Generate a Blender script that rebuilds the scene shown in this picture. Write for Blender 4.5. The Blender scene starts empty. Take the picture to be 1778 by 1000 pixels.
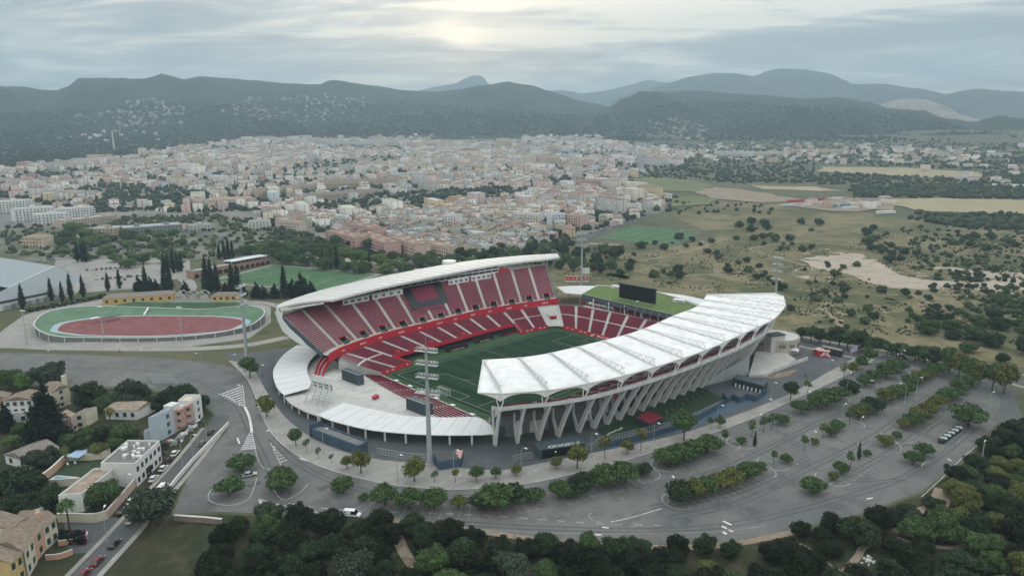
import bpy, bmesh, math, random
import numpy as np
from mathutils import Vector, Matrix, noise
from mathutils.geometry import delaunay_2d_cdt
S=bpy.context.scene
COL=S.collection
rnd=random.Random(11)
sin,cos,pi,rad=math.sin,math.cos,math.pi,math.radians
# ---------------------------------------------------------------- camera, sky, sun
FPX=1185.0; CAM=Vector((-219.148,-210.854,101.51)); YAW=.7971849; PIT=.2095280; ROLL=-.00634839
Fw=Vector((cos(YAW)*cos(PIT),sin(YAW)*cos(PIT),-sin(PIT)))
Rt=Vector((sin(YAW),-cos(YAW),0)); Up=Rt.cross(Fw)
Rt,Up=Rt*cos(ROLL)+Up*sin(ROLL),Up*cos(ROLL)-Rt*sin(ROLL)
cam=bpy.data.objects.new('camera',bpy.data.cameras.new('camera')); COL.objects.link(cam)
cam.data.sensor_width=36; cam.data.lens=FPX/1778*36; cam.data.clip_start=1; cam.data.clip_end=40000
cam.matrix_world=Matrix(((Rt.x,Up.x,-Fw.x,CAM.x),(Rt.y,Up.y,-Fw.y,CAM.y),(Rt.z,Up.z,-Fw.z,CAM.z),(0,0,0,1)))
S.camera=cam
SUN_AZ=YAW-math.atan((803-889)/FPX); SUN_EL=rad(7.4)
sunv=Vector((cos(SUN_AZ)*cos(SUN_EL),sin(SUN_AZ)*cos(SUN_EL),sin(SUN_EL)))
W=bpy.data.worlds.new('World'); S.world=W; W.use_nodes=True
def sky():
    nt=W.node_tree; N=nt.nodes; L=nt.links; N.clear()
    out=N.new('ShaderNodeOutputWorld'); mix=N.new('ShaderNodeMixShader')
    st=N.new('ShaderNodeTexSky'); st.sky_type='NISHITA'; st.sun_disc=False
    st.sun_elevation=SUN_EL; st.sun_rotation=pi/2-SUN_AZ; st.dust_density=3
    b1=N.new('ShaderNodeBackground'); b1.inputs[1].default_value=.08; L.new(st.outputs[0],b1.inputs[0])
    b2=N.new('ShaderNodeBackground'); b2.inputs[1].default_value=1.0
    tc=N.new('ShaderNodeTexCoord'); sep=N.new('ShaderNodeSeparateXYZ'); L.new(tc.outputs['Generated'],sep.inputs[0])
    def M(op,a,b=None,c=None):
        m=N.new('ShaderNodeMath'); m.operation=op
        for i,v in enumerate((a,b,c)):
            if v is None: continue
            if isinstance(v,(int,float)): m.inputs[i].default_value=v
            else: L.new(v,m.inputs[i])
        return m.outputs[0]
    z=M('MAXIMUM',sep.outputs[2],0.0); zz=M('ADD',z,.075)
    # cloud layer: directions met with a flat sheet overhead, turned so that its streaks lie across the view
    ca,sa=cos(YAW),sin(YAW)
    fx=M('ADD',M('MULTIPLY',sep.outputs[0],ca),M('MULTIPLY',sep.outputs[1],sa))
    rx=M('ADD',M('MULTIPLY',sep.outputs[0],sa),M('MULTIPLY',sep.outputs[1],-ca))
    cb=N.new('ShaderNodeCombineXYZ'); L.new(M('DIVIDE',rx,zz),cb.inputs[0]); L.new(M('DIVIDE',fx,zz),cb.inputs[1])
    def fbm(scale,det,rough,dist,sx,sy,off):
        mp=N.new('ShaderNodeMapping'); mp.inputs['Scale'].default_value=(sx,sy,1); mp.inputs['Location'].default_value=off; mp.inputs['Rotation'].default_value=(0,0,.22)
        L.new(cb.outputs[0],mp.inputs[0]); n=N.new('ShaderNodeTexNoise'); n.inputs['Scale'].default_value=scale
        n.inputs['Detail'].default_value=det; n.inputs['Roughness'].default_value=rough; n.inputs['Distortion'].default_value=dist
        L.new(mp.outputs[0],n.inputs['Vector']); return n.outputs['Fac']
    n1=fbm(.55,7,.55,1.3,.75,1.0,(3.1,1.7,0)); n2=fbm(1.5,8,.62,.8,.6,1.5,(7.3,2.2,0))
    cl=M('ADD',M('MULTIPLY',n1,.56),M('MULTIPLY',n2,.44))
    rp=N.new('ShaderNodeValToRGB'); L.new(cl,rp.inputs[0])
    e=rp.color_ramp.elements; e[0].position=.435; e[0].color=(.285,.30,.315,1); e[1].position=.565; e[1].color=(.93,.86,.72,1)
    k=rp.color_ramp.elements.new(.505); k.color=(.52,.52,.495,1)
    # glow round the veiled sun
    dt=N.new('ShaderNodeVectorMath'); dt.operation='DOT_PRODUCT'; L.new(tc.outputs['Generated'],dt.inputs[0]); dt.inputs[1].default_value=sunv
    d=M('MAXIMUM',dt.outputs['Value'],0.0)
    g1=M('MULTIPLY',M('POWER',d,1500.0),.5); g2=M('MULTIPLY',M('POWER',d,90.0),.32); g3=M('MULTIPLY',M('POWER',d,9.0),.05)
    mr=N.new('ShaderNodeMapRange'); L.new(cl,mr.inputs[0]); mr.inputs[1].default_value=.42; mr.inputs[2].default_value=.60; mr.inputs[3].default_value=.25; mr.inputs[4].default_value=1.0
    g=M('ADD',M('MULTIPLY',M('ADD',g1,g2),mr.outputs[0]),g3)
    gc=N.new('ShaderNodeMix'); gc.data_type='RGBA'; gc.blend_type='ADD'; gc.inputs[0].default_value=1
    gm=N.new('ShaderNodeVectorMath'); gm.operation='SCALE'; gm.inputs[0].default_value=(1.0,.74,.46); L.new(g,gm.inputs['Scale'])
    L.new(rp.outputs[0],gc.inputs[6]); L.new(gm.outputs[0],gc.inputs[7])
    # thinner, brighter cloud overhead
    zr=N.new('ShaderNodeMapRange'); L.new(z,zr.inputs[0]); zr.inputs[1].default_value=.16; zr.inputs[2].default_value=.6; zr.inputs[3].default_value=1.0; zr.inputs[4].default_value=ZEN
    sc=N.new('ShaderNodeVectorMath'); sc.operation='SCALE'; L.new(gc.outputs[2],sc.inputs[0]); L.new(zr.outputs[0],sc.inputs['Scale'])
    tn=N.new('ShaderNodeMix'); tn.data_type='RGBA'; tn.blend_type='MULTIPLY'; tn.inputs[0].default_value=1; tm=N.new('ShaderNodeMapRange'); tm.data_type='FLOAT_VECTOR'; L.new(z,tm.inputs[6]); tm.inputs[7].default_value=(.2,.2,.2); tm.inputs[8].default_value=(.5,.5,.5); tm.inputs[9].default_value=(1,1,1); tm.inputs[10].default_value=(.985,1.0,1.015); L.new(sc.outputs[0],tn.inputs[6]); L.new(tm.outputs[1],tn.inputs[7]); L.new(tn.outputs[2],b2.inputs[0]); mix.inputs[0].default_value=.94
    L.new(b1.outputs[0],mix.inputs[1]); L.new(b2.outputs[0],mix.inputs[2]); L.new(mix.outputs[0],out.inputs[0])
ZEN=2.5
sky()
sl=bpy.data.lights.new('sun','SUN'); sl.energy=1.0; sl.angle=rad(12); sl.color=(1,.86,.68)
so=bpy.data.objects.new('sun',sl); COL.objects.link(so); so.rotation_euler=(-sunv).to_track_quat('-Z','Y').to_euler()
S.view_settings.view_transform='Standard'; S.view_settings.look='None'; S.view_settings.gamma=1; S.view_settings.exposure=0.64
S.render.engine='CYCLES'; S.cycles.use_denoising=True; S.cycles.max_bounces=5; S.cycles.diffuse_bounces=2; S.cycles.volume_bounces=0
S.cycles.transparent_max_bounces=6; S.cycles.caustics_reflective=False; S.cycles.caustics_refractive=False
# ---------------------------------------------------------------- terrain and rays
def smooth(a,b,x):
    t=min(1,max(0,(x-a)/(b-a))); return t*t*(3-2*t)
def hgt(x,y):
    D=math.hypot(x-CAM.x,y-CAM.y)
    if D<560: return 0.0
    return 122*(min(D,3300)-560)**1.3/(2440**1.3) if D<3300 else 122*(2740/2440)**1.3+(D-3300)*.012
def ray(px,py): return (Fw*FPX+Rt*(px-889)-Up*(py-500)).normalized()
def G(px,py,z=0.0):
    d=ray(px,py); t=(z-CAM.z)/d.z; p=CAM+d*t; return Vector((p.x,p.y,z))
def T(px,py,dz=0.0):
    """where the ray of a photo point meets the rising ground"""
    d=ray(px,py); h=math.hypot(d.x,d.y); t=60.0; a=t
    while t<9000:
        p=CAM+d*t
        if p.z<hgt(p.x,p.y): break
        a=t; t*=1.03
    for _ in range(24):
        m=(a+t)/2; p=CAM+d*m
        if p.z<hgt(p.x,p.y): t=m
        else: a=m
    p=CAM+d*t; return Vector((p.x,p.y,hgt(p.x,p.y)+dz))
def ground(px,py): return T(px,py)
def onplane(px,py,A,B):
    """where the ray of a photo point meets the upright plane through A and B"""
    n=Vector((B[1]-A[1],A[0]-B[0],0)); d=ray(px,py); t=(Vector((A[0],A[1],0))-CAM).dot(n)/d.dot(n); return CAM+d*t
def PX(p):
    v=Vector(p)-CAM; z=v.dot(Fw)
    return (889+FPX*v.dot(Rt)/z,500-FPX*v.dot(Up)/z) if z>1 else (-9e3,-9e3)
def inpoly(x,y,P):
    c=False; j=len(P)-1
    for i in range(len(P)):
        if (P[i][1]>y)!=(P[j][1]>y) and x<(P[j][0]-P[i][0])*(y-P[i][1])/(P[j][1]-P[i][1])+P[i][0]: c=not c
        j=i
    return c
def spline(P,n,closed=False):
    """n points along a Catmull-Rom curve, evenly spaced"""
    P=[Vector(p) for p in P]; m=len(P); out=[]; segs=m if closed else m-1
    for i in range(segs):
        g=(lambda k:P[k%m]) if closed else (lambda k:P[min(max(k,0),m-1)])
        a,b,c,d=g(i-1),g(i),g(i+1),g(i+2)
        for k in range(16):
            t=k/16; out.append(.5*((2*b)+(c-a)*t+(2*a-5*b+4*c-d)*t*t+(3*b-a-3*c+d)*t**3))
    out.append(P[0] if closed else P[-1])
    L=[0]
    for i in range(1,len(out)): L.append(L[-1]+(out[i]-out[i-1]).length)
    res=[]; j=0; cnt=n if closed else n-1
    for i in range(n):
        s=L[-1]*i/cnt
        while j<len(L)-2 and L[j+1]<s: j+=1
        f=(s-L[j])/max(1e-9,L[j+1]-L[j]); res.append(out[j].lerp(out[j+1],min(1,f)))
    return res
# ---------------------------------------------------------------- materials
def mat(name,col,rough=.8,var=.15,scale=.3,bump=0.0,bscale=None,spec=.3,col2=None,objcol=False,island=0.0,attr=None,metal=0.0,det=5.0):
    m=bpy.data.materials.new(name); m.use_nodes=True; nt=m.node_tree; N=nt.nodes; L=nt.links
    b=N['Principled BSDF']; b.inputs['Roughness'].default_value=rough; b.inputs['Specular IOR Level'].default_value=spec; b.inputs['Metallic'].default_value=metal
    geo=N.new('ShaderNodeNewGeometry')
    nz=N.new('ShaderNodeTexNoise'); nz.inputs['Scale'].default_value=scale; nz.inputs['Detail'].default_value=det; nz.inputs['Roughness'].default_value=.6
    L.new(geo.outputs['Position'],nz.inputs['Vector'])
    mr=N.new('ShaderNodeMapRange'); L.new(nz.outputs['Fac'],mr.inputs[0]); mr.inputs[1].default_value=.3; mr.inputs[2].default_value=.7
    if objcol:
        src=N.new('ShaderNodeObjectInfo').outputs['Color']
    elif attr:
        a=N.new('ShaderNodeAttribute'); a.attribute_name=attr; src=a.outputs['Color']
    else: src=None
    if col2:
        mx=N.new('ShaderNodeMix'); mx.data_type='RGBA'; L.new(mr.outputs[0],mx.inputs[0]); mx.inputs[6].default_value=(*col,1); mx.inputs[7].default_value=(*col2,1); out=mx.outputs[2]
    else:
        mr.inputs[3].default_value=1-var; mr.inputs[4].default_value=1+var
        vm=N.new('ShaderNodeVectorMath'); vm.operation='SCALE'; L.new(mr.outputs[0],vm.inputs['Scale'])
        if src: L.new(src,vm.inputs[0])
        else: vm.inputs[0].default_value=col
        out=vm.outputs[0]
    if island:
        ir=N.new('ShaderNodeMapRange'); L.new(geo.outputs['Random Per Island'],ir.inputs[0]); ir.inputs[3].default_value=1-island; ir.inputs[4].default_value=1+island
        v2=N.new('ShaderNodeVectorMath'); v2.operation='SCALE'; L.new(ir.outputs[0],v2.inputs['Scale']); L.new(out,v2.inputs[0]); out=v2.outputs[0]
    L.new(out,b.inputs['Base Color'])
    if bump:
        n2=N.new('ShaderNodeTexNoise'); n2.inputs['Scale'].default_value=bscale or scale*4; n2.inputs['Detail'].default_value=4; L.new(geo.outputs['Position'],n2.inputs['Vector'])
        bp=N.new('ShaderNodeBump'); bp.inputs['Strength'].default_value=bump; bp.inputs['Distance'].default_value=1/(bscale or scale*4); L.new(n2.outputs['Fac'],bp.inputs['Height']); L.new(bp.outputs[0],b.inputs['Normal'])
    return m
def layered(name,c1,c2,c3,s1,s2,rough=.9,bump=.3,bscale=1.0,thr=.5,wid=.12,spec=.2):
    """two colours blended by coarse patches, a third in finer blotches"""
    m=bpy.data.materials.new(name); m.use_nodes=True; nt=m.node_tree; N=nt.nodes; L=nt.links
    b=N['Principled BSDF']; b.inputs['Roughness'].default_value=rough; b.inputs['Specular IOR Level'].default_value=spec
    geo=N.new('ShaderNodeNewGeometry'); P=geo.outputs['Position']
    def nz(s,d=6):
        n=N.new('ShaderNodeTexNoise'); n.inputs['Scale'].default_value=s; n.inputs['Detail'].default_value=d; n.inputs['Roughness'].default_value=.62; L.new(P,n.inputs['Vector']); return n.outputs['Fac']
    def rng(x,a,c):
        r=N.new('ShaderNodeMapRange'); L.new(x,r.inputs[0]); r.inputs[1].default_value=a; r.inputs[2].default_value=c; return r.outputs[0]
    def mix(f,a,c):
        x=N.new('ShaderNodeMix'); x.data_type='RGBA'; L.new(f,x.inputs[0])
        for i,v in ((6,a),(7,c)):
            if isinstance(v,tuple): x.inputs[i].default_value=(*v,1)
            else: L.new(v,x.inputs[i])
        return x.outputs[2]
    o=mix(rng(nz(s1),thr-wid,thr+wid),c1,c2); o=mix(rng(nz(s2),.5,.72),o,c3)
    vs=N.new('ShaderNodeVectorMath'); vs.operation='SCALE'; r=N.new('ShaderNodeMapRange'); L.new(nz(s2*5,3),r.inputs[0]); r.inputs[3].default_value=.72; r.inputs[4].default_value=1.28
    L.new(r.outputs[0],vs.inputs['Scale']); L.new(o,vs.inputs[0]); L.new(vs.outputs[0],b.inputs['Base Color'])
    if bump:
        bp=N.new('ShaderNodeBump'); bp.inputs['Strength'].default_value=bump; bp.inputs['Distance'].default_value=.6/bscale; L.new(nz(bscale,4),bp.inputs['Height']); L.new(bp.outputs[0],b.inputs['Normal'])
    return m
MT={}
def dm(name,*a,**k): MT[name]=mat(name,*a,**k)
dm('court_far',(.068,.140,.066),.9,.15,.08,spec=.1); dm('white_metal',(.68,.69,.69),.55,.05,.4); dm('concrete',(.40,.41,.40),.85,.2,.25,.15,1.5); dm('pale_concrete',(.56,.555,.53),.85,.16,.12,.1,1.2)
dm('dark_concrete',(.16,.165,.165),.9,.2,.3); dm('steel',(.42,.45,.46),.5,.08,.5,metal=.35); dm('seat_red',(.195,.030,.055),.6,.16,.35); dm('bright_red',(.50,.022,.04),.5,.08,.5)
dm('seat_deep',(.17,.012,.03),.7,.2,.5); dm('dark_grey',(.035,.045,.052),.6,.15,.5); dm('black',(.008,.010,.012),.5,.1,.5); dm('glass_dark',(.02,.027,.032),.15,.1,.5,spec=.6)
dm('blue_grey',(.06,.085,.10),.55,.12,.4); dm('membrane',(.76,.765,.765),.45,.11,.22,.05,.5); dm('roof_sheet',(.55,.55,.54),.5,.1,.35); dm('canopy_white',(.62,.635,.645),.5,.05,.3)
dm('turf_roof',(.10,.155,.045),.9,.25,.3,.3,3); dm('yellow',(.55,.43,.05),.6,.1,.5); dm('white_paint',(.62,.63,.62),.7,.25,.8); dm('road_paint',(.50,.51,.50),.8,.35,.9)
dm('old_paint',(.33,.335,.33),.85,.3,.8); dm('pitch_paint',(.40,.44,.40),.85,.2,.8); dm('hoarding',(.30,.30,.30),.6,.3,.8)
dm('bark',(.10,.08,.06),.9,.25,2.0); dm('rubber',(.02,.02,.02),.8,.1,1); dm('car_paint',(.5,.5,.5),.3,.03,.5,spec=.5,objcol=True); dm('paint',(.5,.5,.5),.8,.10,.25,objcol=True)
dm('lamp',(.75,.76,.76),.4,.04,1); dm('rust',(.25,.08,.05),.8,.2,1)
MT['asphalt']=layered('asphalt',(.113,.117,.116),(.160,.160,.152),(.078,.081,.082),.03,.11,.85,.1,4,.5,.14,.35)
MT['lane_asphalt']=layered('lane_asphalt',(0.085,0.0901,0.0935),(0.1105,0.1148,0.1165),(0.07225,0.0765,0.0782),.05,.2,.85,.1,4)
MT['dark_asphalt']=layered('dark_asphalt',(0.068,0.076,0.084),(0.096,0.104,0.1104),(0.056,0.0624,0.068),.06,.2,.8,.1,4,spec=.35)
MT['pavement']=layered('pavement',(.31,.30,.28),(.24,.235,.22),(.36,.35,.33),.09,.35,.85,.12,3)
MT['earth']=layered('earth',(.25,.19,.14),(.30,.25,.20),(.12,.11,.06),.08,.3,.95,.3,2)
MT['sand']=layered('sand',(.42,.36,.30),(.36,.31,.25),(.26,.23,.16),.03,.12,.95,.2,1)
MT['scrub']=layered('scrub',(.098,.104,.050),(.205,.175,.100),(.064,.073,.034),.017,.06,.95,.8,.4,.5,.10)
MT['dry_grass']=layered('dry_grass',(.175,.155,.090),(.215,.185,.115),(.10,.105,.055),.05,.2,.95,.6,1)
MT['worn_asphalt']=layered('worn_asphalt',(0.0896,0.0936,0.096),(0.108,0.112,0.1136),(0.072,0.0752,0.0768),.08,.4,.8,.05,4)
MT['meadow']=layered('meadow',(.075,.088,.04),(.11,.11,.055),(.045,.06,.025),.02,.1,.95,.6,1)
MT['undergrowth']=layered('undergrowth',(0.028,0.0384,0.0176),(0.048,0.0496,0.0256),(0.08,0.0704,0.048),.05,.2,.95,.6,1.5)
MT['dry_field']=layered('dry_field',(.37,.31,.20),(.31,.27,.17),(.24,.22,.13),.01,.05,.95,.2,.5)
MT['green_field']=layered('green_field',(.125,.145,.068),(.16,.165,.085),(.095,.115,.055),.01,.05,.95,.2,.5)
MT['park_ground']=layered('park_ground',(.085,.105,.05),(.22,.215,.19),(.06,.075,.04),.03,.12,.95,.3,.6)
MT['ground']=layered('ground',(.085,.095,.052),(.12,.115,.07),(.055,.07,.036),.006,.03,.95,.4,.3)
MT['town_ground']=layered('town_ground',(.19,.185,.17),(.24,.225,.20),(.10,.105,.085),.01,.05,.95,0)
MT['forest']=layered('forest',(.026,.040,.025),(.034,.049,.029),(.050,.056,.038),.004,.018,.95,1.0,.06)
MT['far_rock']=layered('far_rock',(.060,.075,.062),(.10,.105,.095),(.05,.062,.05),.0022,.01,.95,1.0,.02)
MT['quarry']=layered('quarry',(.30,.27,.24),(.36,.32,.28),(.10,.11,.08),.004,.02,.95,.8,.03)
dm('leaf_dark',(.028,.048,.022),.75,.3,.35,island=.45,spec=.15); dm('leaf_wood',(.0145,.0215,.0105),.75,.3,.35,island=.45,spec=.15); dm('leaf_mid',(.058,.100,.036),.75,.28,.35,island=.4,spec=.15); dm('leaf_olive',(.105,.118,.034),.75,.28,.35,island=.4,spec=.15)
dm('leaf_bright',(.100,.160,.050),.75,.28,.35,island=.4,spec=.15); dm('leaf_grey',(.046,.064,.042),.75,.28,.35,island=.4,spec=.15); dm('leaf_cypress',(.012,.022,.015),.8,.3,.5,island=.4,spec=.1)
dm('far_leaf',(.04,.055,.035),.9,.2,.1,attr='col',spec=.1); dm('far_wall',(.4,.4,.4),.85,.08,.1,attr='col',spec=.1)
dm('roof_tile',(.215,.170,.135),.9,.3,1.2,.4,3); dm('grey_tile',(.215,.195,.175),.9,.3,1.0,.4,3)
# ---------------------------------------------------------------- mesh builder
class MB:
    def __init__(s): s.v=[]; s.f=[]; s.m=[]; s.k=0
    def add(s,vs,fs):
        o=len(s.v); s.v+= [tuple(p) for p in vs]; s.f+=[tuple(i+o for i in f) for f in fs]; s.m+=[s.k]*len(fs); return s
    def quad(s,a,b,c,d): return s.add((a,b,c,d),((0,1,2,3),))
    def poly(s,pts): return s.add(pts,(tuple(range(len(pts))),))
    def box(s,c,d,rz=0.0,z0=None):
        x,y,z=c; a,b,h=d[0]/2,d[1]/2,d[2]/2
        if z0 is not None: z=z0+h
        r,q=cos(rz),sin(rz); P=[(x+u*r-w*q,y+u*q+w*r,z+t) for t in(-h,h) for u,w in((-a,-b),(a,-b),(a,b),(-a,b))]
        return s.add(P,((3,2,1,0),(4,5,6,7),(0,1,5,4),(1,2,6,5),(2,3,7,6),(3,0,4,7)))
    def prism(s,poly,z0,z1):
        n=len(poly); A=sum(poly[i][0]*poly[(i+1)%n][1]-poly[(i+1)%n][0]*poly[i][1] for i in range(n))
        if A<0: poly=poly[::-1]
        f=lambda z,i: z(i) if callable(z) else z
        P=[(p[0],p[1],f(z0,i)) for i,p in enumerate(poly)]+[(p[0],p[1],f(z1,i)) for i,p in enumerate(poly)]
        return s.add(P,(tuple(range(n-1,-1,-1)),tuple(range(n,2*n)))+tuple((i,(i+1)%n,n+(i+1)%n,n+i) for i in range(n)))
    def hexa(s,P): return s.add(P,((3,2,1,0),(4,5,6,7),(0,1,5,4),(1,2,6,5),(2,3,7,6),(3,0,4,7)))
    def bar(s,a,b,w,h=None):
        """square bar from a to b"""
        a,b=Vector(a),Vector(b); d=(b-a).normalized(); u=d.cross(Vector((0,0,1)))
        u=Vector((1,0,0)) if u.length<1e-4 else u.normalized(); n=u.cross(d); h=h or w; u=u*w/2; n=n*h/2
        return s.hexa([a-u-n,a+u-n,a+u+n,a-u+n,b-u-n,b+u-n,b+u+n,b-u+n])
    def tube(s,pts,rs,n=6,cap=True):
        pts=[Vector(p) for p in pts]; rs=rs if isinstance(rs,(list,tuple)) else [rs]*len(pts); V=[]; F=[]
        for i,p in enumerate(pts):
            d=(pts[min(i+1,len(pts)-1)]-pts[max(i-1,0)]).normalized(); u=d.cross(Vector((0,0,1)))
            u=Vector((1,0,0)) if u.length<1e-3 else u.normalized(); w=d.cross(u)
            for k in range(n): V.append(p+(u*cos(2*pi*k/n)+w*sin(2*pi*k/n))*rs[i])
        for i in range(len(pts)-1):
            for k in range(n): F.append((i*n+k,i*n+(k+1)%n,(i+1)*n+(k+1)%n,(i+1)*n+k))
        if cap: F+=[tuple(range(n-1,-1,-1)),tuple((len(pts)-1)*n+k for k in range(n))]
        return s.add(V,F)
    def strip(s,A,B):
        """ribbon between two equally long rows of points"""
        n=len(A); return s.add(list(A)+list(B),[(i,i+1,n+i+1,n+i) for i in range(n-1)])
    def sweep(s,path,prof,closed=False):
        """path: list of (point, outward xy); prof: list of (out, up)"""
        m=len(prof); V=[]; F=[]
        for p,o in path:
            for a,b in prof: V.append((p[0]+o[0]*a,p[1]+o[1]*a,p[2]+b))
        n=len(path)
        for i in range(n if closed else n-1):
            j=(i+1)%n
            for k in range(m): F.append((i*m+k,j*m+k,j*m+(k+1)%m,i*m+(k+1)%m))
        if not closed: F+=[tuple(range(m)),tuple((n-1)*m+k for k in range(m-1,-1,-1))]
        return s.add(V,F)
    def build(s,name,mats,parent=None,smooth=False):
        me=bpy.data.meshes.new(name); me.from_pydata(s.v,[],s.f)
        for m in (mats if isinstance(mats,(list,tuple)) else [mats]): me.materials.append(MT[m] if isinstance(m,str) else m)
        if s.k or any(s.m): me.polygons.foreach_set('material_index',s.m)
        if smooth: me.polygons.foreach_set('use_smooth',[True]*len(me.polygons))
        me.update(); o=bpy.data.objects.new(name,me); COL.objects.link(o)
        if parent: o.parent=parent; 
        return o
def tag(o,label=None,cat=None,group=None,kind=None):
    if label: o['label']=label
    if cat: o['category']=cat
    if group: o['group']=group
    if kind: o['kind']=kind
    return o
def thing(name,label,cat,loc=(0,0,0),rz=0.0,group=None):
    o=bpy.data.objects.new(name,None); COL.objects.link(o); o.location=loc; o.rotation_euler=(0,0,rz); o.empty_display_size=.5
    return tag(o,label,cat,group)
def copy_tree(o,parent=None):
    c=o.copy(); COL.objects.link(c)
    if parent: c.parent=parent
    for ch in list(o.children): copy_tree(ch,c)
    return c
def paint(o,c): o.color=(*c,1); return o
ORD='first second third fourth fifth sixth seventh eighth ninth tenth eleventh twelfth thirteenth fourteenth fifteenth sixteenth seventeenth eighteenth nineteenth twentieth'.split()
TENS={20:'twenty',30:'thirty',40:'forty',50:'fifty',60:'sixty',70:'seventy',80:'eighty',90:'ninety'}
def nth(i):
    if i<20: return ORD[i]
    if i>=99:
        return 'hundredth' if i==99 else 'hundred-and-'+nth(i-100)
    n=i+1; t=n//10*10
    return {20:'twentieth',30:'thirtieth',40:'fortieth',50:'fiftieth',60:'sixtieth',70:'seventieth',80:'eightieth',90:'ninetieth'}[t] if n%10==0 else TENS[t]+'-'+ORD[n%10-1]
def sheet(name,pts,m,dz=.02,grid=None,kind='structure',jit=0.0,seed=0):
    """a ground surface: outline in world xy, laid on the terrain, triangulated over a grid where the ground curves"""
    r=random.Random(seed or len(name)); P=[Vector((p[0],p[1])) for p in pts]
    if jit:
        Q=[]
        for i,a in enumerate(P):
            b=P[(i+1)%len(P)]; n=max(1,int((b-a).length/(jit*3)))
            for k in range(n): Q.append(a.lerp(b,k/n)+Vector((r.uniform(-jit,jit),r.uniform(-jit,jit))))
        P=Q
    V=list(P); E=[(i,(i+1)%len(P)) for i in range(len(P))]
    if grid:
        xs=[p.x for p in P]; ys=[p.y for p in P]; T_=[(p.x,p.y) for p in P]
        x=min(xs)
        while x<max(xs):
            y=min(ys)
            while y<max(ys):
                if inpoly(x,y,T_): V.append(Vector((x,y)))
                y+=grid
            x+=grid
    v,e,f,_,_,_=delaunay_2d_cdt(V,E,[],1,1e-4)
    b=MB(); b.add([(p.x,p.y,hgt(p.x,p.y)+dz) for p in v],[tuple(q) for q in f])
    o=b.build(name,m)
    for p in o.data.polygons:
        if p.normal.z<0: p.flip()
    return tag(o,kind=kind)
def ribbon(name,pts,w,m,dz=.03,n=None,kind='structure',closed=False):
    """a road or line of even width along world points"""
    P=spline([(p[0],p[1],0) for p in pts],n or max(8,len(pts)*8),closed); A=[];B=[]
    for i,p in enumerate(P):
        d=(P[min(i+1,len(P)-1)]-P[max(i-1,0)]).normalized(); o=Vector((-d.y,d.x,0))*w/2
        for s,Lr in((1,A),(-1,B)):
            q=p+o*s; Lr.append((q.x,q.y,hgt(q.x,q.y)+dz))
    b=MB(); b.strip(B,A); o=b.build(name,m)
    if kind: tag(o,kind=kind)
    return o
def gpx(P,z=0.0): return [G(a,b,z) for a,b in P]
def tpx(P): return [T(a,b) for a,b in P]
# ---------------------------------------------------------------- ground, hills, haze
def terrain():
    A=[]; a=-56.0
    while a<=56: A.append(a); a+=.8
    a=62.0
    while a<304: A.append(a); a+=8
    R=[0.5]; r=40.0
    while r<9000: R.append(r); r*=1.055
    b=MB(); n=len(A)
    for r in R:
        for a in A:
            t=YAW+rad(a); x,y=CAM.x+r*cos(t),CAM.y+r*sin(t); b.v.append((x,y,hgt(x,y)))
    for i in range(len(R)-1):
        for k in range(n): b.f.append((i*n+k,(i+1)*n+k,(i+1)*n+(k+1)%n,i*n+(k+1)%n)); b.m.append(0)
    o=b.build('ground','ground'); tag(o,kind='structure')
terrain()
def hill(name,sk,Dc,Df,Db,m,ns,na,seed=0,step=9,crag=2.0,rows=30):
    sk=sorted(sk); b=MB(); xs=[]; x=sk[0][0]
    while x<=sk[-1][0]: xs.append(x); x+=step
    rowsT=[(i/rows,True) for i in range(rows+1)]+[(i/6,False) for i in range(1,7)]
    H=[]
    for px in xs:
        for i in range(len(sk)-1):
            if sk[i][0]<=px<=sk[i+1][0]:
                t=(px-sk[i][0])/max(1e-6,sk[i+1][0]-sk[i][0]); t=t*t*(3-2*t)*.5+t*.5; y=sk[i][1]*(1-t)+sk[i+1][1]*t; break
        d=ray(px,y); h=math.hypot(d.x,d.y); u=Vector((d.x/h,d.y/h)); dc=Dc*(1+.05*noise.noise(Vector((px*.004,seed,0)))); H.append((u,dc,CAM.z+d.z/h*dc))
    for t,front in rowsT:
        for u,dc,top in H:
            if front: D=Df+(dc-Df)*t
            else: D=dc+(Db-dc)*t
            x,y=CAM.x+u.x*D,CAM.y+u.y*D; base=hgt(x,y)-6
            s=(t**1.25)*(.35+.65*smooth(0,1,t)) if front else 1-smooth(0,1,t)*.9
            z=base+(top-base)*s
            p=Vector((x*ns,y*ns,seed*3.1)); k=(4*s*(1-s))**.8 if front else .3*(1-t)
            z+=na*k*(noise.fractal(p,1.0,2.1,5)*.9-abs(noise.noise(p*1.7))*.9+.25)
            z+=crag*noise.fractal(Vector((x*.02,y*.02,seed)),1,2,3)*min(1,s*3)
            b.v.append((x,y,z))
    n=len(H)
    for i in range(len(rowsT)-1):
        for k in range(n-1): b.f.append((i*n+k,(i+1)*n+k,(i+1)*n+k+1,i*n+k+1)); b.m.append(0)
    o=b.build(name,m,smooth=True)
    for p in o.data.polygons:
        if p.normal.z<0: p.flip()
    tag(o,kind='structure'); return o
HILL1=hill('forested_hills',[(-420,158),(-200,150),(0,151),(35,150),(75,156),(115,160),(150,152),(180,148),(215,150),(250,152),(300,142),(350,133),(390,136),(430,139),(500,145),(545,147),(600,144),(650,149),(700,157),(755,160),(800,155),(840,148),(880,143),(920,148),(960,160),(1010,176),(1060,190),(1120,206),(1180,222),(1240,235),(1300,246)],4300,2750,5600,'forest',.0017,150,1)
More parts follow.
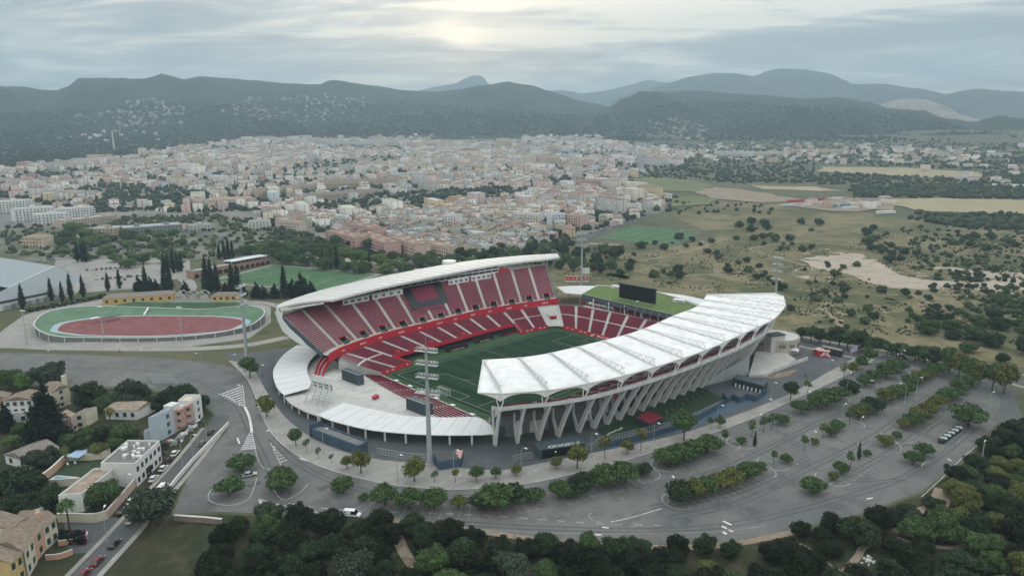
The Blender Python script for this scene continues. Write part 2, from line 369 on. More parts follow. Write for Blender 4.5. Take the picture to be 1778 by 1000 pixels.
HILL2=hill('wooded_ridge',[(930,240),(990,215),(1030,200),(1080,176),(1110,165),(1160,159),(1220,158),(1280,163),(1330,167),(1400,172),(1460,169),(1500,176),(1560,192),(1620,205),(1700,219),(1778,229),(1900,238),(2100,244)],3900,2650,5000,'forest',.0019,110,2)
hill('quarry_hill',[(1440,215),(1480,200),(1520,185),(1550,175),(1580,171),(1610,174),(1640,184),(1670,200),(1700,207),(1760,216),(1830,226),(1900,236)],4600,4100,5200,'quarry',.004,30,3,step=6)
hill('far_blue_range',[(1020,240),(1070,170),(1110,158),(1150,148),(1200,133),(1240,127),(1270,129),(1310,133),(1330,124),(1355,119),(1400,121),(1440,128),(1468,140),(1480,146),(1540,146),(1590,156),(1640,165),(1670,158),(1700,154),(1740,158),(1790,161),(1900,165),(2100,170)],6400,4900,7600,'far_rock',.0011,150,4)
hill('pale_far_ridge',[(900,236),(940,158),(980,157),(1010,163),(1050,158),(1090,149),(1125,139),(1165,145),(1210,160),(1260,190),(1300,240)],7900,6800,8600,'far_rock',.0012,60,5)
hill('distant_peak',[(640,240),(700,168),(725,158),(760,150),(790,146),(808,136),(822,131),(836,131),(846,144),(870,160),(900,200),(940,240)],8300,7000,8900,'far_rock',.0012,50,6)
def haze():
    b=MB(); b.box((4000,4500,(HZ_TOP-3)/2),(14000,14500,HZ_TOP+3)); o=b.build('haze',[]); m=bpy.data.materials.new('haze_air'); m.use_nodes=True; N=m.node_tree.nodes; N.clear()
    out=N.new('ShaderNodeOutputMaterial'); v=N.new('ShaderNodeVolumePrincipled'); v.inputs['Color'].default_value=(.575,.80,.98,1); v.inputs['Density'].default_value=HZ_D; v.inputs['Anisotropy'].default_value=.25
    m.node_tree.links.new(v.outputs[0],out.inputs['Volume']); o.data.materials.append(m); tag(o,kind='stuff'); o['label']='thin bluish air between the town and the hills'
HZ_TOP=1150; HZ_D=1.9e-4
haze()
# fields and open ground
sheet('scrubland',tpx([(985,545),(950,478),(985,445),(1020,440),(1110,440),(1250,412),(1160,372),(1240,352),(1380,352),(1560,378),(1778,388),(2100,400),(2300,660),(1790,640),(1620,612),(1500,600),(1390,585),(1330,600),(1200,560)]),'scrub',.06,22)
sheet('dry_field',tpx([(1425,290),(1560,292),(1702,300),(1704,310),(1600,309),(1420,298)]),'dry_field',.8,60,jit=8)
sheet('dry_field',tpx([(1500,346),(1640,345),(1830,350),(1860,374),(1700,371),(1620,368),(1530,356)]),'dry_field',.8,50,jit=8)
sheet('dry_field',tpx([(1300,322),(1420,326),(1470,333),(1330,330)]),'dry_field',.8,50,jit=8)
sheet('green_field',tpx([(1082,313),(1130,308),(1190,313),(1240,322),(1215,334),(1150,333),(1100,322)]),'green_field',.8,40,jit=7)
sheet('bare_field',tpx([(1205,334),(1240,325),(1330,336),(1400,350),(1330,353),(1240,346)]),'earth',.8,40,jit=7)
sheet('green_court',tpx([(1168,346),(1200,341),(1246,346),(1232,356),(1165,360)]),'green_field',1.0,40)
sheet('green_terrace',tpx([(500,236),(590,233),(600,240),(510,242)]),'green_field',1.2,50); sheet('green_terrace',tpx([(815,228),(850,224),(870,230),(830,236)]),'green_field',4,50)
SAND=[(1392,450),(1440,441),(1490,440),(1525,455),(1560,478),(1620,487),(1700,490),(1778,480),(1830,500),(1740,506),(1660,500),(1600,503),(1545,500),(1500,488),(1470,476),(1415,466)]
sheet('sandy_clearing',tpx([(1392,450),(1440,441),(1490,440),(1525,455),(1560,478),(1620,487),(1700,490),(1778,480),(1830,480),(1830,500),(1740,506),(1660,500),(1600,503),(1545,500),(1500,488),(1470,476),(1415,466)]),'sand',.12,18,jit=2.5)
sheet('sandy_clearing',tpx([(1640,462),(1690,470),(1760,474),(1800,466),(1800,480),(1700,484),(1660,478)]),'sand',.13,18,jit=2.5)
for P,w in (([(1422,532),(1442,545),(1452,560),(1465,568)],2.2),([(1390,520),(1410,515),(1440,508),(1480,512)],1.4),([(1500,560),(1530,545),(1545,538)],1.3),([(1625,525),(1650,545),(1700,570)],1.4),([(1000,445),(1080,455),(1180,440),(1260,415)],2.0),([(1240,480),(1300,470),(1380,462)],1.6),([(1100,470),(1160,480),(1250,475)],1.5),([(1560,500),(1600,520),(1640,540)],1.6),([(1300,432),(1390,420),(1500,428),(1600,424)],2.2),([(1180,400),(1290,396),(1420,386)],2.0),([(1400,462),(1340,445),(1300,432)],2.0)):
    ribbon('dirt_path',tpx(P),w*1.5,'earth',.16,30)
sheet('velodrome_verge',tpx([(-260,600),(-260,530),(0,540),(60,512),(170,505),(420,512),(520,560),(540,598),(430,612),(200,604)]),'meadow',.03)
sheet("velodrome_apron",tpx([(-200,598),(0,577),(40,548),(110,524),(180,516),(420,518),(470,533),(470,560),(432,588),(330,602),(120,604)]),"pavement",.06)
sheet('depot_yard',tpx([(1362,355),(1400,346),(1460,343),(1545,352),(1560,366),(1480,368),(1400,364)]),'earth',.9,40,jit=8)
sheet('town_ground',tpx([(-160,300),(100,287),(250,268),(420,242),(560,238),(760,236),(960,238),(1100,246),(1240,262),(1170,285),(1110,305),(1075,330),(1160,350),(1150,368),(1090,388),(1010,408),(900,442),(840,455),(760,458),(640,452),(520,436),(420,440),(300,450),(140,450),(-160,470)]),'town_ground',.15,60)
# roads and hard standing near the stadium
sheet('car_park',gpx([(-260,606),(0,612),(150,616),(290,622),(380,632),(425,645),(436,678),(450,716),(478,757),(535,795),(622,822),(705,836),(800,841),(900,833),(1000,813),(1100,786),(1200,755),(1300,720),(1400,675),(1480,637),(1528,612),(1580,622),(1640,636),(1700,655),(1765,676),(1764,700),(1722,745),(1655,812),(1600,852),(1500,890),(1380,920),(1250,943),(1100,944),(940,934),(800,915),(640,898),(520,893),(380,888),(300,893),(330,822),(395,748),(370,715),(330,690),(250,672),(0,668),(-260,666)]),'asphalt',.012)
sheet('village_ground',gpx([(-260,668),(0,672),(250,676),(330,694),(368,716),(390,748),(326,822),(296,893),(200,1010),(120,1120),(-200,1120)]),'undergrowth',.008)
ribbon('village_lane',gpx([(384,722),(372,742),(330,795),(282,850),(215,925),(125,1020),(60,1085)]),6.2,'lane_asphalt',.022,40)
sheet('lane_junction',gpx([(110,905),(165,893),(215,900),(240,925),(200,960),(120,960)]),'lane_asphalt',.018)
for off,w in ((3.9,1.5),(-3.9,1.4)):
    P=spline(gpx([(372,742),(330,795),(282,850),(215,925),(125,1020),(60,1085)]),40); A=[];B=[]
    for i,p in enumerate(P):
        d=(P[min(i+1,39)]-P[max(i-1,0)]).normalized(); o=Vector((-d.y,d.x,0)); A.append(p+o*(off-w/2)); B.append(p+o*(off+w/2))
    if off>0:
        A=[a for a in A]; 
    b=MB(); b.strip([a+Vector((0,0,.13)) for a in A],[a+Vector((0,0,.13)) for a in B]); b.strip([a+Vector((0,0,.0)) for a in (A if off<0 else B)],[a+Vector((0,0,.13)) for a in (A if off<0 else B)])
    tag(b.build('lane_pavement','pavement'),kind='structure')
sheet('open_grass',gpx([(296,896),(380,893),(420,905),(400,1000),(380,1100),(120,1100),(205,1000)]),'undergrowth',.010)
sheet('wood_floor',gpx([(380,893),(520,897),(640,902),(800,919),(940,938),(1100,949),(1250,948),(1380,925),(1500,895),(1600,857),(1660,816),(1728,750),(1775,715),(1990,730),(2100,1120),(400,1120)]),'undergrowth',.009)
for P,w in (([(1385,945),(1410,960),(1440,985),(1460,1010)],2.6),([(1460,1000),(1490,965),(1500,950),(1545,930),(1560,915)],1.8),([(1545,930),(1600,945),(1660,950),(1700,935),(1740,930)],1.6),([(690,930),(700,955),(720,985)],3.0),([(640,898),(800,917),(940,937),(1100,948),(1250,947),(1380,923)],2.2),([(1640,850),(1625,880),(1600,890)],5.0)):
    ribbon('dirt_path',gpx(P),w,'earth',.03,30)
sheet('forecourt',gpx([(370,592),(400,625),(440,650),(470,712),(540,777),(630,802),(740,812),(860,824),(1040,794),(1200,754),(1300,718),(1400,674),(1522,612),(1400,580),(1310,555),(1200,530),(1080,500),(960,500),(800,510),(700,545),(500,590)]),'dark_asphalt',.016)
KERB=[(398,626),(425,652),(441,680),(456,722),(483,764),(540,802),(622,829),(705,844),(800,849),(900,841),(1000,821),(1100,794),(1200,763),(1300,728),(1400,683),(1480,645),(1532,615)]
INNER=[(1502,612),(1440,645),(1385,677),(1320,705),(1200,748),(1100,772),(1020,788),(930,806),(860,817),(740,806),(640,795),(560,770),(510,738),(485,712),(460,675),(445,648),(425,630)]
def pavement():
    P=[(p.x,p.y) for p in spline(gpx(KERB),60)]+[(p.x,p.y) for p in spline(gpx(INNER),50)]
    b=MB(); b.prism(P,-.05,.13); tag(b.build('pavement','pavement'),kind='structure')
    K=spline(gpx(KERB),90); b=MB(); path=[]
    for i,p in enumerate(K):
        d=(K[min(i+1,89)]-K[max(i-1,0)]).normalized(); path.append((p,(d.y,-d.x)))
    b.sweep(path,[(.0,-.02),(.32,-.02),(.32,.15),(.0,.15)]); tag(b.build('kerb','concrete'),kind='structure')
pavement()
def pitch():
    m=bpy.data.materials.new('pitch_grass'); m.use_nodes=True; N=m.node_tree.nodes; L=m.node_tree.links; b=N['Principled BSDF']; b.inputs['Roughness'].default_value=.9; b.inputs['Specular IOR Level'].default_value=.1
    g=N.new('ShaderNodeNewGeometry'); s=N.new('ShaderNodeSeparateXYZ'); L.new(g.outputs['Position'],s.inputs[0])
    a=N.new('ShaderNodeMath'); a.operation='MULTIPLY'; a.inputs[1].default_value=2*pi/10.5; L.new(s.outputs[0],a.inputs[0]); w=N.new('ShaderNodeMath'); w.operation='SINE'; L.new(a.outputs[0],w.inputs[0])
    q=N.new('ShaderNodeMapRange'); L.new(w.outputs[0],q.inputs[0]); q.inputs[1].default_value=-.15; q.inputs[2].default_value=.15
    x=N.new('ShaderNodeMix'); x.data_type='RGBA'; L.new(q.outputs[0],x.inputs[0]); x.inputs[6].default_value=(.0115,.034,.0165,1); x.inputs[7].default_value=(.0165,.046,.022,1)
    n=N.new('ShaderNodeTexNoise'); n.inputs['Scale'].default_value=.12; n.inputs['Detail'].default_value=6; L.new(g.outputs['Position'],n.inputs['Vector']); r=N.new('ShaderNodeMapRange'); L.new(n.outputs[0],r.inputs[0]); r.inputs[3].default_value=.75; r.inputs[4].default_value=1.25
    v=N.new('ShaderNodeVectorMath'); v.operation='SCALE'; L.new(x.outputs[2],v.inputs[0]); L.new(r.outputs[0],v.inputs['Scale']); L.new(v.outputs[0],b.inputs['Base Color']); MT['pitch_grass']=m
    dm('border_turf',(.042,.080,.038),.9,.2,.3,spec=.1); dm('court_turf',(.065,.145,.075),.9,.12,.08,spec=.1)
    sheet('turf_border',[(-60,40),(-52,42),(-40,49),(38,49),(52,41),(58,35),(58,-42),(-61,-42)],'border_turf',.03)
    sheet('football_pitch',[(-54.5,36),(54.5,36),(54.5,-36),(-54.5,-36)],'pitch_grass',.06)
    lines(0,0,1,0,105,68,'pitch_lines',.07,.15,m='pitch_paint')
def lines(cx,cy,ux,uy,Lg,Wd,name,z,w,circle=9.15,m='road_paint'):
    b=MB(); f=lambda a,c:(cx+ux*a-uy*c,cy+uy*a+ux*c)
    def seg(a,c):
        A,B=Vector((*f(*a),0)),Vector((*f(*c),0)); d=(B-A).normalized(); o=Vector((-d.y,d.x,0))*w/2; A-=d*w/2; B+=d*w/2
        b.quad(*[(p.x,p.y,z+hgt(p.x,p.y)) for p in (A-o,B-o,B+o,A+o)])
    def arc(c,r,a0,a1,n=40):
        P=[(c[0]+r*cos(a0+(a1-a0)*i/n),c[1]+r*sin(a0+(a1-a0)*i/n)) for i in range(n+1)]
        for i in range(n): seg(P[i],P[i+1])
    h,k=Lg/2,Wd/2
    for a,c in (((-h,-k),(h,-k)),((h,-k),(h,k)),((h,k),(-h,k)),((-h,k),(-h,-k)),((0,-k),(0,k))): seg(a,c)
    arc((0,0),circle,0,2*pi)
    for s in (-1,1):
        for dx,dy in ((16.5,20.16),(5.5,9.16)):
            seg((s*h,-dy),(s*(h-dx),-dy)); seg((s*(h-dx),-dy),(s*(h-dx),dy)); seg((s*(h-dx),dy),(s*h,dy))
        a=math.acos(5.5/9.15); arc((s*(h-11),0),9.15,pi-a if s>0 else -a,pi+a if s>0 else a,12)
    o=b.build(name,m); tag(o,kind='structure'); return o
pitch()

sheet('park_grass',tpx([(-60,404),(100,394),(210,380),(330,376),(440,384),(490,400),(560,428),(450,446),(330,452),(250,446),(140,438),(60,456),(-60,446)]),'park_ground',.4,40)

def patches(name,m,poly,n,rr,dz,seed,lim=.0):
    r=random.Random(seed); b=MB(); xs=[p[0] for p in poly]; ys=[p[1] for p in poly]; k=0; t=0
    while k<n and t<n*20:
        t+=1; x,y=r.uniform(min(xs),max(xs)),r.uniform(min(ys),max(ys))
        if not inpoly(x,y,poly) or noise.noise(Vector((x*.01,y*.03,seed)))<lim: continue
        p=T(x,y); R=r.uniform(*rr); a0=r.uniform(0,6); el=r.uniform(.35,.9); q=[]; k+=1
        for i in range(22):
            a=2*pi*i/22; w=R*(1+.55*noise.noise(Vector((cos(a)*1.3,sin(a)*1.3,k*1.7)))+.25*noise.noise(Vector((cos(a)*4,sin(a)*4,k*2.3)))); u,v=cos(a)*w,sin(a)*w*el; X,Y=p.x+u*cos(a0)-v*sin(a0),p.y+u*sin(a0)+v*cos(a0); q.append((X,Y,hgt(X,Y)+dz+.002*(k%9)))
        c=(p.x,p.y,p.z+dz+.002*(k%9)); b.add([c]+q,[(0,i+1,(i+1)%22+1) for i in range(22)])
    tag(b.build(name,m),kind='structure')
SC=[(1000,470),(1100,440),(1250,412),(1400,400),(1600,392),(1790,410),(1800,600),(1620,600),(1480,590),(1390,575),(1240,520)]
patches('dry_grass_patches','dry_grass',SC,60,(5,20),.085,3,-.05)
patches('green_patches','meadow',SC,150,(4,16),.105,4,-.02)
patches('bare_soil_patches','sand',[(1330,430),(1450,425),(1560,450),(1790,470),(1790,520),(1560,515),(1420,490),(1340,470)],60,(1.2,6),.15,5,-.1)
patches('bare_soil_patches','earth',SC,60,(1.0,4.5),.13,6,0)
# ---------------------------------------------------------------- the stadium
def bw(b,name,mats,parent,smooth=False,label=None):
    """build in world coordinates under a thing that stands elsewhere"""
    o=b.build(name,mats,parent,smooth)
    o.matrix_parent_inverse=(Matrix.Translation(parent.location)@parent.rotation_euler.to_matrix().to_4x4()).inverted()
    if label: o['label']=label
    return o
MB.bw=bw
def at(C,u):
    n=len(C)-1; i=min(n-1,max(0,int(u*n))); return C[i].lerp(C[i+1],min(1,max(0,u*n-i)))
def hz(px,py,X,Y):
    lo,hi=-20,300
    for _ in range(40):
        m=(lo+hi)/2
        if PX((X,Y,m))[1]>py: lo=m
        else: hi=m
    return lo
def tier(st,I,O,zI,zO,rows,nsec,seatm,r0=lambda k:0,skip=lambda k:False,vom=None,aisle=.075,conc='pale_concrete',rail=None,wide=None,cross=None):
    c=MB(); N=nsec*6
    P=lambda u,t:at(I,u).lerp(at(O,u),t)
    def lv(r): return zI+(zO-zI)*r/rows
    for k in range(nsec):
        for j in range(6):
            u0,u1=(k+j/6)/nsec,(k+(j+1)/6)/nsec
            for r in range(r0(k),rows):
                if vom and vom(k,r) and j in (2,3): continue
                a,b_,e,f=P(u0,r/rows),P(u1,r/rows),P(u1,(r+1)/rows),P(u0,(r+1)/rows); z=lv(r+1)
                c.add([(a.x,a.y,z),(b_.x,b_.y,z),(e.x,e.y,z),(f.x,f.y,z),(a.x,a.y,lv(r)),(b_.x,b_.y,lv(r))],[(0,1,2,3),(4,5,1,0)])
    c.bw('terrace_steps',conc,st)
    for k in range(nsec):
        if skip(k): continue
        s=MB()
        for r in range(r0(k),rows):
            if cross and r==cross(k): continue
            spans=[(aisle,1-aisle)]
            if vom and vom(k,r): spans=[(aisle,.30),(.70,1-aisle)]
            for a,e in spans:
                n=3 if len(spans)==1 else 1; z=lv(r+1)
                A=[P((k+a+(e-a)*i/n)/nsec,(r+.34)/rows) for i in range(n+1)]; B=[P((k+a+(e-a)*i/n)/nsec,(r+.60)/rows) for i in range(n+1)]; Cc=[P((k+a+(e-a)*i/n)/nsec,(r+.66)/rows) for i in range(n+1)]
                q=lambda L,h:[(p.x,p.y,z+h) for p in L]
                s.strip(q(A,.02),q(A,.36)); s.strip(q(A,.36),q(B,.34)); s.strip(q(B,.34),q(Cc,.62)); s.strip(q(Cc,.62),q(Cc,.02))
        s.bw('seat_block',seatm,st)
    for k in range(nsec+1):
        u=k/nsec; a=MB(); R=min(r0(min(k,nsec-1)),r0(max(k-1,0)))
        w=aisle/nsec*.8
        for r in range(R,rows):
            for h in (0,.5):
                z=lv(r+h)+.03+(zO-zI)/rows*.5; A_,B_,C_,D_=P(max(0,u-w),(r+h)/rows),P(min(1,u+w),(r+h)/rows),P(min(1,u+w),(r+h+.5)/rows),P(max(0,u-w),(r+h+.5)/rows)
                dz=(zO-zI)/rows*.5
                a.add([(A_.x,A_.y,z),(B_.x,B_.y,z),(C_.x,C_.y,z),(D_.x,D_.y,z),(A_.x,A_.y,z-dz),(B_.x,B_.y,z-dz)],[(0,1,2,3),(4,5,1,0)])
        a.bw('aisle_stairs','concrete',st)
    return P,lv
def wallalong(C,z0,z1,w=.3):
    b=MB(); path=[]
    for i,p in enumerate(C):
        d=(C[min(i+1,len(C)-1)]-C[max(i-1,0)]).normalized(); path.append((Vector((p.x,p.y,0)),(-d.y,d.x)))
    return b.sweep(path,[(-w/2,z0),(w/2,z0),(w/2,z1),(-w/2,z1)])
V3=lambda L,z=0:[Vector((p[0],p[1],z)) for p in L]
def text_marks(st,name,pts,m='white_paint',label=None):
    pass
def main_stand():
    st=thing('main_stand','tall two-level grandstand with dark red seats under a long curved white roof','grandstand',(5,72,0))
    K=spline(V3([(-77,49.5),(-68,54.6),(-54,58.6),(-36.5,61.4),(-9,61.6),(21,62.3),(48,57.8),(74.5,50.8)]),85)
    Bc=spline(V3([(-78,53.2),(-68.5,58.2),(-54,62),(-36.5,64.8),(-9,65.2),(21,65.6),(49,61),(76.5,54.3)]),85)
    Tc=spline(V3([(-84,76.5),(-67,84),(-52,86),(-18,86.5),(18,87),(41,85.8),(60,84.2),(80,82.5),(96,80.5)]),85)
    rows=27; nsec=13
    P,lv=tier(st,Bc,Tc,11.0,24.6,rows,nsec,'seat_red',vom=lambda k,r:r<4 and k not in (0,),aisle=.07,skip=lambda k:False)
    b=MB(); b.strip([p+Vector((0,0,11.0)) for p in K],[p+Vector((0,0,11.0)) for p in Bc]); b.bw('concourse','concrete',st)
    wallalong(K,8.0,11.9,.35).bw('fascia_band','bright_red',st,label='bright red fascia band between the two tiers')
    for i in range(12):                                              # white sponsor marks on the band
        u=.07+i*.078; p=at(K,u); d=(at(K,u+.01)-p).normalized(); o=Vector((d.y,-d.x,0))*.2; m=MB(); L=[1.6,2.6][i%2]
        for k in range(7 if i%2 else 4):
            a=p+o+d*(k*.55); w=.38
            m.quad(a+Vector((0,0,9.6)),a+d*w+Vector((0,0,9.6)),a+d*w+Vector((0,0,10.2+.15*((k*7+i)%3))),a+Vector((0,0,10.2+.15*((k*7+i)%3))))
        m.bw('sponsor_lettering','white_paint',st)
    for k in range(1,nsec):
        u=k/nsec; p=at(Bc,u).lerp(at(K,u),.35); d=(at(Bc,u+.01)-at(Bc,u)).normalized(); m=MB(); m.box((p.x,p.y,0),(2.3,1.0,.16),math.atan2(d.y,d.x),11.02); m.bw('yellow_pad','yellow',st)
    for k in range(1,nsec):                                          # stair openings in the upper tier
        u0,u1=(k+2/6)/nsec,(k+4/6)/nsec; z=lv(0); zt=lv(4); A,B_=P(u0,0),P(u1,0); Cq,D=P(u1,4/rows),P(u0,4/rows)
        v=MB(); v.quad((A.x,A.y,z-.4),(B_.x,B_.y,z-.4),(Cq.x,Cq.y,z-.4),(D.x,D.y,z-.4)); v.k=0
        v.quad((D.x,D.y,z-.4),(Cq.x,Cq.y,z-.4),(Cq.x,Cq.y,zt+.3),(D.x,D.y,zt+.3))
        v.k=1; v.add([(A.x,A.y,z-.4),(D.x,D.y,z-.4),(D.x,D.y,zt+.5),(A.x,A.y,z+.7)],[(0,1,2,3)]); v.add([(B_.x,B_.y,z-.4),(Cq.x,Cq.y,z-.4),(Cq.x,Cq.y,zt+.5),(B_.x,B_.y,z+.7)],[(3,2,1,0)])
        vo=v.bw('stair_opening',['black','dark_concrete'],st)
        h=MB(); h.bar((D.x,D.y,zt+.6),(Cq.x,Cq.y,zt+.6),.35,.55); ho=h.build('opening_lintel','bright_red',vo)
    # black cloth with a red square laid over the middle rows
    for u0,u1,t0,t1,m,nm,dz in ((.405,.555,.34,1.0,'black','black_cover_sheet',1.0),(.437,.523,.52,.93,'seat_cover','red_cover_panel',1.06),(.43,.53,.26,.335,'seat_cover','red_cover_strip',1.0)):
        g=MB(); n=6; A=[];B_=[]
        for i in range(n+1):
            u=u0+(u1-u0)*i/n; a,e=P(u,t0),P(u,t1); A.append((a.x,a.y,lv(t0*rows)+dz)); B_.append((e.x,e.y,lv(t1*rows)+dz))
        g.strip(A,B_); g.bw(nm,m,st)
    # boxes and press level under the roof
    def band(u0,u1,z0,z1,off,m,nm,n=16,th=.3):
        C=[at(Tc,u0+(u1-u0)*i/n) for i in range(n+1)]
        Q=[]
        for i,p in enumerate(C):
            d=(C[min(i+1,n)]-C[max(i-1,0)]).normalized(); Q.append(p+Vector((-d.y,d.x,0))*off)
        return wallalong(Q,z0,z1,th).bw(nm,m,st),Q
    for u0,u1 in ((.20,.285),(.295,.40),(.575,.655),(.665,.745)):
        w,Q=band(u0,u1,22.9,25.9,-3.0,'white_metal','window_panel')
        for j in range(4):
            f=(j+.35)/4; p=at(Q,f); d=(Q[-1]-Q[0]).normalized(); o=Vector((d.y,-d.x,0))*.17
            for s in (0,.95):
                m=MB(); a=p+o+d*s; m.box((a.x,a.y,24.6),(.75,.06,1.2),math.atan2(d.y,d.x)); m.bw('window_pane','glass_dark',st)
    band(.15,.79,24.6,25.7,.3,'white_metal','box_parapet'); band(.15,.79,25.7,27.0,.9,'glass_dark','box_glazing'); band(.15,.79,27.0,27.7,.3,'white_metal','box_rail'); band(.15,.79,27.7,29.1,.9,'glass_dark','press_glazing')
    for i in range(25):
        u=.15+.64*i/24; p=at(Tc,u); d=(at(Tc,min(1,u+.01))-at(Tc,max(0,u-.01))).normalized(); o=Vector((-d.y,d.x,0))*.45; m=MB(); q=p+o; m.box((q.x,q.y,0),(.22,.35,4.4),math.atan2(d.y,d.x),24.7); m.bw('mullion','white_metal',st)
    band(0.0,.15,24.6,25.6,.6,'dark_concrete','back_parapet'); band(.79,1.0,24.6,26.2,.6,'concrete','back_parapet')
    band(.13,.2,24.8,26.4,.1,'bright_red','red_board',4); band(.79,.835,25.2,26.8,.3,'bright_red','red_board',4)
    # roof
    Fc=spline(V3([(-62,71.5),(-39,77.2),(-14,80.5),(18,83.5),(49,84.8),(75,81.5),(94,76.5),(104.5,77)]),49); Kc=spline(V3([(-85.5,79),(-77,88),(-44,101.5),(6,109.5),(53,111.5),(92,103),(116,91)]),49)
    r=MB(); rr=[]
    for j in range(7):
        t=j/6; rr.append([Vector((a.x+(e.x-a.x)*t,a.y+(e.y-a.y)*t,30.0-1.0*t+.9*sin(pi*t))) for a,e in zip(Fc,Kc)])
    for j in range(6): r.strip(rr[j],rr[j+1])
    r.k=1
    for j in range(6): r.strip([p-Vector((0,0,.8)) for p in rr[j+1]],[p-Vector((0,0,.8)) for p in rr[j]])
    r.k=0; dn=lambda L:[p-Vector((0,0,.8)) for p in L]
    r.strip(dn(rr[0]),rr[0]); r.strip(rr[6],dn(rr[6])); r.strip([q[0] for q in rr],[q[0]-Vector((0,0,.8)) for q in rr]); r.strip([q[-1]-Vector((0,0,.8)) for q in rr],[q[-1] for q in rr])
    ro=r.bw('roof',['roof_sheet','dark_concrete'],st)
    for j in range(1,48,2):
        m=MB()
        for q in range(6): m.bar(rr[q][j]+Vector((0,0,.06)),rr[q+1][j]+Vector((0,0,.06)),.16,.12)
        so=m.build('roof_seam','canopy_white',ro)
    m=MB(); m.sweep([(p,((0,-1))) for p in rr[0]],[(-.25,-1.0),(.25,-1.0),(.25,.12),(-.25,.12)]); m.build('roof_edge','white_metal',ro)
    for j in range(0,49,4):
        m=MB(); a,e=at(Tc,j/48),Kc[j]; a=a.lerp(e,.10); m.bar((a.x,a.y,24.0),(a.x,a.y,28.9),.5); q=a.lerp(Vector((Fc[j].x,Fc[j].y,0)),.85); m.bar((a.x,a.y,28.3),(q.x,q.y,28.9),.35,.7); m.bw('roof_bracket','white_metal',st)
    # raked ends, rear wall and the swept white edge at the near end
    for u,nm in ((0,'end_wall'),(1,'end_wall')):
        A,B_=at(Bc,u),at(Tc,u); s=MB(); s.hexa([Vector((p.x+dx,p.y,z)) for z0,z1 in (((9.6,11.6),(21.8,25.4)),) for z,(p,dx) in ((z0[0] if 0 else 9.6,(A,-.2)),(9.6,(A,.2)),(21.8,(B_,.2)),(21.8,(B_,-.2)),(11.9,(A,-.2)),(11.9,(A,.2)),(25.4,(B_,.2)),(25.4,(B_,-.2)))]); s.bw(nm,'blue_grey',st)
    A,B_=at(Bc,0),at(Tc,0); s=MB(); pl=[onplane(x,y,(A.x-.4,A.y),(B_.x-.4,B_.y)) for x,y in ((482,536),(478.5,542),(484,558),(492,575),(505,586),(518,595),(527,600),(534,600),(520,585),(503,570),(492,556),(488,545))]
    d=Vector((-.35,0,0)); n=len(pl); s.add(pl+[p+d for p in pl],[tuple(range(n)),tuple(range(2*n-1,n-1,-1))]+[(i,(i+1)%n,n+(i+1)%n,n+i) for i in range(n)]); s.bw('swept_end_edge','white_metal',st)
    back=[p.lerp(q,.12) for p,q in zip([at(Tc,i/48) for i in range(49)],Kc)]
    wallalong(back[6:],0,25,.4).bw('rear_wall','pale_concrete',st)
    low=[p.lerp(q,.35) for p,q in zip([at(Bc,i/48) for i in range(49)],[at(Tc,i/48) for i in range(49)])]
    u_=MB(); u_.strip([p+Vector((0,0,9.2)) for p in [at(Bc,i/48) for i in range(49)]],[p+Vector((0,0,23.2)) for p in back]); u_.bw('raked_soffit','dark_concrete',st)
    wallalong(low[7:],0,12.4,.3).bw('inner_wall','dark_concrete',st)
    for j in range(9,49,3):
        m=MB(); p=back[j]; m.box((p.x,p.y+.6,0),(.9,1.2,28),0,0); m.bw('rear_pier','pale_concrete',st)
    t=MB(); p=G(792,462,0); cx,cy=Kc[31].x-1,Kc[31].y+1.5
    t.tube([(cx,cy,24),(cx,cy,30.4),(cx,cy,30.7)],[4.4,4.4,4.1],20); t.bw('round_roof_tank','white_metal',st)
dm('seat_cover',(.14,.013,.036),.7,.1,.4)
main_stand()
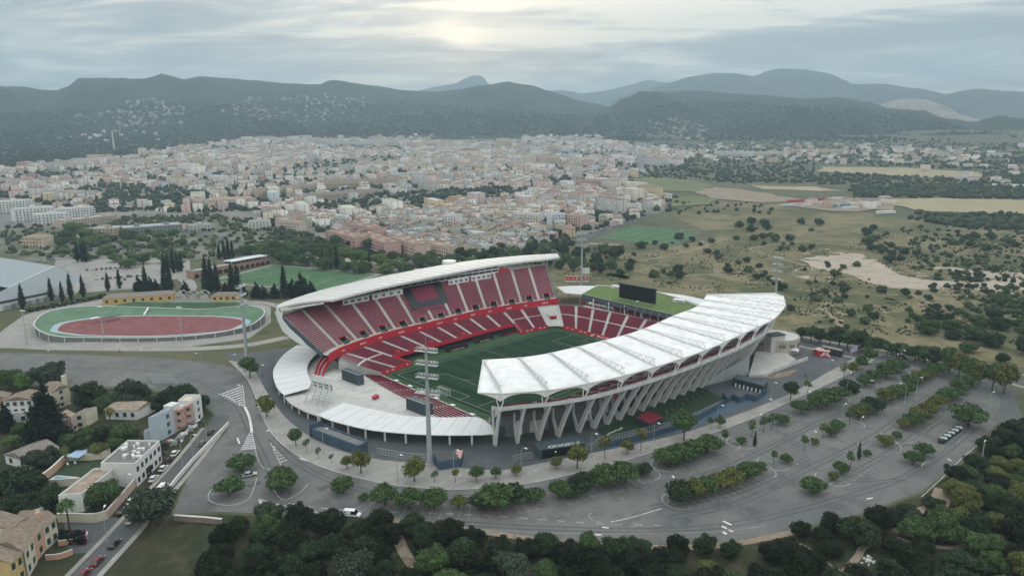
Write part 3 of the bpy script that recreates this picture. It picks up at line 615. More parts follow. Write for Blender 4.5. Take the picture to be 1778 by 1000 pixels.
def lower_bowl():
    st=thing('lower_seating_bowl','single-level red seating bowl running round the far touchline corner to the far goal','grandstand',(20,50,0))
    I=spline(V3([(-58.5,37.8),(-48,39.3),(-40,40.5),(0,41),(37,40.5),(48,39.3),(54,37.8),(57.4,33.8),(57.5,15),(57,-5),(56.5,-25),(54,-42)]),160)
    O=spline(V3([(-73,47.8),(-69,53.7),(-60,58.2),(-36.5,61),(-9,61.3),(21,62),(45,58.5),(62,53.5),(74,46.8),(77.5,37),(79,20),(80,0),(81,-14),(80,-42)]),160)
    nsec=21; rows=24; mid=lambda k:-38<at(I,(k+.5)/nsec).x<36 and at(I,(k+.5)/nsec).y>30
    tk=min(range(nsec),key=lambda k:(at(I,(k+.5)/nsec)-Vector((56.2,36,0))).length)
    P,lv=tier(st,I,O,1.0,8.0,rows,nsec,'seat_red',r0=lambda k:9 if mid(k) else 0,skip=lambda k:k==tk,aisle=.085,cross=lambda k:None if mid(k) else 13)
    for k in range(nsec):
        if k==tk: continue
        t=9/rows if mid(k) else 0; z=lv(9) if mid(k) else 1.0
        C=[P((k+i/4)/nsec,t-.012) for i in range(5)]; wallalong(C,z-.7 if mid(k) else 0,z+1.0,.25).bw('front_rail','bright_red',st)
        if mid(k): wallalong([P((k+i/4)/nsec,t+.1) for i in range(5)],0,z,.3).bw('recess_wall','black',st)
        if not mid(k):
            for s in (.3,.65):
                p=P((k+s)/nsec,-.012); d=(P((k+s+.1)/nsec,0)-P((k+s)/nsec,0)).normalized(); o=Vector((d.y,-d.x,0))*.14; m=MB(); a=p+o
                m.quad(a+Vector((0,0,.9)),a+d*1.6+Vector((0,0,.9)),a+d*1.6+Vector((0,0,1.5)),a+Vector((0,0,1.5))); m.bw('rail_lettering','white_paint',st)
    for k in range(1,nsec):
        if mid(k)!=mid(k-1):
            a,e=P(k/nsec,0),P(k/nsec,9/rows); m=MB(); m.hexa([Vector((p.x+dx,p.y,z)) for z,(p,dx) in ((0,(a,-.15)),(0,(a,.15)),(0,(e,.15)),(0,(e,-.15)),(2.0,(a,-.15)),(2.0,(a,.15)),(lv(9)+1,(e,.15)),(lv(9)+1,(e,-.15)))]); m.bw('side_rail','bright_red',st)
    for i in (2,4,6):                                              # small red kiosks of stair heads in the rows
        p=P((i+.55)/nsec,.46); m=MB(); m.box((p.x,p.y,0),(1.2,2.2,1.2),.2,lv(11)); m.bw('red_stair_head','bright_red',st)
    a,e=P((tk+.5)/nsec,.02),P((tk+.5)/nsec,.62); d=(e-a).normalized(); rz=math.atan2(d.y,d.x); c=a.lerp(e,.5)
    m=MB(); m.box((c.x,c.y,0),((e-a).length,4.2,.3),rz,.6); m.k=1; q=a.lerp(e,.78); m.box((q.x,q.y,0),(6,3.6,3.2),rz,1.0); tn=m.bw('players_tunnel',['concrete','black'],st)
    m=MB(); q=a.lerp(e,.55); m.box((q.x,q.y,0),(.5,4.4,1.3),rz,4.0); m.build('tunnel_lintel','bright_red',tn)
    for s in (-1,1):
        m=MB(); o=Vector((-d.y,d.x,0))*2.2*s; m.hexa([Vector((p.x+w*-d.y,p.y+w*d.x,z)) for z,(p,w) in ((.4,(a+o,-.12)),(.4,(a+o,.12)),(.4,(e+o,.12)),(.4,(e+o,-.12)),(1.9,(a+o,-.12)),(1.9,(a+o,.12)),(6.6,(e+o,.12)),(6.6,(e+o,-.12)))]); m.build('tunnel_wall','pale_concrete',tn)
    wallalong([at(O,i/60) for i in range(30)],0,8.0,.3).bw('back_wall','concrete',st); wallalong([at(O,i/60) for i in range(30,61)],0,8.6,.3).bw('back_wall','concrete',st)
    A,B_=at(I,0),at(O,0); s=MB(); s.hexa([Vector((p.x,p.y,z))+Vector((-dx,dx*.5,0)) for z,(p,dx) in ((0,(A,.0)),(0,(A,.3)),(0,(B_,.3)),(0,(B_,.0)),(1.6,(A,.0)),(1.6,(A,.3)),(8.6,(B_,.3)),(8.6,(B_,.0)))]); s.bw('end_wall','concrete',st)
    return st
lower_bowl()
def end_stand():
    st=thing('turf_roofed_end_stand','low end stand behind the far goal with bright green turf roof','grandstand',(95,10,0))
    F=[G(1011,510.6,14),G(1060,522,14),G(1110,533,14),G(1174.5,547.7,14),Vector((77,-42,14))]; Bk=[Vector((101,-42,14)),G(1212.5,531.7,14),G(1184.6,520,14),G(1142.5,508,14),G(1075,498,14),G(1037,496.3,14)]
    pol=[(p.x,p.y) for p in F+Bk]
    m=MB(); m.prism(pol,13.2,13.95); m.bw('roof_slab','dark_grey',st)
    m=MB(); m.poly([(p[0],p[1],13.97) for p in pol]); o=m.bw('turf_roof','turf_roof',st); 
    for p in o.data.polygons:
        if p.normal.z<0: p.flip()
    m=MB()
    R=F[:1]+Bk[::-1]
    for i in range(len(R)-1): m.bar(R[i]+Vector((0,0,.25)),R[i+1]+Vector((0,0,.25)),.5,.6)
    m.bw('roof_parapet','white_metal',st)
    m=MB()
    for i in range(len(F)-1): m.bar(F[i]+Vector((-.1,0,.05)),F[i+1]+Vector((-.1,0,.05)),.25,.25)
    m.bw('roof_front_edge','steel',st)
    m=MB(); A=[p+Vector((-.2,0,-.4)) for p in F]; B_=[p+Vector((-1.6,0,-2.4)) for p in F]; m.strip(B_,A); m.bw('dark_fascia','dark_grey',st)
    for i in range(14):
        t=i/13; y=F[0].y+(F[3].y-F[0].y)*t; x=F[0].x+(F[3].x-F[0].x)*t; m=MB(); m.bar((x-1.5,y,11.5),(x-.4,y,13.4),.15); m.bar((x-1.9,y,8.0),(x-1.9,y,11.6),.25); m.bw('fascia_post','steel',st)
    for q in range(3):
        m=MB(); 
        for j in range(9):
            y0=F[0].y+(F[3].y-F[0].y)*(j+.05)/9; y1=F[0].y+(F[3].y-F[0].y)*(j+.95)/9; x=(F[0].x+F[3].x)/2+2.0*(.5-j/9)-.8+q*1.2; m.hexa([(x,y1,8.6+q*.8),(x+.6,y1,8.6+q*.8),(x+.6,y0,8.6+q*.8),(x,y0,8.6+q*.8),(x,y1,9.3+q*.8),(x+.6,y1,9.3+q*.8),(x+.6,y0,9.3+q*.8),(x,y0,9.3+q*.8)])
        m.bw('box_seat_row','seat_deep',st)
    m=MB(); m.prism([(80,36),(104,46),(112,30),(113,5),(104,-22),(100,-42),(80,-42)],7.6,8.3); m.bw('deck','concrete',st)
    m=MB(); m.prism([(88,34),(89,34),(86,-40),(85,-40)],8.3,13.2); m.bw('back_room_wall','black',st)
    m=MB(); m.prism([(103,44),(104,46),(113,30),(114,6),(105,-22),(104,-22),(113,6),(112,30)],0,13.3); m.bw('rear_wall','white_metal',st)
    for i in range(6):
        y=30-11*i; m=MB(); m.box((81.5,y,0),(.5,.5,5),0,8.3); m.bw('support_column','white_metal',st)
    for j,(y,h) in enumerate(((33,2.6),(28.5,2.2),(24,2.4),(19,2.2))):
        m=MB(); m.box((83,y,0),(.3,3.6,h),0,8.3); w=m.bw('white_screen_panel','white_metal',st)
        for q in range(3):
            k=MB(); k.box((82.8,y-1+q,0),(.1,.5,.6),0,9.0+.3*(q%2)); k.bw('dark_hatch','black',st)
    for px,py in ((1071,500.5),(1179,524.5)):
        p=G(px,py,14); u=thing('rooftop_unit',('pale' if px<1100 else 'slatted grey')+' ventilation unit on the turf roof '+('beside the screen edge' if px<1100 else 'away from the big screen'),'air unit',p); m=MB(); m.box((0,0,0),(3.2,6.5,1.6),.1,0); m.build('casing','white_metal',u); m=MB()
        for q in range(6): m.box((-1.65,-2.7+q*1.1,.8),(.1,.7,1.0),.1)
        m.build('louvre','steel',u)
    sc=thing('video_screen','large black video screen standing on the green turf roof','screen',(89.4,5.4,14))
    m=MB(); m.box((0,0,5.3),(1.0,24.2,8.4)); m.build('cabinet','dark_grey',sc); m=MB(); m.box((-.55,0,5.3),(.12,23.4,7.7)); m.build('display','black',sc)
    for y in (-8,0,8):
        m=MB(); m.bar((1.5,y,0),(.4,y,8),.3); m.bar((.2,y,0),(.2,y,1.4),.35); m.build('leg','steel',sc)
    m=MB(); m.box((-.7,-.8,.95),(.1,2.0,.8)); m.build('badge','white_metal',sc)
end_stand()
def canopy(name,label,outer,inner,z0,z1,n,posts,zb=0,fascia=True):
    A=spline(outer,n); B_=spline(inner,n); st=thing(name,label,'canopy',(A[n//2].x,A[n//2].y,0))
    m=MB(); m.strip(A,B_); m.k=1; dn=Vector((0,0,-.25)); m.strip([p+dn for p in B_],[p+dn for p in A]); m.k=0; m.strip([p+dn for p in A],A); m.strip(B_,[p+dn for p in B_]); m.bw('canopy_sheet',['canopy_white','concrete'],st)
    for p_ in st.children[0].data.polygons: pass
    for i in range(0,n,3):
        m=MB(); m.bar(A[i]+Vector((0,0,.08)),B_[i]+Vector((0,0,.08)),.18,.14); m.bw('canopy_seam','white_metal',st)
    for i in posts:
        p=A[i].lerp(B_[i],.06); m=MB(); m.box((p.x,p.y,0),(.5,.5,p.z-.2-zb),0,zb); m.bw('post','white_metal',st)
    return st,A,B_
g3=lambda L,z:[G(a,b,z) for a,b in L]
canA,_,_=canopy('ring_canopy','white curved ring canopy beside the foot of the tall main stand',g3([(514.5,599.7),(493,615),(477.8,635),(474,649.4),(477.8,665.8),(485.4,678.5),(494.3,686)],4),g3([(547,600.2),(553.8,608.9),(537.3,627.8),(533.5,644.3),(539.9,663.3),(534.8,674.7)],4.8),0,0,31,range(1,31,4))
canB,BA,BB=canopy('ring_canopy','long white curved ring canopy nearest the near floodlight mast',g3([(552.5,720.2),(576.6,730.3),(627.2,743),(670.2,749.3),(743.6,754.4),(814.5,755),(857.5,753)],4),g3([(596.8,698.7),(652.5,711.4),(703,721),(748.7,724),(790,724.2),(827,724),(852.4,738)],4.8),0,0,37,range(0,37,4))
canC,_,_=canopy('ring_canopy','white ring canopy in the far corner beside the turf-roofed stand',g3([(966,498),(1000,496),(1036,496.5)],7.5),g3([(980,508.5),(995,510),(1011,511)],7.5),0,0,10,(0,3,6,9))
canD,_,_=canopy('ring_canopy','narrow white ring canopy sliver behind the turf roof',g3([(1148,507.5),(1190,513),(1226,521)],8),g3([(1148,510),(1188,519.5),(1214,529)],8),0,0,10,(0,3,6,9))
def plaza():
    st=thing('raised_plaza','bare white concrete terrace behind the near goal where a stand once stood','terrace',(-85,10,0))
    inner=[(p.x,p.y) for p in BB[::-1]]; pol=[(-67.5,37),(-71,15),(-72.2,0),(-73.5,-15),(-74.5,-24)]+[(p[0]+.4,p[1]+.4) for p in inner if True][2:]+[(-104.5,8.5),(-106,18),(-106.2,28),(-104.6,36),(-99,52),(-90,66),(-78,77),(-68,78),(-66,70),(-66.5,58),(-72,49)]
    m=MB(); m.prism(pol,2.55,3.0); m.bw('deck','pale_concrete_white',st)
    P=[p+Vector((1.5,.6,0)) for p in BB]; wallalong([Vector((p.x,p.y,0)) for p in P],0,2.5,.3).bw('under_wall','dark_concrete',st)
    Q=spline(V3([(-101,10),(-101.8,20),(-101.5,29),(-99.5,37),(-94,51),(-86,63)]),20); wallalong(Q,0,2.5,.3).bw('under_wall','dark_concrete',st)
    for p in spline(V3([(-105.2,10),(-106,20),(-105.6,30),(-104,36)]),5):
        m=MB(); m.box((p.x+.6,p.y,0),(.5,.5,2.6),0,0); m.bw('post','white_metal',st)
MT['pale_concrete_white']=layered('pale_concrete_white',(.50,.495,.48),(.44,.435,.42),(.36,.355,.34),.07,.25,.85,.1,2)
plaza()
def goal_end():
    st=thing('low_goal_end_seating','low strip of deep red seats between the white terrace and the near goal','grandstand',(-67,0,0))
    I=spline(V3([(-60,36),(-60.5,18),(-61,-2),(-61.4,-20),(-61.8,-38)]),50); O=spline(V3([(-67.8,37),(-71,15),(-72.2,0),(-73.5,-15),(-75,-40)]),50)
    I,O=I[::-1],O[::-1]
    tier(st,O and I,O,.9,3.0,7,6,'seat_goal',aisle=.03)
    wallalong(I,0,1.7,.5).bw('front_parapet','concrete',st)
    for i,(px,py) in enumerate(((688,661),(712,670.5),(733,680.5),(758,691.5),(786,703.5),(820,719.5))):
        p=G(px,py,2.0); u=thing('parapet_box','small white box lamp on the parapet behind the near goal, '+nth(i)+' from the far touchline','lamp',(p.x,p.y,1.7),.1,'white boxes on the goal parapet'); m=MB(); m.box((0,0,.45),(1.3,2.2,.3)); m.build('lid','white_metal',u); m=MB(); m.bar((0,0,0),(0,0,.4),.3); m.build('stem','steel',u)
dm('seat_goal',(.20,.010,.03),.65,.15,.5)
goal_end()
def extras():
    for A,B_,Cq,top,lab in (((594,658.5),(622.5,669.6),(632.5,667),(594,640.5),'dark grey shipping container on the white terrace beside the curved red seats'),((705.6,710),(737,722),(752,719),(705.6,690),'dark grey shipping container on the white terrace just behind the tall near mast')):
        a,b,c=G(*A,3.0),G(*B_,3.0),G(*Cq,3.0); h=hz(top[0],top[1],a.x,a.y)-3; d=a+(c-b); t=thing('shipping_container',lab,'container',(a.x,a.y,3.0))
        m=MB(); m.prism([(p.x,p.y) for p in (a,b,c,d)],3.0,3.0+h); m.bw('body','blue_grey',t)
        L=(b-a).length; u=(b-a).normalized(); o=Vector((u.y,-u.x,0))*.05
        m=MB()
        for k in range(int(L/.6)): q=a+u*(k*.6+.2)+o; m.bar((q.x,q.y,3.05),(q.x,q.y,2.95+h),.12)
        m.bw('corrugation','blue_grey',t)
        m=MB(); m.bar(Vector((a.x,a.y,3.05+h)),Vector((b.x,b.y,3.05+h)),.18); m.bar(Vector((b.x,b.y,3.05+h)),Vector((c.x,c.y,3.05+h)),.18); m.bw('roof_rim','steel',t)
    a,b=G(546,691,3.0),G(579,699.5,3.0); h=hz(544,647.5,a.x,a.y)-3; h2=hz(578,661,b.x,b.y)-3; H_=(h+h2)/2; t=thing('scaffold_screen_frame','open steel scaffold frame on the terrace between the two white canopies','scaffold',(a.x,a.y,3.0)); u=(b-a); n=Vector((-u.y,u.x,0)).normalized()
    m=MB()
    for i in range(11):
        p=a+u*(i/10); m.bar(Vector((p.x,p.y,3)),Vector((p.x,p.y,3+H_)),.30)
    m.bw('upright','white_metal',t); m=MB()
    for j in range(9): z=3.2+H_*j/8.2; m.bar(Vector((a.x,a.y,z)),Vector((b.x,b.y,z)),.30)
    m.bw('rail','white_metal',t)
    for i in (0,3,6,9):
        p=a+u*(i/10); q=p-n*(-5 if n.dot(CAM-p)<0 else 5)*-1; m=MB(); m.bar(Vector((p.x,p.y,3+H_*.8)),Vector((q.x,q.y,3)),.24); m.bw('brace','steel',t)
    for i in range(10):
        if i%3==2: continue
        m=MB(); p,q=a+u*((i+.15)/10),a+u*((i+.85)/10)
        for j in (4,5): z=3.2+H_*j/8.2; m.quad((p.x,p.y,z+.1),(q.x,q.y,z+.1),(q.x,q.y,z+H_/8.2-.1),(p.x,p.y,z+H_/8.2-.1))
        m.bw('back_panel','dark_grey',t)
    p=G(652,692,3); t=thing('red_cart','small red covered cart parked alone on the white terrace','cart',p,.4); m=MB(); m.box((0,0,0),(2.6,1.6,1.0),0,.35); m.build('cover','bright_red',t); m=MB(); m.box((-1.9,0,0),(1.2,.12,.12),0,.5); m.bar((-1.2,-.5,.5),(-1.2,-.5,2.6),.08); m.build('drawbar','steel',t)
    for sx in (-.8,.8):
        for sy in (-.8,.8): m=MB(); m.tube([(sx,sy-.08,.35),(sx,sy+.08,.35)],.35,10); m.build('wheel','rubber',t)
    # curved red stair sides from the upper concourse down to the terrace
    t=thing('red_stair_ramp','bright red walled stair sweeping down to the white terrace','stairs',G(552,645,3))
    for k,(off) in enumerate(((549,652),(556,653),(563,653))):
        pass
    for P in (((565,619,8),(557,627,6.5),(551,638,4.5),(547,651,3.2)),((571,622,8),(563,630,6.5),(556,641,4.5),(553,652,3.2)),((578,623,8),(569,632,6.5),(563,643,4.5),(560,653,3.2))):
        C=spline([G(*q) for q in P],14); m=MB()
        for i in range(13):
            d=(C[i+1]-C[i]).normalized(); o=Vector((-d.y,d.x,0)).normalized()*.22; m.hexa([C[i]-o-Vector((0,0,.6)),C[i]+o-Vector((0,0,.6)),C[i+1]+o-Vector((0,0,.6)),C[i+1]-o-Vector((0,0,.6)),C[i]-o+Vector((0,0,1.0)),C[i]+o+Vector((0,0,1.0)),C[i+1]+o+Vector((0,0,1.0)),C[i+1]-o+Vector((0,0,1.0))])
        m.bw('stair_wall','bright_red',t)
    C1=spline([G(*q) for q in ((565,619,8),(557,627,6.5),(551,638,4.5),(547,651,3.2))],14); C2=spline([G(*q) for q in ((578,623,8),(569,632,6.5),(563,643,4.5),(560,653,3.2))],14)
    m=MB(); m.strip([p-Vector((0,0,.3)) for p in C1],[p-Vector((0,0,.3)) for p in C2]); m.bw('stair_flight','concrete',t)
    # goals
    for gx,s,lab in ((-52.5,-1,'white goal frame with net at the near end of the pitch'),(52.5,1,'white goal frame with net at the far end of the pitch')):
        t=thing('goal',lab,'goal',(gx,0,.06)); m=MB(); m.tube([(0,-3.7,0),(0,-3.7,2.44),(0,3.7,2.44),(0,3.7,0)],.09,6); m.build('frame','lamp',t); m=MB()
        for k in range(13):
            y=-3.7+7.4*k/12; m.bar((0,y,2.4),(s*1.0,y,2.4),.03); m.bar((s*1.0,y,2.4),(s*2.2,y,0),.03)
        for k in range(5): z=.4+k*.5; x=2.2-1.2*z/2.4; m.bar((s*x,-3.7,z),(s*x,3.7,z),.03); m.bar((0,-3.7,z),(s*x,-3.7,z),.03); m.bar((0,3.7,z),(s*x,3.7,z),.03)
        m.build('net','white_metal',t)
    for i,(a,b,mk,lab) in enumerate((((776,612),(813,603),'black','black team dugout with white lettering nearest the near goal'),((826,597),(857,588),'black','black team dugout with white lettering in the middle of the touchline'),((873,585),(903,574.5),'seat_deep','team dugout with dark red seats nearest the far goal'))):
        p,q=G(*a,.06),G(*b,.06); u=(q-p); L=u.length; t=thing('dugout',lab,'dugout',p,math.atan2(u.y,u.x)); 
        m=MB(); m.box((L/2,2.2,0),(L,.15,2.1),0,0); m.build('back_wall','dark_grey',t); m=MB(); m.hexa([(0,.6,2.15),(L,.6,2.15),(L,2.3,2.0),(0,2.3,2.0),(0,.6,2.3),(L,.6,2.3),(L,2.3,2.15),(0,2.3,2.15)]); m.build('shelter_roof','glass_dark',t)
        for x in (0,L): m=MB(); m.box((x,1.4,0),(.12,1.6,2.1),0,0); m.build('side_panel','dark_grey',t)
        m=MB()
        for k in range(int(L/.7)): m.box((.5+k*.7,1.5,0),(.5,.5,.5),0,.1); m.box((.5+k*.7,1.8,0),(.5,.12,.6),0,.5)
        m.build('seat_row','seat_deep',t); m=MB(); m.box((L/2,.0,0),(L,.12,.95),0,0); m.build('front_board',mk,t)
        if i<2:
            m=MB(); n=16
            for k in range(n):
                if (k*5+i)%7==3: continue
                x=L*.22+L*.6*k/n; m.quad((x,-.08,.3),(x+L*.027,-.08,.3),(x+L*.027,-.08,.72),(x,-.08,.72))
            m.build('board_lettering','white_paint',t)
    for i,(px,py) in enumerate(((1000,575),(1030,583.5))):
        p=G(px,py,.06); t=thing('pitchside_camera','low white camera position in front of the far goal red rail, '+nth(i)+' from the tunnel','camera stand',p,.2); m=MB(); m.box((0,0,0),(1.6,2.4,.9),0,0); m.build('platform','white_metal',t); m=MB(); m.box((0,0,0),(.5,.6,.6),0,1.1); m.bar((0,0,.9),(0,0,1.2),.1); m.build('camera_body','black',t)
extras()
def near_stand():
    st=thing('white_roofed_stand','near grandstand with white tent-like membrane roof on slanting concrete ribs','grandstand',(10,-66,0))
    FC=spline([G(839,626,25),G(897.4,622.5,25),G(945.5,616,25),G(1022.7,598.4,25),G(1096,579.5,25),G(1136.6,564,25),G(1172,548,25),G(1210,533,25),G(1228,512,25)],97)
    RC=spline([G(869.6,683.5,21),G(962,676,21),G(1012.6,667,21),G(1073,654.4,21),G(1129,639.2,21),G(1195.5,618.3,21),G(1238.6,601.9,21),G(1279,584,21),G(1312,569,21),G(1345,552.5,21),G(1364,531,21)],97)
    PB=[(859.5,772),(897.4,768.3),(934,763),(968,757),(1003.7,749.3),(1030,742.5),(1053,735.5),(1074,727.8),(1094,720),(1112.6,712.2),(1131.6,705),(1149,698.7),(1166,691.8),(1183,685),(1200,678.5)]
    PT=[(868,709),(911,704),(956,700),(995,694),(1033,687),(1064,679),(1089,672),(1113,665),(1134,658.5),(1154.5,652),(1174,645.5),(1192,639),(1209,633),(1225.5,626.5),(1242,620)]
    BP=[G(*q) for q in PB]+V3([(28.6,-70.5),(35,-70.4),(41.5,-70.1),(48,-69.6),(54.5,-69),(61,-68.3),(67.5,-67.3),(74,-66.2),(80.5,-64.8),(87,-63)])
    TP_=[Vector((g.x,g.y,0)) for g in (G(*q,16.0) for q in PT)]+V3([(31,-79.3),(37.5,-79.4),(44.2,-79.3),(51,-78.9),(57.8,-78.4),(64.6,-77.6),(71.5,-76.6),(78.5,-75.3),(85.5,-73.6),(92.5,-71.2)])
    TC=spline(TP_+[Vector((100,-67.5,0))],97); BC=spline(BP,97); ribsBT=list(zip(BP,TP_))
    nb=12
    # membrane bays with arched pillows
    rib=[]
    for i in range(nb+1): rib.append((FC[i*8],RC[i*8]))
    for i in range(nb):
        m=MB(); nu,nv=10,48; V=[]
        for a in range(nu+1):
            v=a/nu
            f=at(FC,(i+v)/nb); r=at(RC,(i+v)/nb)
            for k in range(nv+1):
                s=k/nv; p=f.lerp(r,s); e=4*v*(1-v); ph=(s*6)%1.0
                V.append((p.x,p.y,p.z+e*(.22+.6*sin(pi*s))*.7+.62*e**.6*(4*ph*(1-ph))**.55-.25*(1-e)))
        m.add(V,[(a*(nv+1)+k,a*(nv+1)+k+1,(a+1)*(nv+1)+k+1,(a+1)*(nv+1)+k) for a in range(nu) for k in range(nv)])
        o=m.bw('membrane_bay','membrane',st,smooth=True)
        if o.data.polygons[5].normal.z<0: o.data.flip_normals()
    # end pieces of the roof
    tipL=G(830,682.3,21.5); R1=G(1345,509.5,24); R2=G(1360,514.5,22.5)
    m=MB(); m.add([FC[0],RC[0],tipL],[(0,1,2)]); m.bw('end_membrane','membrane',st)
    m=MB(); m.add([FC[96],R1,R2,RC[96]],[(0,3,2,1)]); m.bw('end_membrane','membrane',st)
    # trusses over the valleys
    def truss(F,R,h):
        c=MB(); up=Vector((0,0,1)); n=9; side=(R-F).cross(up).normalized()*.45
        c.tube([F+up*.35,R+up*(.4+h)],.17,5); c.tube([F+side+up*.1,R+side+up*.1],.15,5); c.tube([F-side+up*.1,R-side+up*.1],.15,5)
        for k in range(n):
            a=F.lerp(R,k/n); b=F.lerp(R,(k+.5)/n); e=F.lerp(R,(k+1)/n); hh=.35+(h+.05)*(k+.5)/n
            for sd in (side,-side): c.tube([a+sd+up*.1,b+up*hh],.085,4,False); c.tube([b+up*hh,e+sd+up*.1],.085,4,False)
        return c.bw('roof_truss','white_metal',st)
    for i in range(nb+1): truss(rib[i][0],rib[i][1],2.4)
    for a,b in ((FC[0],tipL),(tipL,RC[0]),(FC[96],R1),(R1,R2),(R2,RC[96])):
        m=MB(); m.tube([a+Vector((0,0,.1)),b+Vector((0,0,.1))],.28,6); m.bw('edge_tube','white_metal',st)
    m=MB(); m.tube([p+Vector((0,0,.1)) for p in FC[::3]],.26,6); m.bw('front_edge_tube','white_metal',st)
    m=MB(); m.tube([p for p in RC[::3]],.22,6); m.bw('rear_edge_tube','white_metal',st)
    # scalloped rear valance drawn down into funnels
    for i in range(nb):
        m=MB(); A=[];B_=[]
        for k in range(13):
            v=k/12; p=at(RC,(i+v)/nb); t=at(TC,(i+v)/nb); d=.5+2.2*abs(2*v-1)**2.6; q=p.lerp(Vector((t.x,t.y,p.z)),min(1,.16*d)); A.append(p); B_.append(q-Vector((0,0,d)))
        m.strip(B_,A); o=m.bw('scalloped_valance','membrane',st); 
    m=MB(); t=Vector((TC[0].x,TC[0].y,0)); A=[];B_=[]
    for k in range(9):
        v=k/8; p=tipL.lerp(RC[0],v); d=.3+2.4*v**1.4; A.append(p); q=p.lerp(Vector((TC[0].x,TC[0].y,p.z)),.12*d); B_.append(q-Vector((0,0,d)))
    m.strip(B_,A); m.bw('scalloped_valance','membrane',st)
    for i in range(nb+1):
        p=RC[i*8]; t=TC[i*8]; q=p.lerp(Vector((t.x,t.y,p.z)),.55); d=(RC[min(96,i*8+1)]-RC[max(0,i*8-1)]).normalized()*1.15
        m=MB()
        for s in (-1,1): m.tube([(q.x+d.x*s,q.y+d.y*s,18.6),(t.x+d.x*.25*s,t.y+d.y*.25*s,15.9)],.2,6); m.tube([(q.x+d.x*s,q.y+d.y*s,18.6),(q.x+d.x*s*.2,q.y+d.y*s*.2,20.6)],.14,5)
        m.bw('v_strut','white_metal',st)
    # ring beam, seating and slanting ribs
    path=[]
    for i,p in enumerate(TC):
        dd=(TC[min(i+1,96)]-TC[max(i-1,0)]).normalized(); path.append((Vector((p.x,p.y,0)),(dd.y,-dd.x)))
    m=MB(); m.sweep(path,[(-2.0,14.9),(.35,15.1),(.35,16.2),(-.5,16.2),(-2.0,15.7)]); m.bw('ring_beam','rib_concrete',st)
    Oc=[p+Vector((-o[0],-o[1],0))*2 for p,o in path]; Oc=[Vector((p.x,p.y,0)) for p in Oc]
    Ic=spline(V3([(-61,-36.5),(-50,-39.5),(-30,-41),(0,-41.5),(30,-41),(50,-40.5),(72,-41.5)]),97)
    tier(st,Ic[::-1],Oc[::-1],1.2,15.6,24,14,'seat_red',aisle=.06)
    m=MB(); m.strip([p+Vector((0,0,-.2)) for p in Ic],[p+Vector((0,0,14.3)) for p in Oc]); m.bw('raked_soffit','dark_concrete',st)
    m=MB(); a,e=Ic[0],Oc[0]; m.hexa([Vector((p.x+dx,p.y+dx*.4,z)) for z,(p,dx) in ((.2,(a,-.25)),(.2,(a,.25)),(13.6,(e,.25)),(13.6,(e,-.25)),(2.6,(a,-.25)),(2.6,(a,.25)),(16.4,(e,.25)),(16.4,(e,-.25)))]); m.bw('end_wall','rib_concrete',st)
    for b,t in ribsBT:
        r=Vector((t.x-b.x,t.y-b.y,0)); L=r.length; r.normalize(); s=Vector((-r.y,r.x,0))*.31; f=L/7.4; hf=1.12
        outer=[(-.75,0),(.8,0),(3.7,7.0),(7.3,13.6),(7.0,14.5),(-3.2,11.6),(-2.7,5.2)]; inner=[(-.42,2.6),(.2,2.4),(2.85,7.8),(4.5,10.9),(2.5,12.3),(-2.1,10.5),(-2.0,5.5)]
        V=[]
        for sd in (-1,1):
            for ring in (outer,inner):
                for x,z in ring: p=b+r*(x*f)+s*sd; V.append((p.x,p.y,z*hf))
        F=[]
        for k in range(7):
            j=(k+1)%7
            F+=[(k,j,7+j,7+k),(14+k,21+k,21+j,14+j),(k,14+k,14+j,j),(7+k,7+j,21+j,21+k)]
        m=MB(); m.add(V,F); rb=m.bw('slanting_rib','rib_concrete',st)
        m=MB(); e3=[b+r*(x*f)+Vector((0,0,z*hf)) for x,z in ((.86,0),(3.78,7.0),(7.38,13.6),(7.1,14.5))]
        for q in range(3):
            p0,p1=e3[q],e3[q+1]; k=s*1.45; w=r*.28; m.hexa([p0-k-w,p0+k-w,p0+k+w,p0-k+w,p1-k-w,p1+k-w,p1+k+w,p1-k+w])
        m.build('lit_rib_edge','lit_rib_edge',rb)  # added strip; its paler colour stands for light caught on the outer edge
    W_=[p.lerp(q,-.9) for p,q in zip(BC,[Vector((t.x,t.y,0)) for t in TC])]
    wallalong(W_,0,10,.3).bw('inner_wall','dark_concrete',st)
    for i,u in enumerate((.02,.07,.115,.16,.21,.27,.33,.40,.47)):
        p=at(W_,u); d=(at(W_,u+.01)-p).normalized(); o=Vector((d.y,-d.x,0))*.3; m=MB(); q=p+o; m.box((q.x,q.y,0),((4.5,2.4)[i%2],.3,(4.2,5.4)[i%2]),math.atan2(d.y,d.x),0); m.bw('entrance_panel',('blue_grey','white_metal','pale_concrete','blue_grey')[i%4],st)
    # red panels between some ribs, corrugated wall at the far end
    for u in (.335,.42,.50):
        p=at(BC,u).lerp(at(TC,u),-.35); d=(at(BC,u+.01)-at(BC,u)).normalized(); m=MB(); m.box((p.x,p.y,8.2),(3.2,.2,2.6),math.atan2(d.y,d.x)); m.bw('red_panel','bright_red',st)
    A,B_=G(1216,672,0),G(1299,651,0); m=MB(); dd=(B_-A); k=int(dd.length/.9); nn=Vector((-dd.y,dd.x,0)).normalized()*.18
    for i in range(k+1):
        p=A+dd*(i/k)+nn*(1 if i%2 else -1); h=.8+8.2*(i/k)**.9
        m.v+=[(p.x,p.y,0),(p.x,p.y,h)]
    for i in range(k): m.f.append((2*i,2*i+2,2*i+3,2*i+1)); m.m.append(0)
    m.bw('corrugated_wall','steel',st,label='pale corrugated steel wall at the foot of the far ribs')
dm('lit_rib_edge',(.64,.655,.65),.75,.1,.5); dm('rib_concrete',(.53,.55,.545),.8,.14,.35,.1,1.5)  # edge tone is the rib concrete lightened, caught light put into the colour
near_stand()
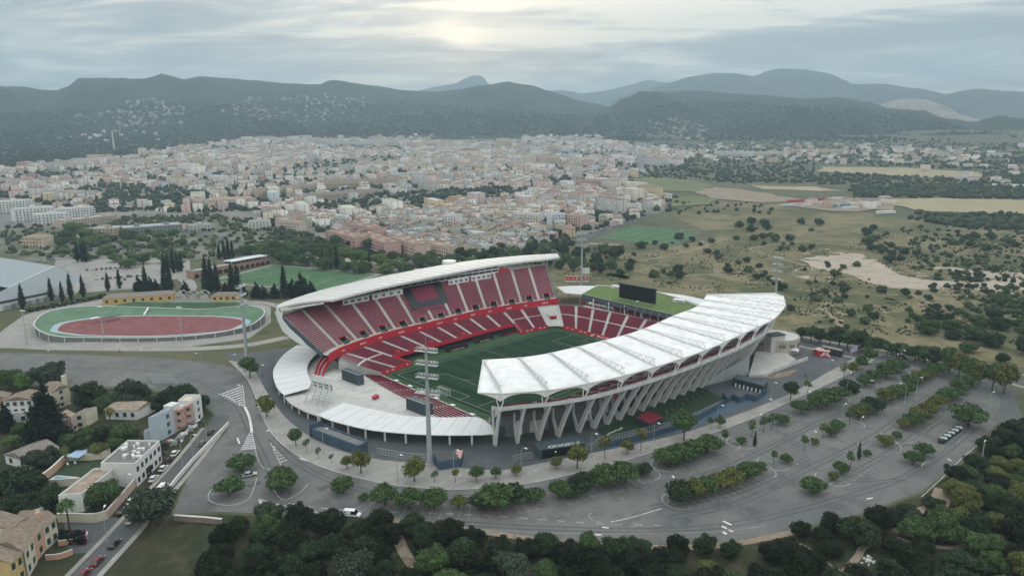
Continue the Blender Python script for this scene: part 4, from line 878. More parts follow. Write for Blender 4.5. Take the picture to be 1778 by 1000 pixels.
def mast(label,bx,by,h,nrack,yaw,name='floodlight_mast',r0=.95):
    t=thing(name,label,'floodlight',(bx,by,0),yaw,'floodlight masts round the stadium'); m=MB(); m.tube([(0,0,0),(0,0,h*.5),(0,0,h)],[r0,r0*.7,r0*.42],10); m.build('pole','steel',t)
    m=MB(); m.tube([(0,0,0),(0,0,.5)],r0*1.5,10); m.build('footing','concrete',t)
    m=MB(); m.bar((.9,0,1),(.7,0,h*.97),.12); m.build('ladder','steel',t)
    for k in range(nrack):
        z=h-1.0-k*4.3-(1.0 if k==nrack-1 and nrack>3 else 0); w=7.6 if k<nrack-1 else 8.6; p=MB()
        for zz in (0,1.1): 
            for x in (-.7,.7): p.bar((x,-w/2,z+zz),(x,w/2,z+zz),.13)
        for i in range(9): y=-w/2+w*i/8; p.bar((-.7,y,z),(-.7,y,z+1.1),.07); p.bar((.7,y,z),(.7,y,z+1.1),.07); p.bar((-.7,y,z),(.7,y,z),.07)
        p.add([(-.7,-w/2,z+.03),(.7,-w/2,z+.03),(.7,w/2,z+.03),(-.7,w/2,z+.03)],[(0,1,2,3)])
        g=p.build('lamp_platform','steel',t)
        for i in range(7):
            y=-w/2+.6+(w-1.2)*i/6; q=MB(); q.box((.95,y,z+.75),(.35,.62,.72)); q.build('floodlamp',('lamp' if i%3 else 'steel'),g)
    m=MB(); m.bar((0,0,h),(0,0,h+5),.07); m.build('lightning_rod','steel',t)
    return t
fy=math.atan2(60,90)
mast('tall near floodlight mast rising through the long white ring canopy and standing on the forecourt',-95.8,-46,39,4,math.atan2(46,95.8))
mast('floodlight mast beside the banked cycling track, left of the main stand',-91.6,101.7,37.2,3,math.atan2(-101,91))
mast('floodlight mast behind the far corner canopy and red billboards',148.7,95,39.6,3,math.atan2(-95,-148)+pi)
MR=G(1346,522,0); mast('floodlight mast rising behind the far end of the white membrane roof',MR.x,MR.y,hz(1347,446,MR.x,MR.y),4,math.atan2(-MR.y,-MR.x),r0=.9)
# ---------------------------------------------------------------- grounds round the stadium
def txt(s,size,depth=.1):
    c=bpy.data.curves.new('t','FONT'); c.body=s; c.size=size; c.extrude=depth/2; c.align_x='CENTER'; o=bpy.data.objects.new('t',c); COL.objects.link(o)
    me=bpy.data.meshes.new_from_object(o.evaluated_get(bpy.context.evaluated_depsgraph_get())); bpy.data.objects.remove(o); return me
def meshobj(name,me,m,parent,M=None):
    me.materials.clear(); me.materials.append(MT[m]); o=bpy.data.objects.new(name,me); COL.objects.link(o); o.parent=parent
    if M is not None: o.matrix_local=M
    return o
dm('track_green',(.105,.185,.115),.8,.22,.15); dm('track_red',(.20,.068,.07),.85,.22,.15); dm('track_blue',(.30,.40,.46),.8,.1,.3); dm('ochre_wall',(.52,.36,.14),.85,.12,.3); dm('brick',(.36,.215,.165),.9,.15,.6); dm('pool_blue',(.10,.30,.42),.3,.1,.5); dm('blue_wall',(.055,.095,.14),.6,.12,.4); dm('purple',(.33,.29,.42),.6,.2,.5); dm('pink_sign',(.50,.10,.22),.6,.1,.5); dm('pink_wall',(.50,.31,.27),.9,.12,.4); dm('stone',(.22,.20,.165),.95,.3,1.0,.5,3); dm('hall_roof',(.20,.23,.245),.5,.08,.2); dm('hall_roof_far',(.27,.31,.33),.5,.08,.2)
def velodrome():
    rim=[(59.5,563,4.5),(76,545,4.5),(111,535.4,4),(162,531.6,3.2),(228,533,2.8),(304,536,2.4),(354,536.7,2.6),(405,532.4,3.4),(435,531.5,4.2),(455,536,4.6),(458.5,545,4.6),(450,555,4.2),(430,566,3.2),(369,579,2.2),(278,586,2.0),(144,586,2.2),(100,584,3.2),(72,576,4.2)]
    inn=[(87,573),(97,563),(121.5,557),(160,552),(202,549),(253,547.6),(320,548),(380,549),(417,552),(433,556),(434,561),(422,568),(405,574),(350,580),(266,584.5),(152,583.5),(109,579.5),(92,577)]
    R=spline([G(*q) for q in rim],108,True); I=[]
    Iw=spline([G(*q) for q in inn],108,True); c=sum((p for p in Iw),Vector())/108
    # pair by angle about the centre
    def atang(L,a): return min(L,key=lambda p:abs((math.atan2(p.y-c.y,p.x-c.x)-a+pi)%(2*pi)-pi))
    Ifine=spline([G(*q) for q in inn],720,True); I=[atang(Ifine,math.atan2(p.y-c.y,p.x-c.x)) for p in R]
    st=thing('velodrome','oval cycling track with steep green banking and dark red infield','cycling track',(c.x,c.y,0)); n=108; cl=lambda L:L+[L[0]]
    m=MB(); Rw=cl(R); I1=cl([p+Vector((0,0,.12)) for p in I]); Mid=[a.lerp(b,.5)-Vector((0,0,.5)) for a,b in zip(Rw,I1)]; m.strip(Rw,Mid); m.strip(Mid,I1); m.bw('banked_track','track_green',st)
    I2=cl([p.lerp(c,.055)+Vector((0,0,.1)) for p in I]); m=MB(); m.strip(I1,I2); m.bw('blue_apron','track_blue',st)
    I3=cl([p.lerp(c,.075)+Vector((0,0,.1)) for p in I]); m=MB(); m.strip(I2,I3); m.bw('grey_gutter','concrete',st)
    m=MB(); cc=Vector((c.x,c.y,I3[0].z)); m.add([cc]+I3,[(0,i,i+1) for i in range(1,109)]); o=m.bw('red_infield','track_red',st)
    for p in o.data.polygons:
        if p.normal.z<0: p.flip()
    m=MB(); path=[(p,((p-c).normalized().x,(p-c).normalized().y)) for p in R]; m.sweep(path,[(-.15,.0),(.3,.0),(.3,.3),(-.15,.3)],True); m.bw('rim_kerb','white_metal',st)
    m=MB(); Ro=[p+(p-c).normalized()*.35 for p in R]; Z=[Vector((p.x,p.y,0)) for p in Ro]; m.strip(cl(Z),cl(Ro)); m.bw('outer_wall','dark_concrete',st)
    for i in range(0,108,3):
        p=R[i]+(R[i]-c).normalized()*.7
        m=MB(); m.box((p.x,p.y,0),(.28,.28,p.z),0,0); m.bw('rim_post','white_metal',st)
    for L,mm in ((((256,534.6,2.9),(259,534.8,2.9),(251.5,547.3,.2),(248,547.3,.2)),'white_metal'),):
        m=MB(); m.poly([G(*q)+Vector((0,0,.18)) for q in L]); m.bw('finish_line',mm,st)
    m=MB()
    for k in range(5):
        a=[G(193+k*9,530.4-k*1.6,2.8+k*.5),G(300+k*2,532.4-k*1.8,2.6+k*.5),G(436-k*5,530.2-k*1.3,3.2+k*.5)]; b=[G(202+k*9,528.8-k*1.6,2.8+k*.5),G(302+k*2,530.6-k*1.8,2.6+k*.5),G(431-k*5,528.9-k*1.3,3.2+k*.5)]
        A,B_=spline(a,24),spline(b,24); m.strip(A,B_); m.strip([Vector((p.x,p.y,0)) for p in A],A)
    m.bw('green_terrace_steps','track_green',st)
    for i,(px,py) in enumerate(((165,559),(194,556.5))):
        p=G(px,py,.15); t=thing('infield_shelter',('small white shelter' if i==0 else 'long grey shelter')+' standing on the red infield','shelter',p,.1); m=MB(); m.box((0,0,0),(5 if i==0 else 10,3,.3),0,2.3); m.build('roof','white_metal' if i==0 else 'blue_grey',t)
        for x in (-2,2):
            for y in (-1.2,1.2): m=MB(); m.box((x*(1 if i==0 else 2.2),y,0),(.15,.15,2.3),0,0); m.build('post','steel',t)
    for i,(px,py,ty) in enumerate(((181,592,533),(317,594,534),(48,600,540))):
        a=G(px,py); h=hz(px,ty,a.x,a.y); t=thing('lamp_mast','slim grey floodlight mast beside the cycling track, '+nth(i if i<2 else 2)+' in planting order','floodlight',a,.5,'slim masts by the cycling track'); m=MB(); m.tube([(0,0,0),(0,0,h)],[.32,.16],6); m.build('pole','steel',t); m=MB(); m.bar((0,-1.6,h),(0,1.6,h),.2)
        for y in (-1.4,-.5,.5,1.4): m.box((.2,y,h+.1),(.4,.6,.5))
        m.build('lamp_bar','lamp',t)
velodrome()
def blk(name,label,cat,A,B,depth,h,wall,roof,hip=0.0,win=0,wm='glass_dark',group=None,z0=None,over=.3):
    a,b=T(*A),T(*B); u=b-a; u.z=0; L=u.length; u.normalize(); n=Vector((-u.y,u.x,0)); n=-n if n.dot(a-CAM)<0 else n; c=(a+b)/2+n*depth/2; ang=math.atan2(u.y,u.x)
    s=-1 if n.dot(Vector((-sin(ang),cos(ang),0)))>0 else 1; t=thing(name,label,cat,(c.x,c.y,a.z),ang,group)
    m=MB(); m.box((0,0,0),(L,depth,h),0,0); o=m.build('walls',wall,t); m=MB(); x,y=L/2+over,depth/2+over
    if hip>0: e=min(y,x*.8); m.add([(-x,-y,h),(x,-y,h),(x,y,h),(-x,y,h),(-x+e*.6,0,h+hip),(x-e*.6,0,h+hip)],[(0,1,5,4),(1,2,5),(2,3,4,5),(3,0,4),(3,2,1,0)])
    else: m.box((0,0,0),(2*x,2*y,.3),0,h)
    m.build('roof',roof,t)
    for i in range(win): m=MB(); m.box((-L/2+L*(i+.5)/win,s*(depth/2+.02),h*.5),(min(1.6,L/win*.5),.1,h*.4)); m.build('window',wm,t)
    return t,L,s
blk('ochre_clubhouse','long low ochre clubhouse with grey roof beyond the far banking of the cycling track','building',(178,530),(302,522),11,4.2,'ochre_wall','grey_tile',2.0,8)
blk('ochre_clubhouse','short ochre changing block with arched doors, right of the open sheds','building',(368,523.5),(411,522.5),9,4.0,'ochre_wall','grey_tile',1.4,4,'black')
for i,(x0,x1) in enumerate(((306,319),(320,338),(341,358))):
    a,b=T(x0,522),T(x1,522); t=thing('open_shed','open concrete frame shed between the two ochre buildings, '+nth(i)+' from the left','shed',a,math.atan2(b.y-a.y,b.x-a.x),'open frame sheds'); L=(b-a).length; m=MB()
    for x in (0,L):
        for y in (0,6): m=MB(); m.box((x,y,0),(.5,.5,4),0,0); m.build('column','concrete',t)
    m=MB(); m.bar((0,0,4),(L/2,0,6),.5); m.bar((L/2,0,6),(L,0,4),.5); m.bar((0,6,4),(L/2,6,6),.5); m.bar((L/2,6,6),(L,6,4),.5); m.bar((0,0,4),(0,6,4),.4); m.bar((L,0,4),(L,6,4),.4); m.bar((L/2,0,6),(L/2,6,6),.4); m.build('gable_beams','concrete',t); m=MB(); m.box((L/2,5,0),(L*.8,.3,2.6),0,0); m.build('back_wall','pale_concrete',t)
# training pitch behind the main stand with its arcaded tribune
TL,TR,BL=T(476,461),T(652,477),T(371,488); BR=BL+TR-TL
sheet('training_pitch',[TL,TR,BR,BL],'court_far',.25,20)
ux_=(TR-TL); cx_=(TL+TR+BL+BR)/4; uu=ux_.normalized(); vv=(BL-TL); hw=vv.length-6
lines(cx_.x,cx_.y,uu.x,uu.y,ux_.length-6,hw,'training_lines',.32,.22)
sheet('training_surround',[TL+(TL-cx_)*.09,TR+(TR-cx_)*.09,BR+(BR-cx_)*.09,BL+(BL-cx_)*.09],'pavement',.12,20)
def tribune():
    t,L,s=blk('arcaded_tribune','long brick tribune with arches and white canopy beside the green training pitch','grandstand',(337,484.5),(469,457.5),9,5.6,'brick','grey_tile')
    for i in range(14):
        x=-L/2+L*(i+.5)/14; m=MB(); pts=[(x-2.0,s*4.55,.3),(x+2.0,s*4.55,.3)]+[(x+2.0*cos(q),s*4.55,2.2+1.3*sin(q)) for q in [pi*k/8 for k in range(9)]]; m.poly(pts); m.build('arch','black',t)
    m=MB(); m.box((L*.22,0,0),(L*.5,11,.35),0,8.0); m.build('canopy','canopy_white',t)
    for i in range(9): m=MB(); m.box((L*.22-L*.24+L*.48*i/8,s*3.5,0),(.25,.25,2.4),0,5.7); m.build('canopy_post','white_metal',t)
    m=MB(); m.box((L*.22,-s*3.4,0),(L*.48,.3,2.3),0,5.7); m.build('canopy_back','blue_grey',t); m=MB(); m.box((-L*.27,s*4.2,0),(L*.42,.3,1.3),0,5.7); m.build('pale_parapet','white_metal',t)
tribune()
A_,B_,C_=T(1040,413),T(1096,392.5),T(1215,405.5); D_=A_+C_-B_
sheet('far_pitch',[A_,B_,C_,D_],'court_far',.5,20); c4=(A_+B_+C_+D_)/4; u4=(C_-B_).normalized()
lines(c4.x,c4.y,u4.x,u4.y,(C_-B_).length*.80,(A_-B_).length*.86,'far_pitch_lines',.6,.25)
for nm,P,q,lab in (('advertising_fence',B_,C_,'low fence of coloured advertising boards along the far side of the second pitch'),('mesh_fence',A_,D_,'grey mesh fence along the near side of the second pitch'),('mesh_fence',C_,D_,'grey mesh fence at the right end of the second pitch'),('mesh_fence',A_,B_,'grey mesh fence with dugouts at the left end of the second pitch')):
    u=(q-P); L=u.length; k=int(L/4); t=thing(nm,lab,'fence',P); m=MB(); u.normalize()
    for i in range(k): z=hgt(P.x+u.x*L*i/k,P.y+u.y*L*i/k)-P.z; m.box((u.x*L*(i+.5)/k,u.y*L*(i+.5)/k,z),(L/k*.94,.15,1.3 if nm[0]=='a' else .5),math.atan2(u.y,u.x),z)
    o=m.build('boards','hoarding' if nm[0]=='a' else 'steel',t); m=MB()
    for i in range(0,k+1,2): z=hgt(P.x+u.x*L*i/k,P.y+u.y*L*i/k)-P.z; m.box((u.x*L*i/k,u.y*L*i/k,0),(.12,.12,3.4),0,z)
    m.build('posts','steel',t)
blk('ruined_farmhouse','roofless stone farmhouse among bushes in front of the second pitch','ruin',(1018,438),(1076,441),12,7,'stone','stone',0,6,'black',over=-.8)
def hall():
    E1,E2,E3=G(-60,533,7),G(127,496,7),G(143,480,7); R1,R2=G(14,500,11),G(96,462,11); F1,F2=G(0,447,7),G(-120,474,7)
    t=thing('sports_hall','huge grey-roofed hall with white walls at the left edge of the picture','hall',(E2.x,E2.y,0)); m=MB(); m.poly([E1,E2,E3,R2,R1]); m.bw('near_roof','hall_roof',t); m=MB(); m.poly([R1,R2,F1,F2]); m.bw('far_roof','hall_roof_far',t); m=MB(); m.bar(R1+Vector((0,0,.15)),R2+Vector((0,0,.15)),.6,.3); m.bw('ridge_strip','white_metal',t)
    d=lambda p:Vector((p.x,p.y,0)); m=MB(); m.quad(d(E1),d(E2),E2-Vector((0,0,.05)),E1-Vector((0,0,.05))); m.quad(d(E2),d(E3),E3-Vector((0,0,.05)),E2-Vector((0,0,.05))); m.bw('walls','white_metal',t)
    u=(E2-E1); 
    for i in range(7):
        p=d(E1)+u*(.36+.075*i)+Vector((.35*u.normalized().y,-.35*u.normalized().x,0))*1; p.z=0; m=MB(); m.box((p.x,p.y,1.6),(7,.3,3.0),math.atan2(u.y,u.x)); m.bw('grey_panel','steel',t)
    m=MB(); a=d(E1).lerp(d(E2),.1); b=d(E1).lerp(d(E2),.78); q=Vector((u.y,-u.x,0)).normalized()*.35; m.quad(a+q+Vector((0,0,4.6)),b+q+Vector((0,0,4.6)),b+q+Vector((0,0,6.2)),a+q+Vector((0,0,6.2))); m.bw('strip_window','blue_grey',t)
hall()
for i in range(26):
    x=52+i*6; y=541-i*.78*1.0
    if 'HG' not in globals(): HG=thing('clipped_hedge','long dark clipped hedge along the foot of the grey-roofed hall','hedge',T(120,522)); HGB=MB()
    p=T(min(x,178),max(517,543-(x-45)*.19)); q=random.Random(i)
    for k in range(26):
        s=Vector((p.x+q.uniform(-2.6,2.6),p.y+q.uniform(-2.6,2.6),q.uniform(.3,2.2))); a=Vector((q.gauss(0,1),q.gauss(0,1),q.gauss(0,1))).normalized(); b=a.cross(Vector((q.gauss(0,1),q.gauss(0,1),1))).normalized(); HGB.quad(s-a*.8,s-b*.6,s+a*.8,s+b*.6)
HGB.bw('foliage','leaf_dark',HG)
# red billboards in the scrub and a cream sign
for px0,px1,py,lab in ((981,1001,496,'red billboard with gold emblem and white lettering behind the far corner, left one'),(1002.5,1022,495,'red billboard behind the far mast pole, right one')):
    a,b=T(px0,py),T(px1,py); u=b-a; L=u.length; t=thing('billboard',lab,'billboard',a,math.atan2(u.y,u.x),'red billboards'); z0=hz(px0,489.5,a.x,a.y)-a.z; z1=hz(px0,479.5,a.x,a.y)-a.z
    m=MB(); m.box((L/2,0,(z0+z1)/2),(L,.3,z1-z0)); m.build('panel','white_metal',t); m=MB(); m.box((L/2,-.18,z0+(z1-z0)*.58),(L*.93,.06,(z1-z0)*.70)); m.build('red_field','bright_red',t); m=MB(); m.tube([(L*.27,-.28,z0+(z1-z0)*.58),(L*.27,-.22,z0+(z1-z0)*.58)],[L*.1,L*.1],8); m.build('gold_emblem','yellow',t)
    m=MB(); 
    for k in range(5): m.box((L*(.52+.08*k),-.24,z0+(z1-z0)*(.45)),(L*.055,.05,(z1-z0)*.13))
    m.box((L*.68,-.24,z0+(z1-z0)*.72),(L*.10,.05,(z1-z0)*.16)); m.build('lettering','white_paint',t)
    for x in (.15,.85): m=MB(); m.box((L*x,.1,0),(.3,.3,z0+.3),0,0); m.build('post','steel',t)
a=T(1017.5,496); t=thing('cream_sign','small cream square sign on a post above the red billboards','sign',a,-.7); z1=hz(1017,470,a.x,a.y)-a.z; m=MB(); m.box((0,0,z1),(5,.3,4.2)); m.build('panel','canopy_white',t); m=MB(); m.box((0,0,0),(.3,.3,z1-2.1),0,0); m.build('post','steel',t)
# gate building with its lettering
def gate():
    a,b=G(938,797),G(1016,785); u=b-a; L=u.length; ang=math.atan2(u.y,u.x); h=hz(938,782,a.x,a.y)
    n=Vector((-u.y,u.x,0)).normalized(); t=thing('gate_building','dark gate building on the forecourt edge with white gate lettering along its top','gate',a,ang); dp=6.0
    m=MB(); m.box((L/2,dp/2+.3,0),(L,dp-.6,h),0,0); m.build('body','blue_grey',t); m=MB(); m.box((L/2,dp/2,0),(L+.4,dp,.25),0,h); m.build('roof','blue_grey',t); m=MB(); m.box((L/2+.4,-.05,0),(L-1.0,.1,h-.4),0,.1); m.build('dark_opening','black',t)
    m=MB(); m.box((.2,.1,0),(.6,.7,h),0,0); m.box((L-.2,.1,0),(.6,.7,h),0,0); m.build('pier','blue_grey',t)
    me=txt('PORTA/PUERTA 20',1.35,.2); M=Matrix.Translation((L*.52,-.1,h+.28))@Matrix.Rotation(rad(70),4,'X'); meshobj('gate_lettering',me,'lamp',t,M)
    m=MB(); m.tube([(L*.33,-.35,1.6),(L*.33,-.35,2.1)],[.05,.35],8); m.build('lamp','lamp',t)
    # railings either side
    for P,lab in ((((890,803),(905,798),(925,796)),'tall grey railing left of the gate building'),(((1018,784),(1030,778),(1040,770)),'tall grey railing right of the gate building'),(((742,800),(700,796),(655,788)),'mesh fence at the edge of the forecourt by the tall near mast'),(((1044,768),(1100,757),(1180,736),(1248,708)),'long mesh fence beside the training turf'),(((555,757),(600,774),(640,783)),'low fence behind the long dark cabin')):
        W_=[G(*q) for q in P]; f=thing('railing',lab,'fence',W_[0]); q=spline(W_,int(sum((W_[i+1]-W_[i]).length for i in range(len(W_)-1))/1.2)+2); m=MB()
        for p in q: m.box((p.x,p.y,0),(.09,.09,2.3),0,0)
        m.bw('bars','steel',f); m=MB()
        for i in range(len(q)-1): m.bar(q[i]+Vector((0,0,2.2)),q[i+1]+Vector((0,0,2.2)),.1); m.bar(q[i]+Vector((0,0,.3)),q[i+1]+Vector((0,0,.3)),.08); m.bar(q[i]+Vector((0,0,1.2)),q[i+1]+Vector((0,0,1.2)),.06)
        m.bw('rails','steel',f)
gate()
def box4(name,label,cat,P0,P0t,P1,L,wall,roof,parts=None,group=None,z=0.0,gable=None,rim=True,win=None,wins=None,wm='glass_dark',storey=3.0,roofh=.18):
    """a building from photo points: near corner at base and top, next base corner, far corner of the eaves"""
    a=G(*P0,z); h=hz(P0t[0],P0t[1],a.x,a.y)-z; b=G(*P1,z); l=G(*L,z+h); l=Vector((l.x,l.y,z)); u=b-a; v=l-a; t=thing(name,label,cat,a,0,group); o=Vector((0,0,0)); u.z=v.z=0
    F=[o,u,u+v,v]; m=MB(); m.prism([(p.x,p.y) for p in F],0,h); m.build('walls',wall,t)
    un,vn=u.normalized(),v.normalized(); c=(u+v)/2
    Fo=[p+(p-c).normalized()*.5 for p in F]; m=MB()
    if gable:
        ax=gable; H_=min(u.length,v.length)*roofh; M1,M2=((Fo[0]+Fo[1])/2,(Fo[2]+Fo[3])/2) if ax=='v' else ((Fo[1]+Fo[2])/2,(Fo[3]+Fo[0])/2)
        Z=Vector((0,0,h)); R=[p+Z for p in Fo]+[M1+Z+Vector((0,0,H_)),M2+Z+Vector((0,0,H_))]
        m.add(R,[(0,4,5,3),(4,1,2,5),(0,1,4),(2,3,5),(3,2,1,0)] if ax=='v' else [(0,1,4,5),(2,3,5,4),(1,2,4),(3,0,5),(3,2,1,0)])
    else:
        m.prism([(p.x,p.y) for p in [q+(c-q)*.03 for q in F]],h,h+.08)
    m.build('roof',roof,t)
    if not gable and rim:
        m=MB()
        for i in range(4): m.bar(F[i]+(c-F[i]).normalized()*.25+Vector((0,0,h+.35)),F[(i+1)%4]+(c-F[(i+1)%4]).normalized()*.25+Vector((0,0,h+.35)),.3,.7)
        m.build('parapet',wall,t)
    for side,(S0,S1,n) in (('u',(o,u,win or 0)),('v',(o,v,wins or 0))):
        if not n: continue
        d=(S1-S0); D=d.length; d.normalize(); nn=Vector((d.y,-d.x,0)); nn=nn if nn.dot(S0-c)>0 else -nn; fl=max(1,round(h/storey))
        for f in range(fl):
            for i in range(n):
                p=S0+d*(D*(i+.5)/n)+nn*.04; m=MB(); m.box((p.x,p.y,h*(f+.52)/fl),(min(1.3,D/n*.5),.1,min(1.6,h/fl*.5)),math.atan2(d.y,d.x)); w=m.build('window',wm,t)
                m=MB(); q=p+nn*.06; m.box((q.x,q.y,h*(f+.52)/fl-min(.9,h/fl*.28)),(min(1.5,D/n*.6),.2,.1),math.atan2(d.y,d.x)); m.build('sill','pale_concrete',w)
    return t,a,u,v,h
box4('mast_kiosk','low dark kiosk with green and pink roof at the foot of the tall near mast','kiosk',(762,817),(759,802),(799,811),(752,787),'blue_wall','dark_grey',rim=False)
t,a,u,v,h=box4('mast_kiosk_annex','pink-roofed end of the dark kiosk by the tall near mast','kiosk',(779,814.5),(779,801),(801,809),(783,786),'blue_wall','pink_wall',rim=False)
box4('long_dark_cabin','long low dark cabin with grey flat roof by the kerb of the stadium pavement','cabin',(624,790),(622,777),(640,781),(540,746),'blue_wall','dark_concrete')
box4('dark_cabin_block','square dark cabin at the left end of the long dark cabin','cabin',(545,756),(543,738),(561,750),(537,741),'blue_wall','dark_grey')
m_,a_,u_,v_,h_=box4('turnstile_block','dark turnstile block with curved roof near the corrugated wall','gate',(1325,683),(1325,670),(1332,676),(1272,656),'dark_grey','blue_grey',rim=False)
for i in range(7):
    p=a_+v_*(.08+.13*i)+Vector((v_.y,-v_.x,0)).normalized()*(-.6 if Vector((v_.y,-v_.x,0)).dot(a_-CAM)>0 else .6); t=thing('turnstile','white turnstile post in front of the dark turnstile block, '+nth(i)+' from the right','turnstile',p,.3,'turnstiles'); m=MB(); m.box((0,0,0),(.9,.5,1.3),0,0); m.build('cabinet','white_metal',t); m=MB(); m.bar((.4,0,1),(1.0,.3,.8),.08); m.bar((.4,0,1),(1.0,-.3,.8),.08); m.build('arm','steel',t)
def zigwall():
    P=[(1255,690),(1262,700),(1272,693),(1284,700),(1296,692),(1312,697),(1330,684)]; t=thing('blue_wall','dark blue zigzag wall between the training turf and the turnstiles','wall',G(1290,700)); m=MB(); W_=[G(*q) for q in P]
    for i in range(len(W_)-1): m.bar(W_[i]+Vector((0,0,1.2)),W_[i+1]+Vector((0,0,1.2)),.25,2.4)
    m.bw('panel','blue_wall',t)
    W_=spline([G(*q) for q in ((1258,702),(1225,722),(1180,744),(1120,762),(1045,778))],24); t=thing('blue_wall','long low dark blue wall between pavement and training turf','wall',W_[12]); m=MB()
    for i in range(23): m.bar(W_[i]+Vector((0,0,1.1)),W_[i+1]+Vector((0,0,1.1)),.25,2.2)
    m.bw('panel','blue_wall',t)
zigwall()
sheet('blue_strip',gpx([(1045,775),(1120,757),(1180,738),(1255,702),(1318,690),(1330,684),(1335,690),(1262,716),(1190,746),(1120,765),(1048,781)]),'blue_wall',.03)
sheet('practice_turf',gpx([(1035,745),(1085,726),(1215,672),(1258,690),(1180,730),(1050,760)]),'pitch_plain',.035) if dm('pitch_plain',(.022,.05,.024),.9,.2,.3) is None else None
box4('red_roof_kiosk','small kiosk with flat dark red roof on the training turf','kiosk',(1128,748),(1127,736),(1151,736),(1103,724),'dark_grey','seat_deep',rim=False)
for i,(x,y) in enumerate(((1062,750),(1071,746),(1081,742))): ribbon('turf_mark',[G(x,y),G(x-8,y+5)],.5,'white_paint',.06,4)
for i in range(9):
    p=G(1158+i*9,718-i*5.0); t=thing('timber_bench','dark timber bench row beside the training turf fence, '+nth(i)+' from the kiosk','bench',p,.5+.02*i,'benches beside the turf'); m=MB(); m.box((0,0,0),(3.2,.5,.1),0,.5); m.build('seat','bark',t); m=MB(); m.box((0,.4,0),(3.2,.08,.5),0,.7); m.build('backrest','bark',t)
    for x in (-1.2,1.2): m=MB(); m.box((x,.1,0),(.12,.5,.5),0,0); m.build('leg','dark_grey',t)
def right_yard():
    c=G(1342,604); R=(G(1377,596)-G(1312,611)).length/2*.78; c=(G(1377,598)+G(1314,612))/2; t=thing('round_building','low round beige concrete building behind the end of the white membrane roof','building',c); m=MB(); m.tube([(0,0,0),(0,0,6.6)],R,40,False); m.build('curved_wall','beige_wall',t); m=MB(); m.tube([(0,0,6.6),(0,0,6.8)],R*.99,40); m.build('roof','pale_concrete',t); m=MB(); m.tube([(0,0,6.8),(0,0,7.4)],R,40,False); m.build('parapet','pale_concrete',t)
    for i in range(40):
        an=2*pi*i/40
        if i%3==2: continue
        m=MB(); m.box((cos(an)*R,sin(an)*R,4.2),(.3,1.3,1.6),an); m.build('window','dark_concrete',t)
    a=G(1337,616,0); box4('blank_stair_tower','blank pale stair tower standing in front of the round building','tower',(1337,616),(1335,585),(1361,613),(1337.5,584.5),'pale_concrete_white','pale_concrete') if 0 else None
    p,q=G(1338,617),G(1361,613.5); h=hz(1338,585,p.x,p.y); u=q-p; t=thing('blank_stair_tower','blank pale stair tower standing in front of the round building','tower',p,math.atan2(u.y,u.x)); m=MB(); m.box((u.length/2,2.6,0),(u.length,5,h),0,0); m.build('walls','pale_concrete_white',t); m=MB(); m.box((u.length/2,2.6,0),(u.length+.6,5.6,.4),0,h); m.build('roof','dark_grey',t)
    P=[(1300,655),(1329,655),(1382,628),(1358,612),(1312,614)]; t=thing('pale_deck','pale concrete deck between the corrugated wall and the round building','terrace',G(1340,640)); m=MB(); m.prism([(g.x,g.y) for g in gpx(P)],0,1.2); m.bw('deck','pale_concrete_white',t)
    W_=[G(1345,646),G(1372,636),G(1402,625)]; t=thing('ramp_wall','low white ramp wall on the dark asphalt right of the pale deck','wall',W_[1]); m=MB()
    for i in range(2): m.bar(W_[i]+Vector((0,0,.8)),W_[i+1]+Vector((0,0,.8)),.5,1.6)
    m.bw('wall','pale_concrete',t)
    sheet('red_earth_bed',gpx([(1330,656),(1352,647),(1386,641),(1372,651),(1345,657)]),'earth',.05)
    for P0,P0t,P1,L,wm,lab in (((1441,621.5),(1441,609),(1443,620.5),(1418,606),'bright_red','bright red container hut with a white emblem on its front'),((1418,617),(1418,607),(1441,617),(1411,604),'bright_red','red container behind the emblem hut')):
        pass
    p,q=G(1418.5,618.5),G(1440,621); h=hz(1418.5,609,p.x,p.y); u=q-p; t=thing('red_container','bright red container hut with white emblem on its front','container',p,math.atan2(u.y,u.x)); L=u.length; m=MB(); m.box((L/2,1.5,0),(L,3,h),0,0); m.build('body','bright_red',t); m=MB(); m.box((L/2,1.5,0),(L+.2,3.2,.15),0,h); m.build('roof','pink_wall',t)
    m=MB(); x=L*.68; m.add([(x-2.4,-.06,.3),(x-1.5,-.06,.3),(x-.05,-.06,h*.85),(x-.7,-.06,h*.9)],[(0,1,2,3)]); m.add([(x+2.4,-.06,.3),(x+1.5,-.06,.3),(x+.0,-.06,h*.85),(x+.6,-.06,h*.9)],[(3,2,1,0)]); m.add([(x-.9,-.06,h*.32),(x+.9,-.06,h*.32),(x+.6,-.06,h*.48),(x-.6,-.06,h*.48)],[(0,1,2,3)]); m.build('emblem','lamp',t)
    p,q=G(1411.5,614.5),G(1421,617); h=hz(1411.5,606,p.x,p.y); u=q-p; t=thing('red_container','plain red container at the left of the emblem hut','container',p,math.atan2(u.y,u.x)); L=u.length; m=MB(); m.box((L/2,2.4,0),(L,4.6,h),0,0); m.build('body','bright_red',t); m=MB(); m.box((L/2,2.4,0),(L+.2,4.8,.15),0,h); m.build('roof','concrete',t)
    box4('dark_store','dark store with brownish flat roof beside the red containers','building',(1460,620.5),(1460,609.5),(1463.5,617.5),(1425,601.5),'dark_grey','earthy_roof',rim=False)
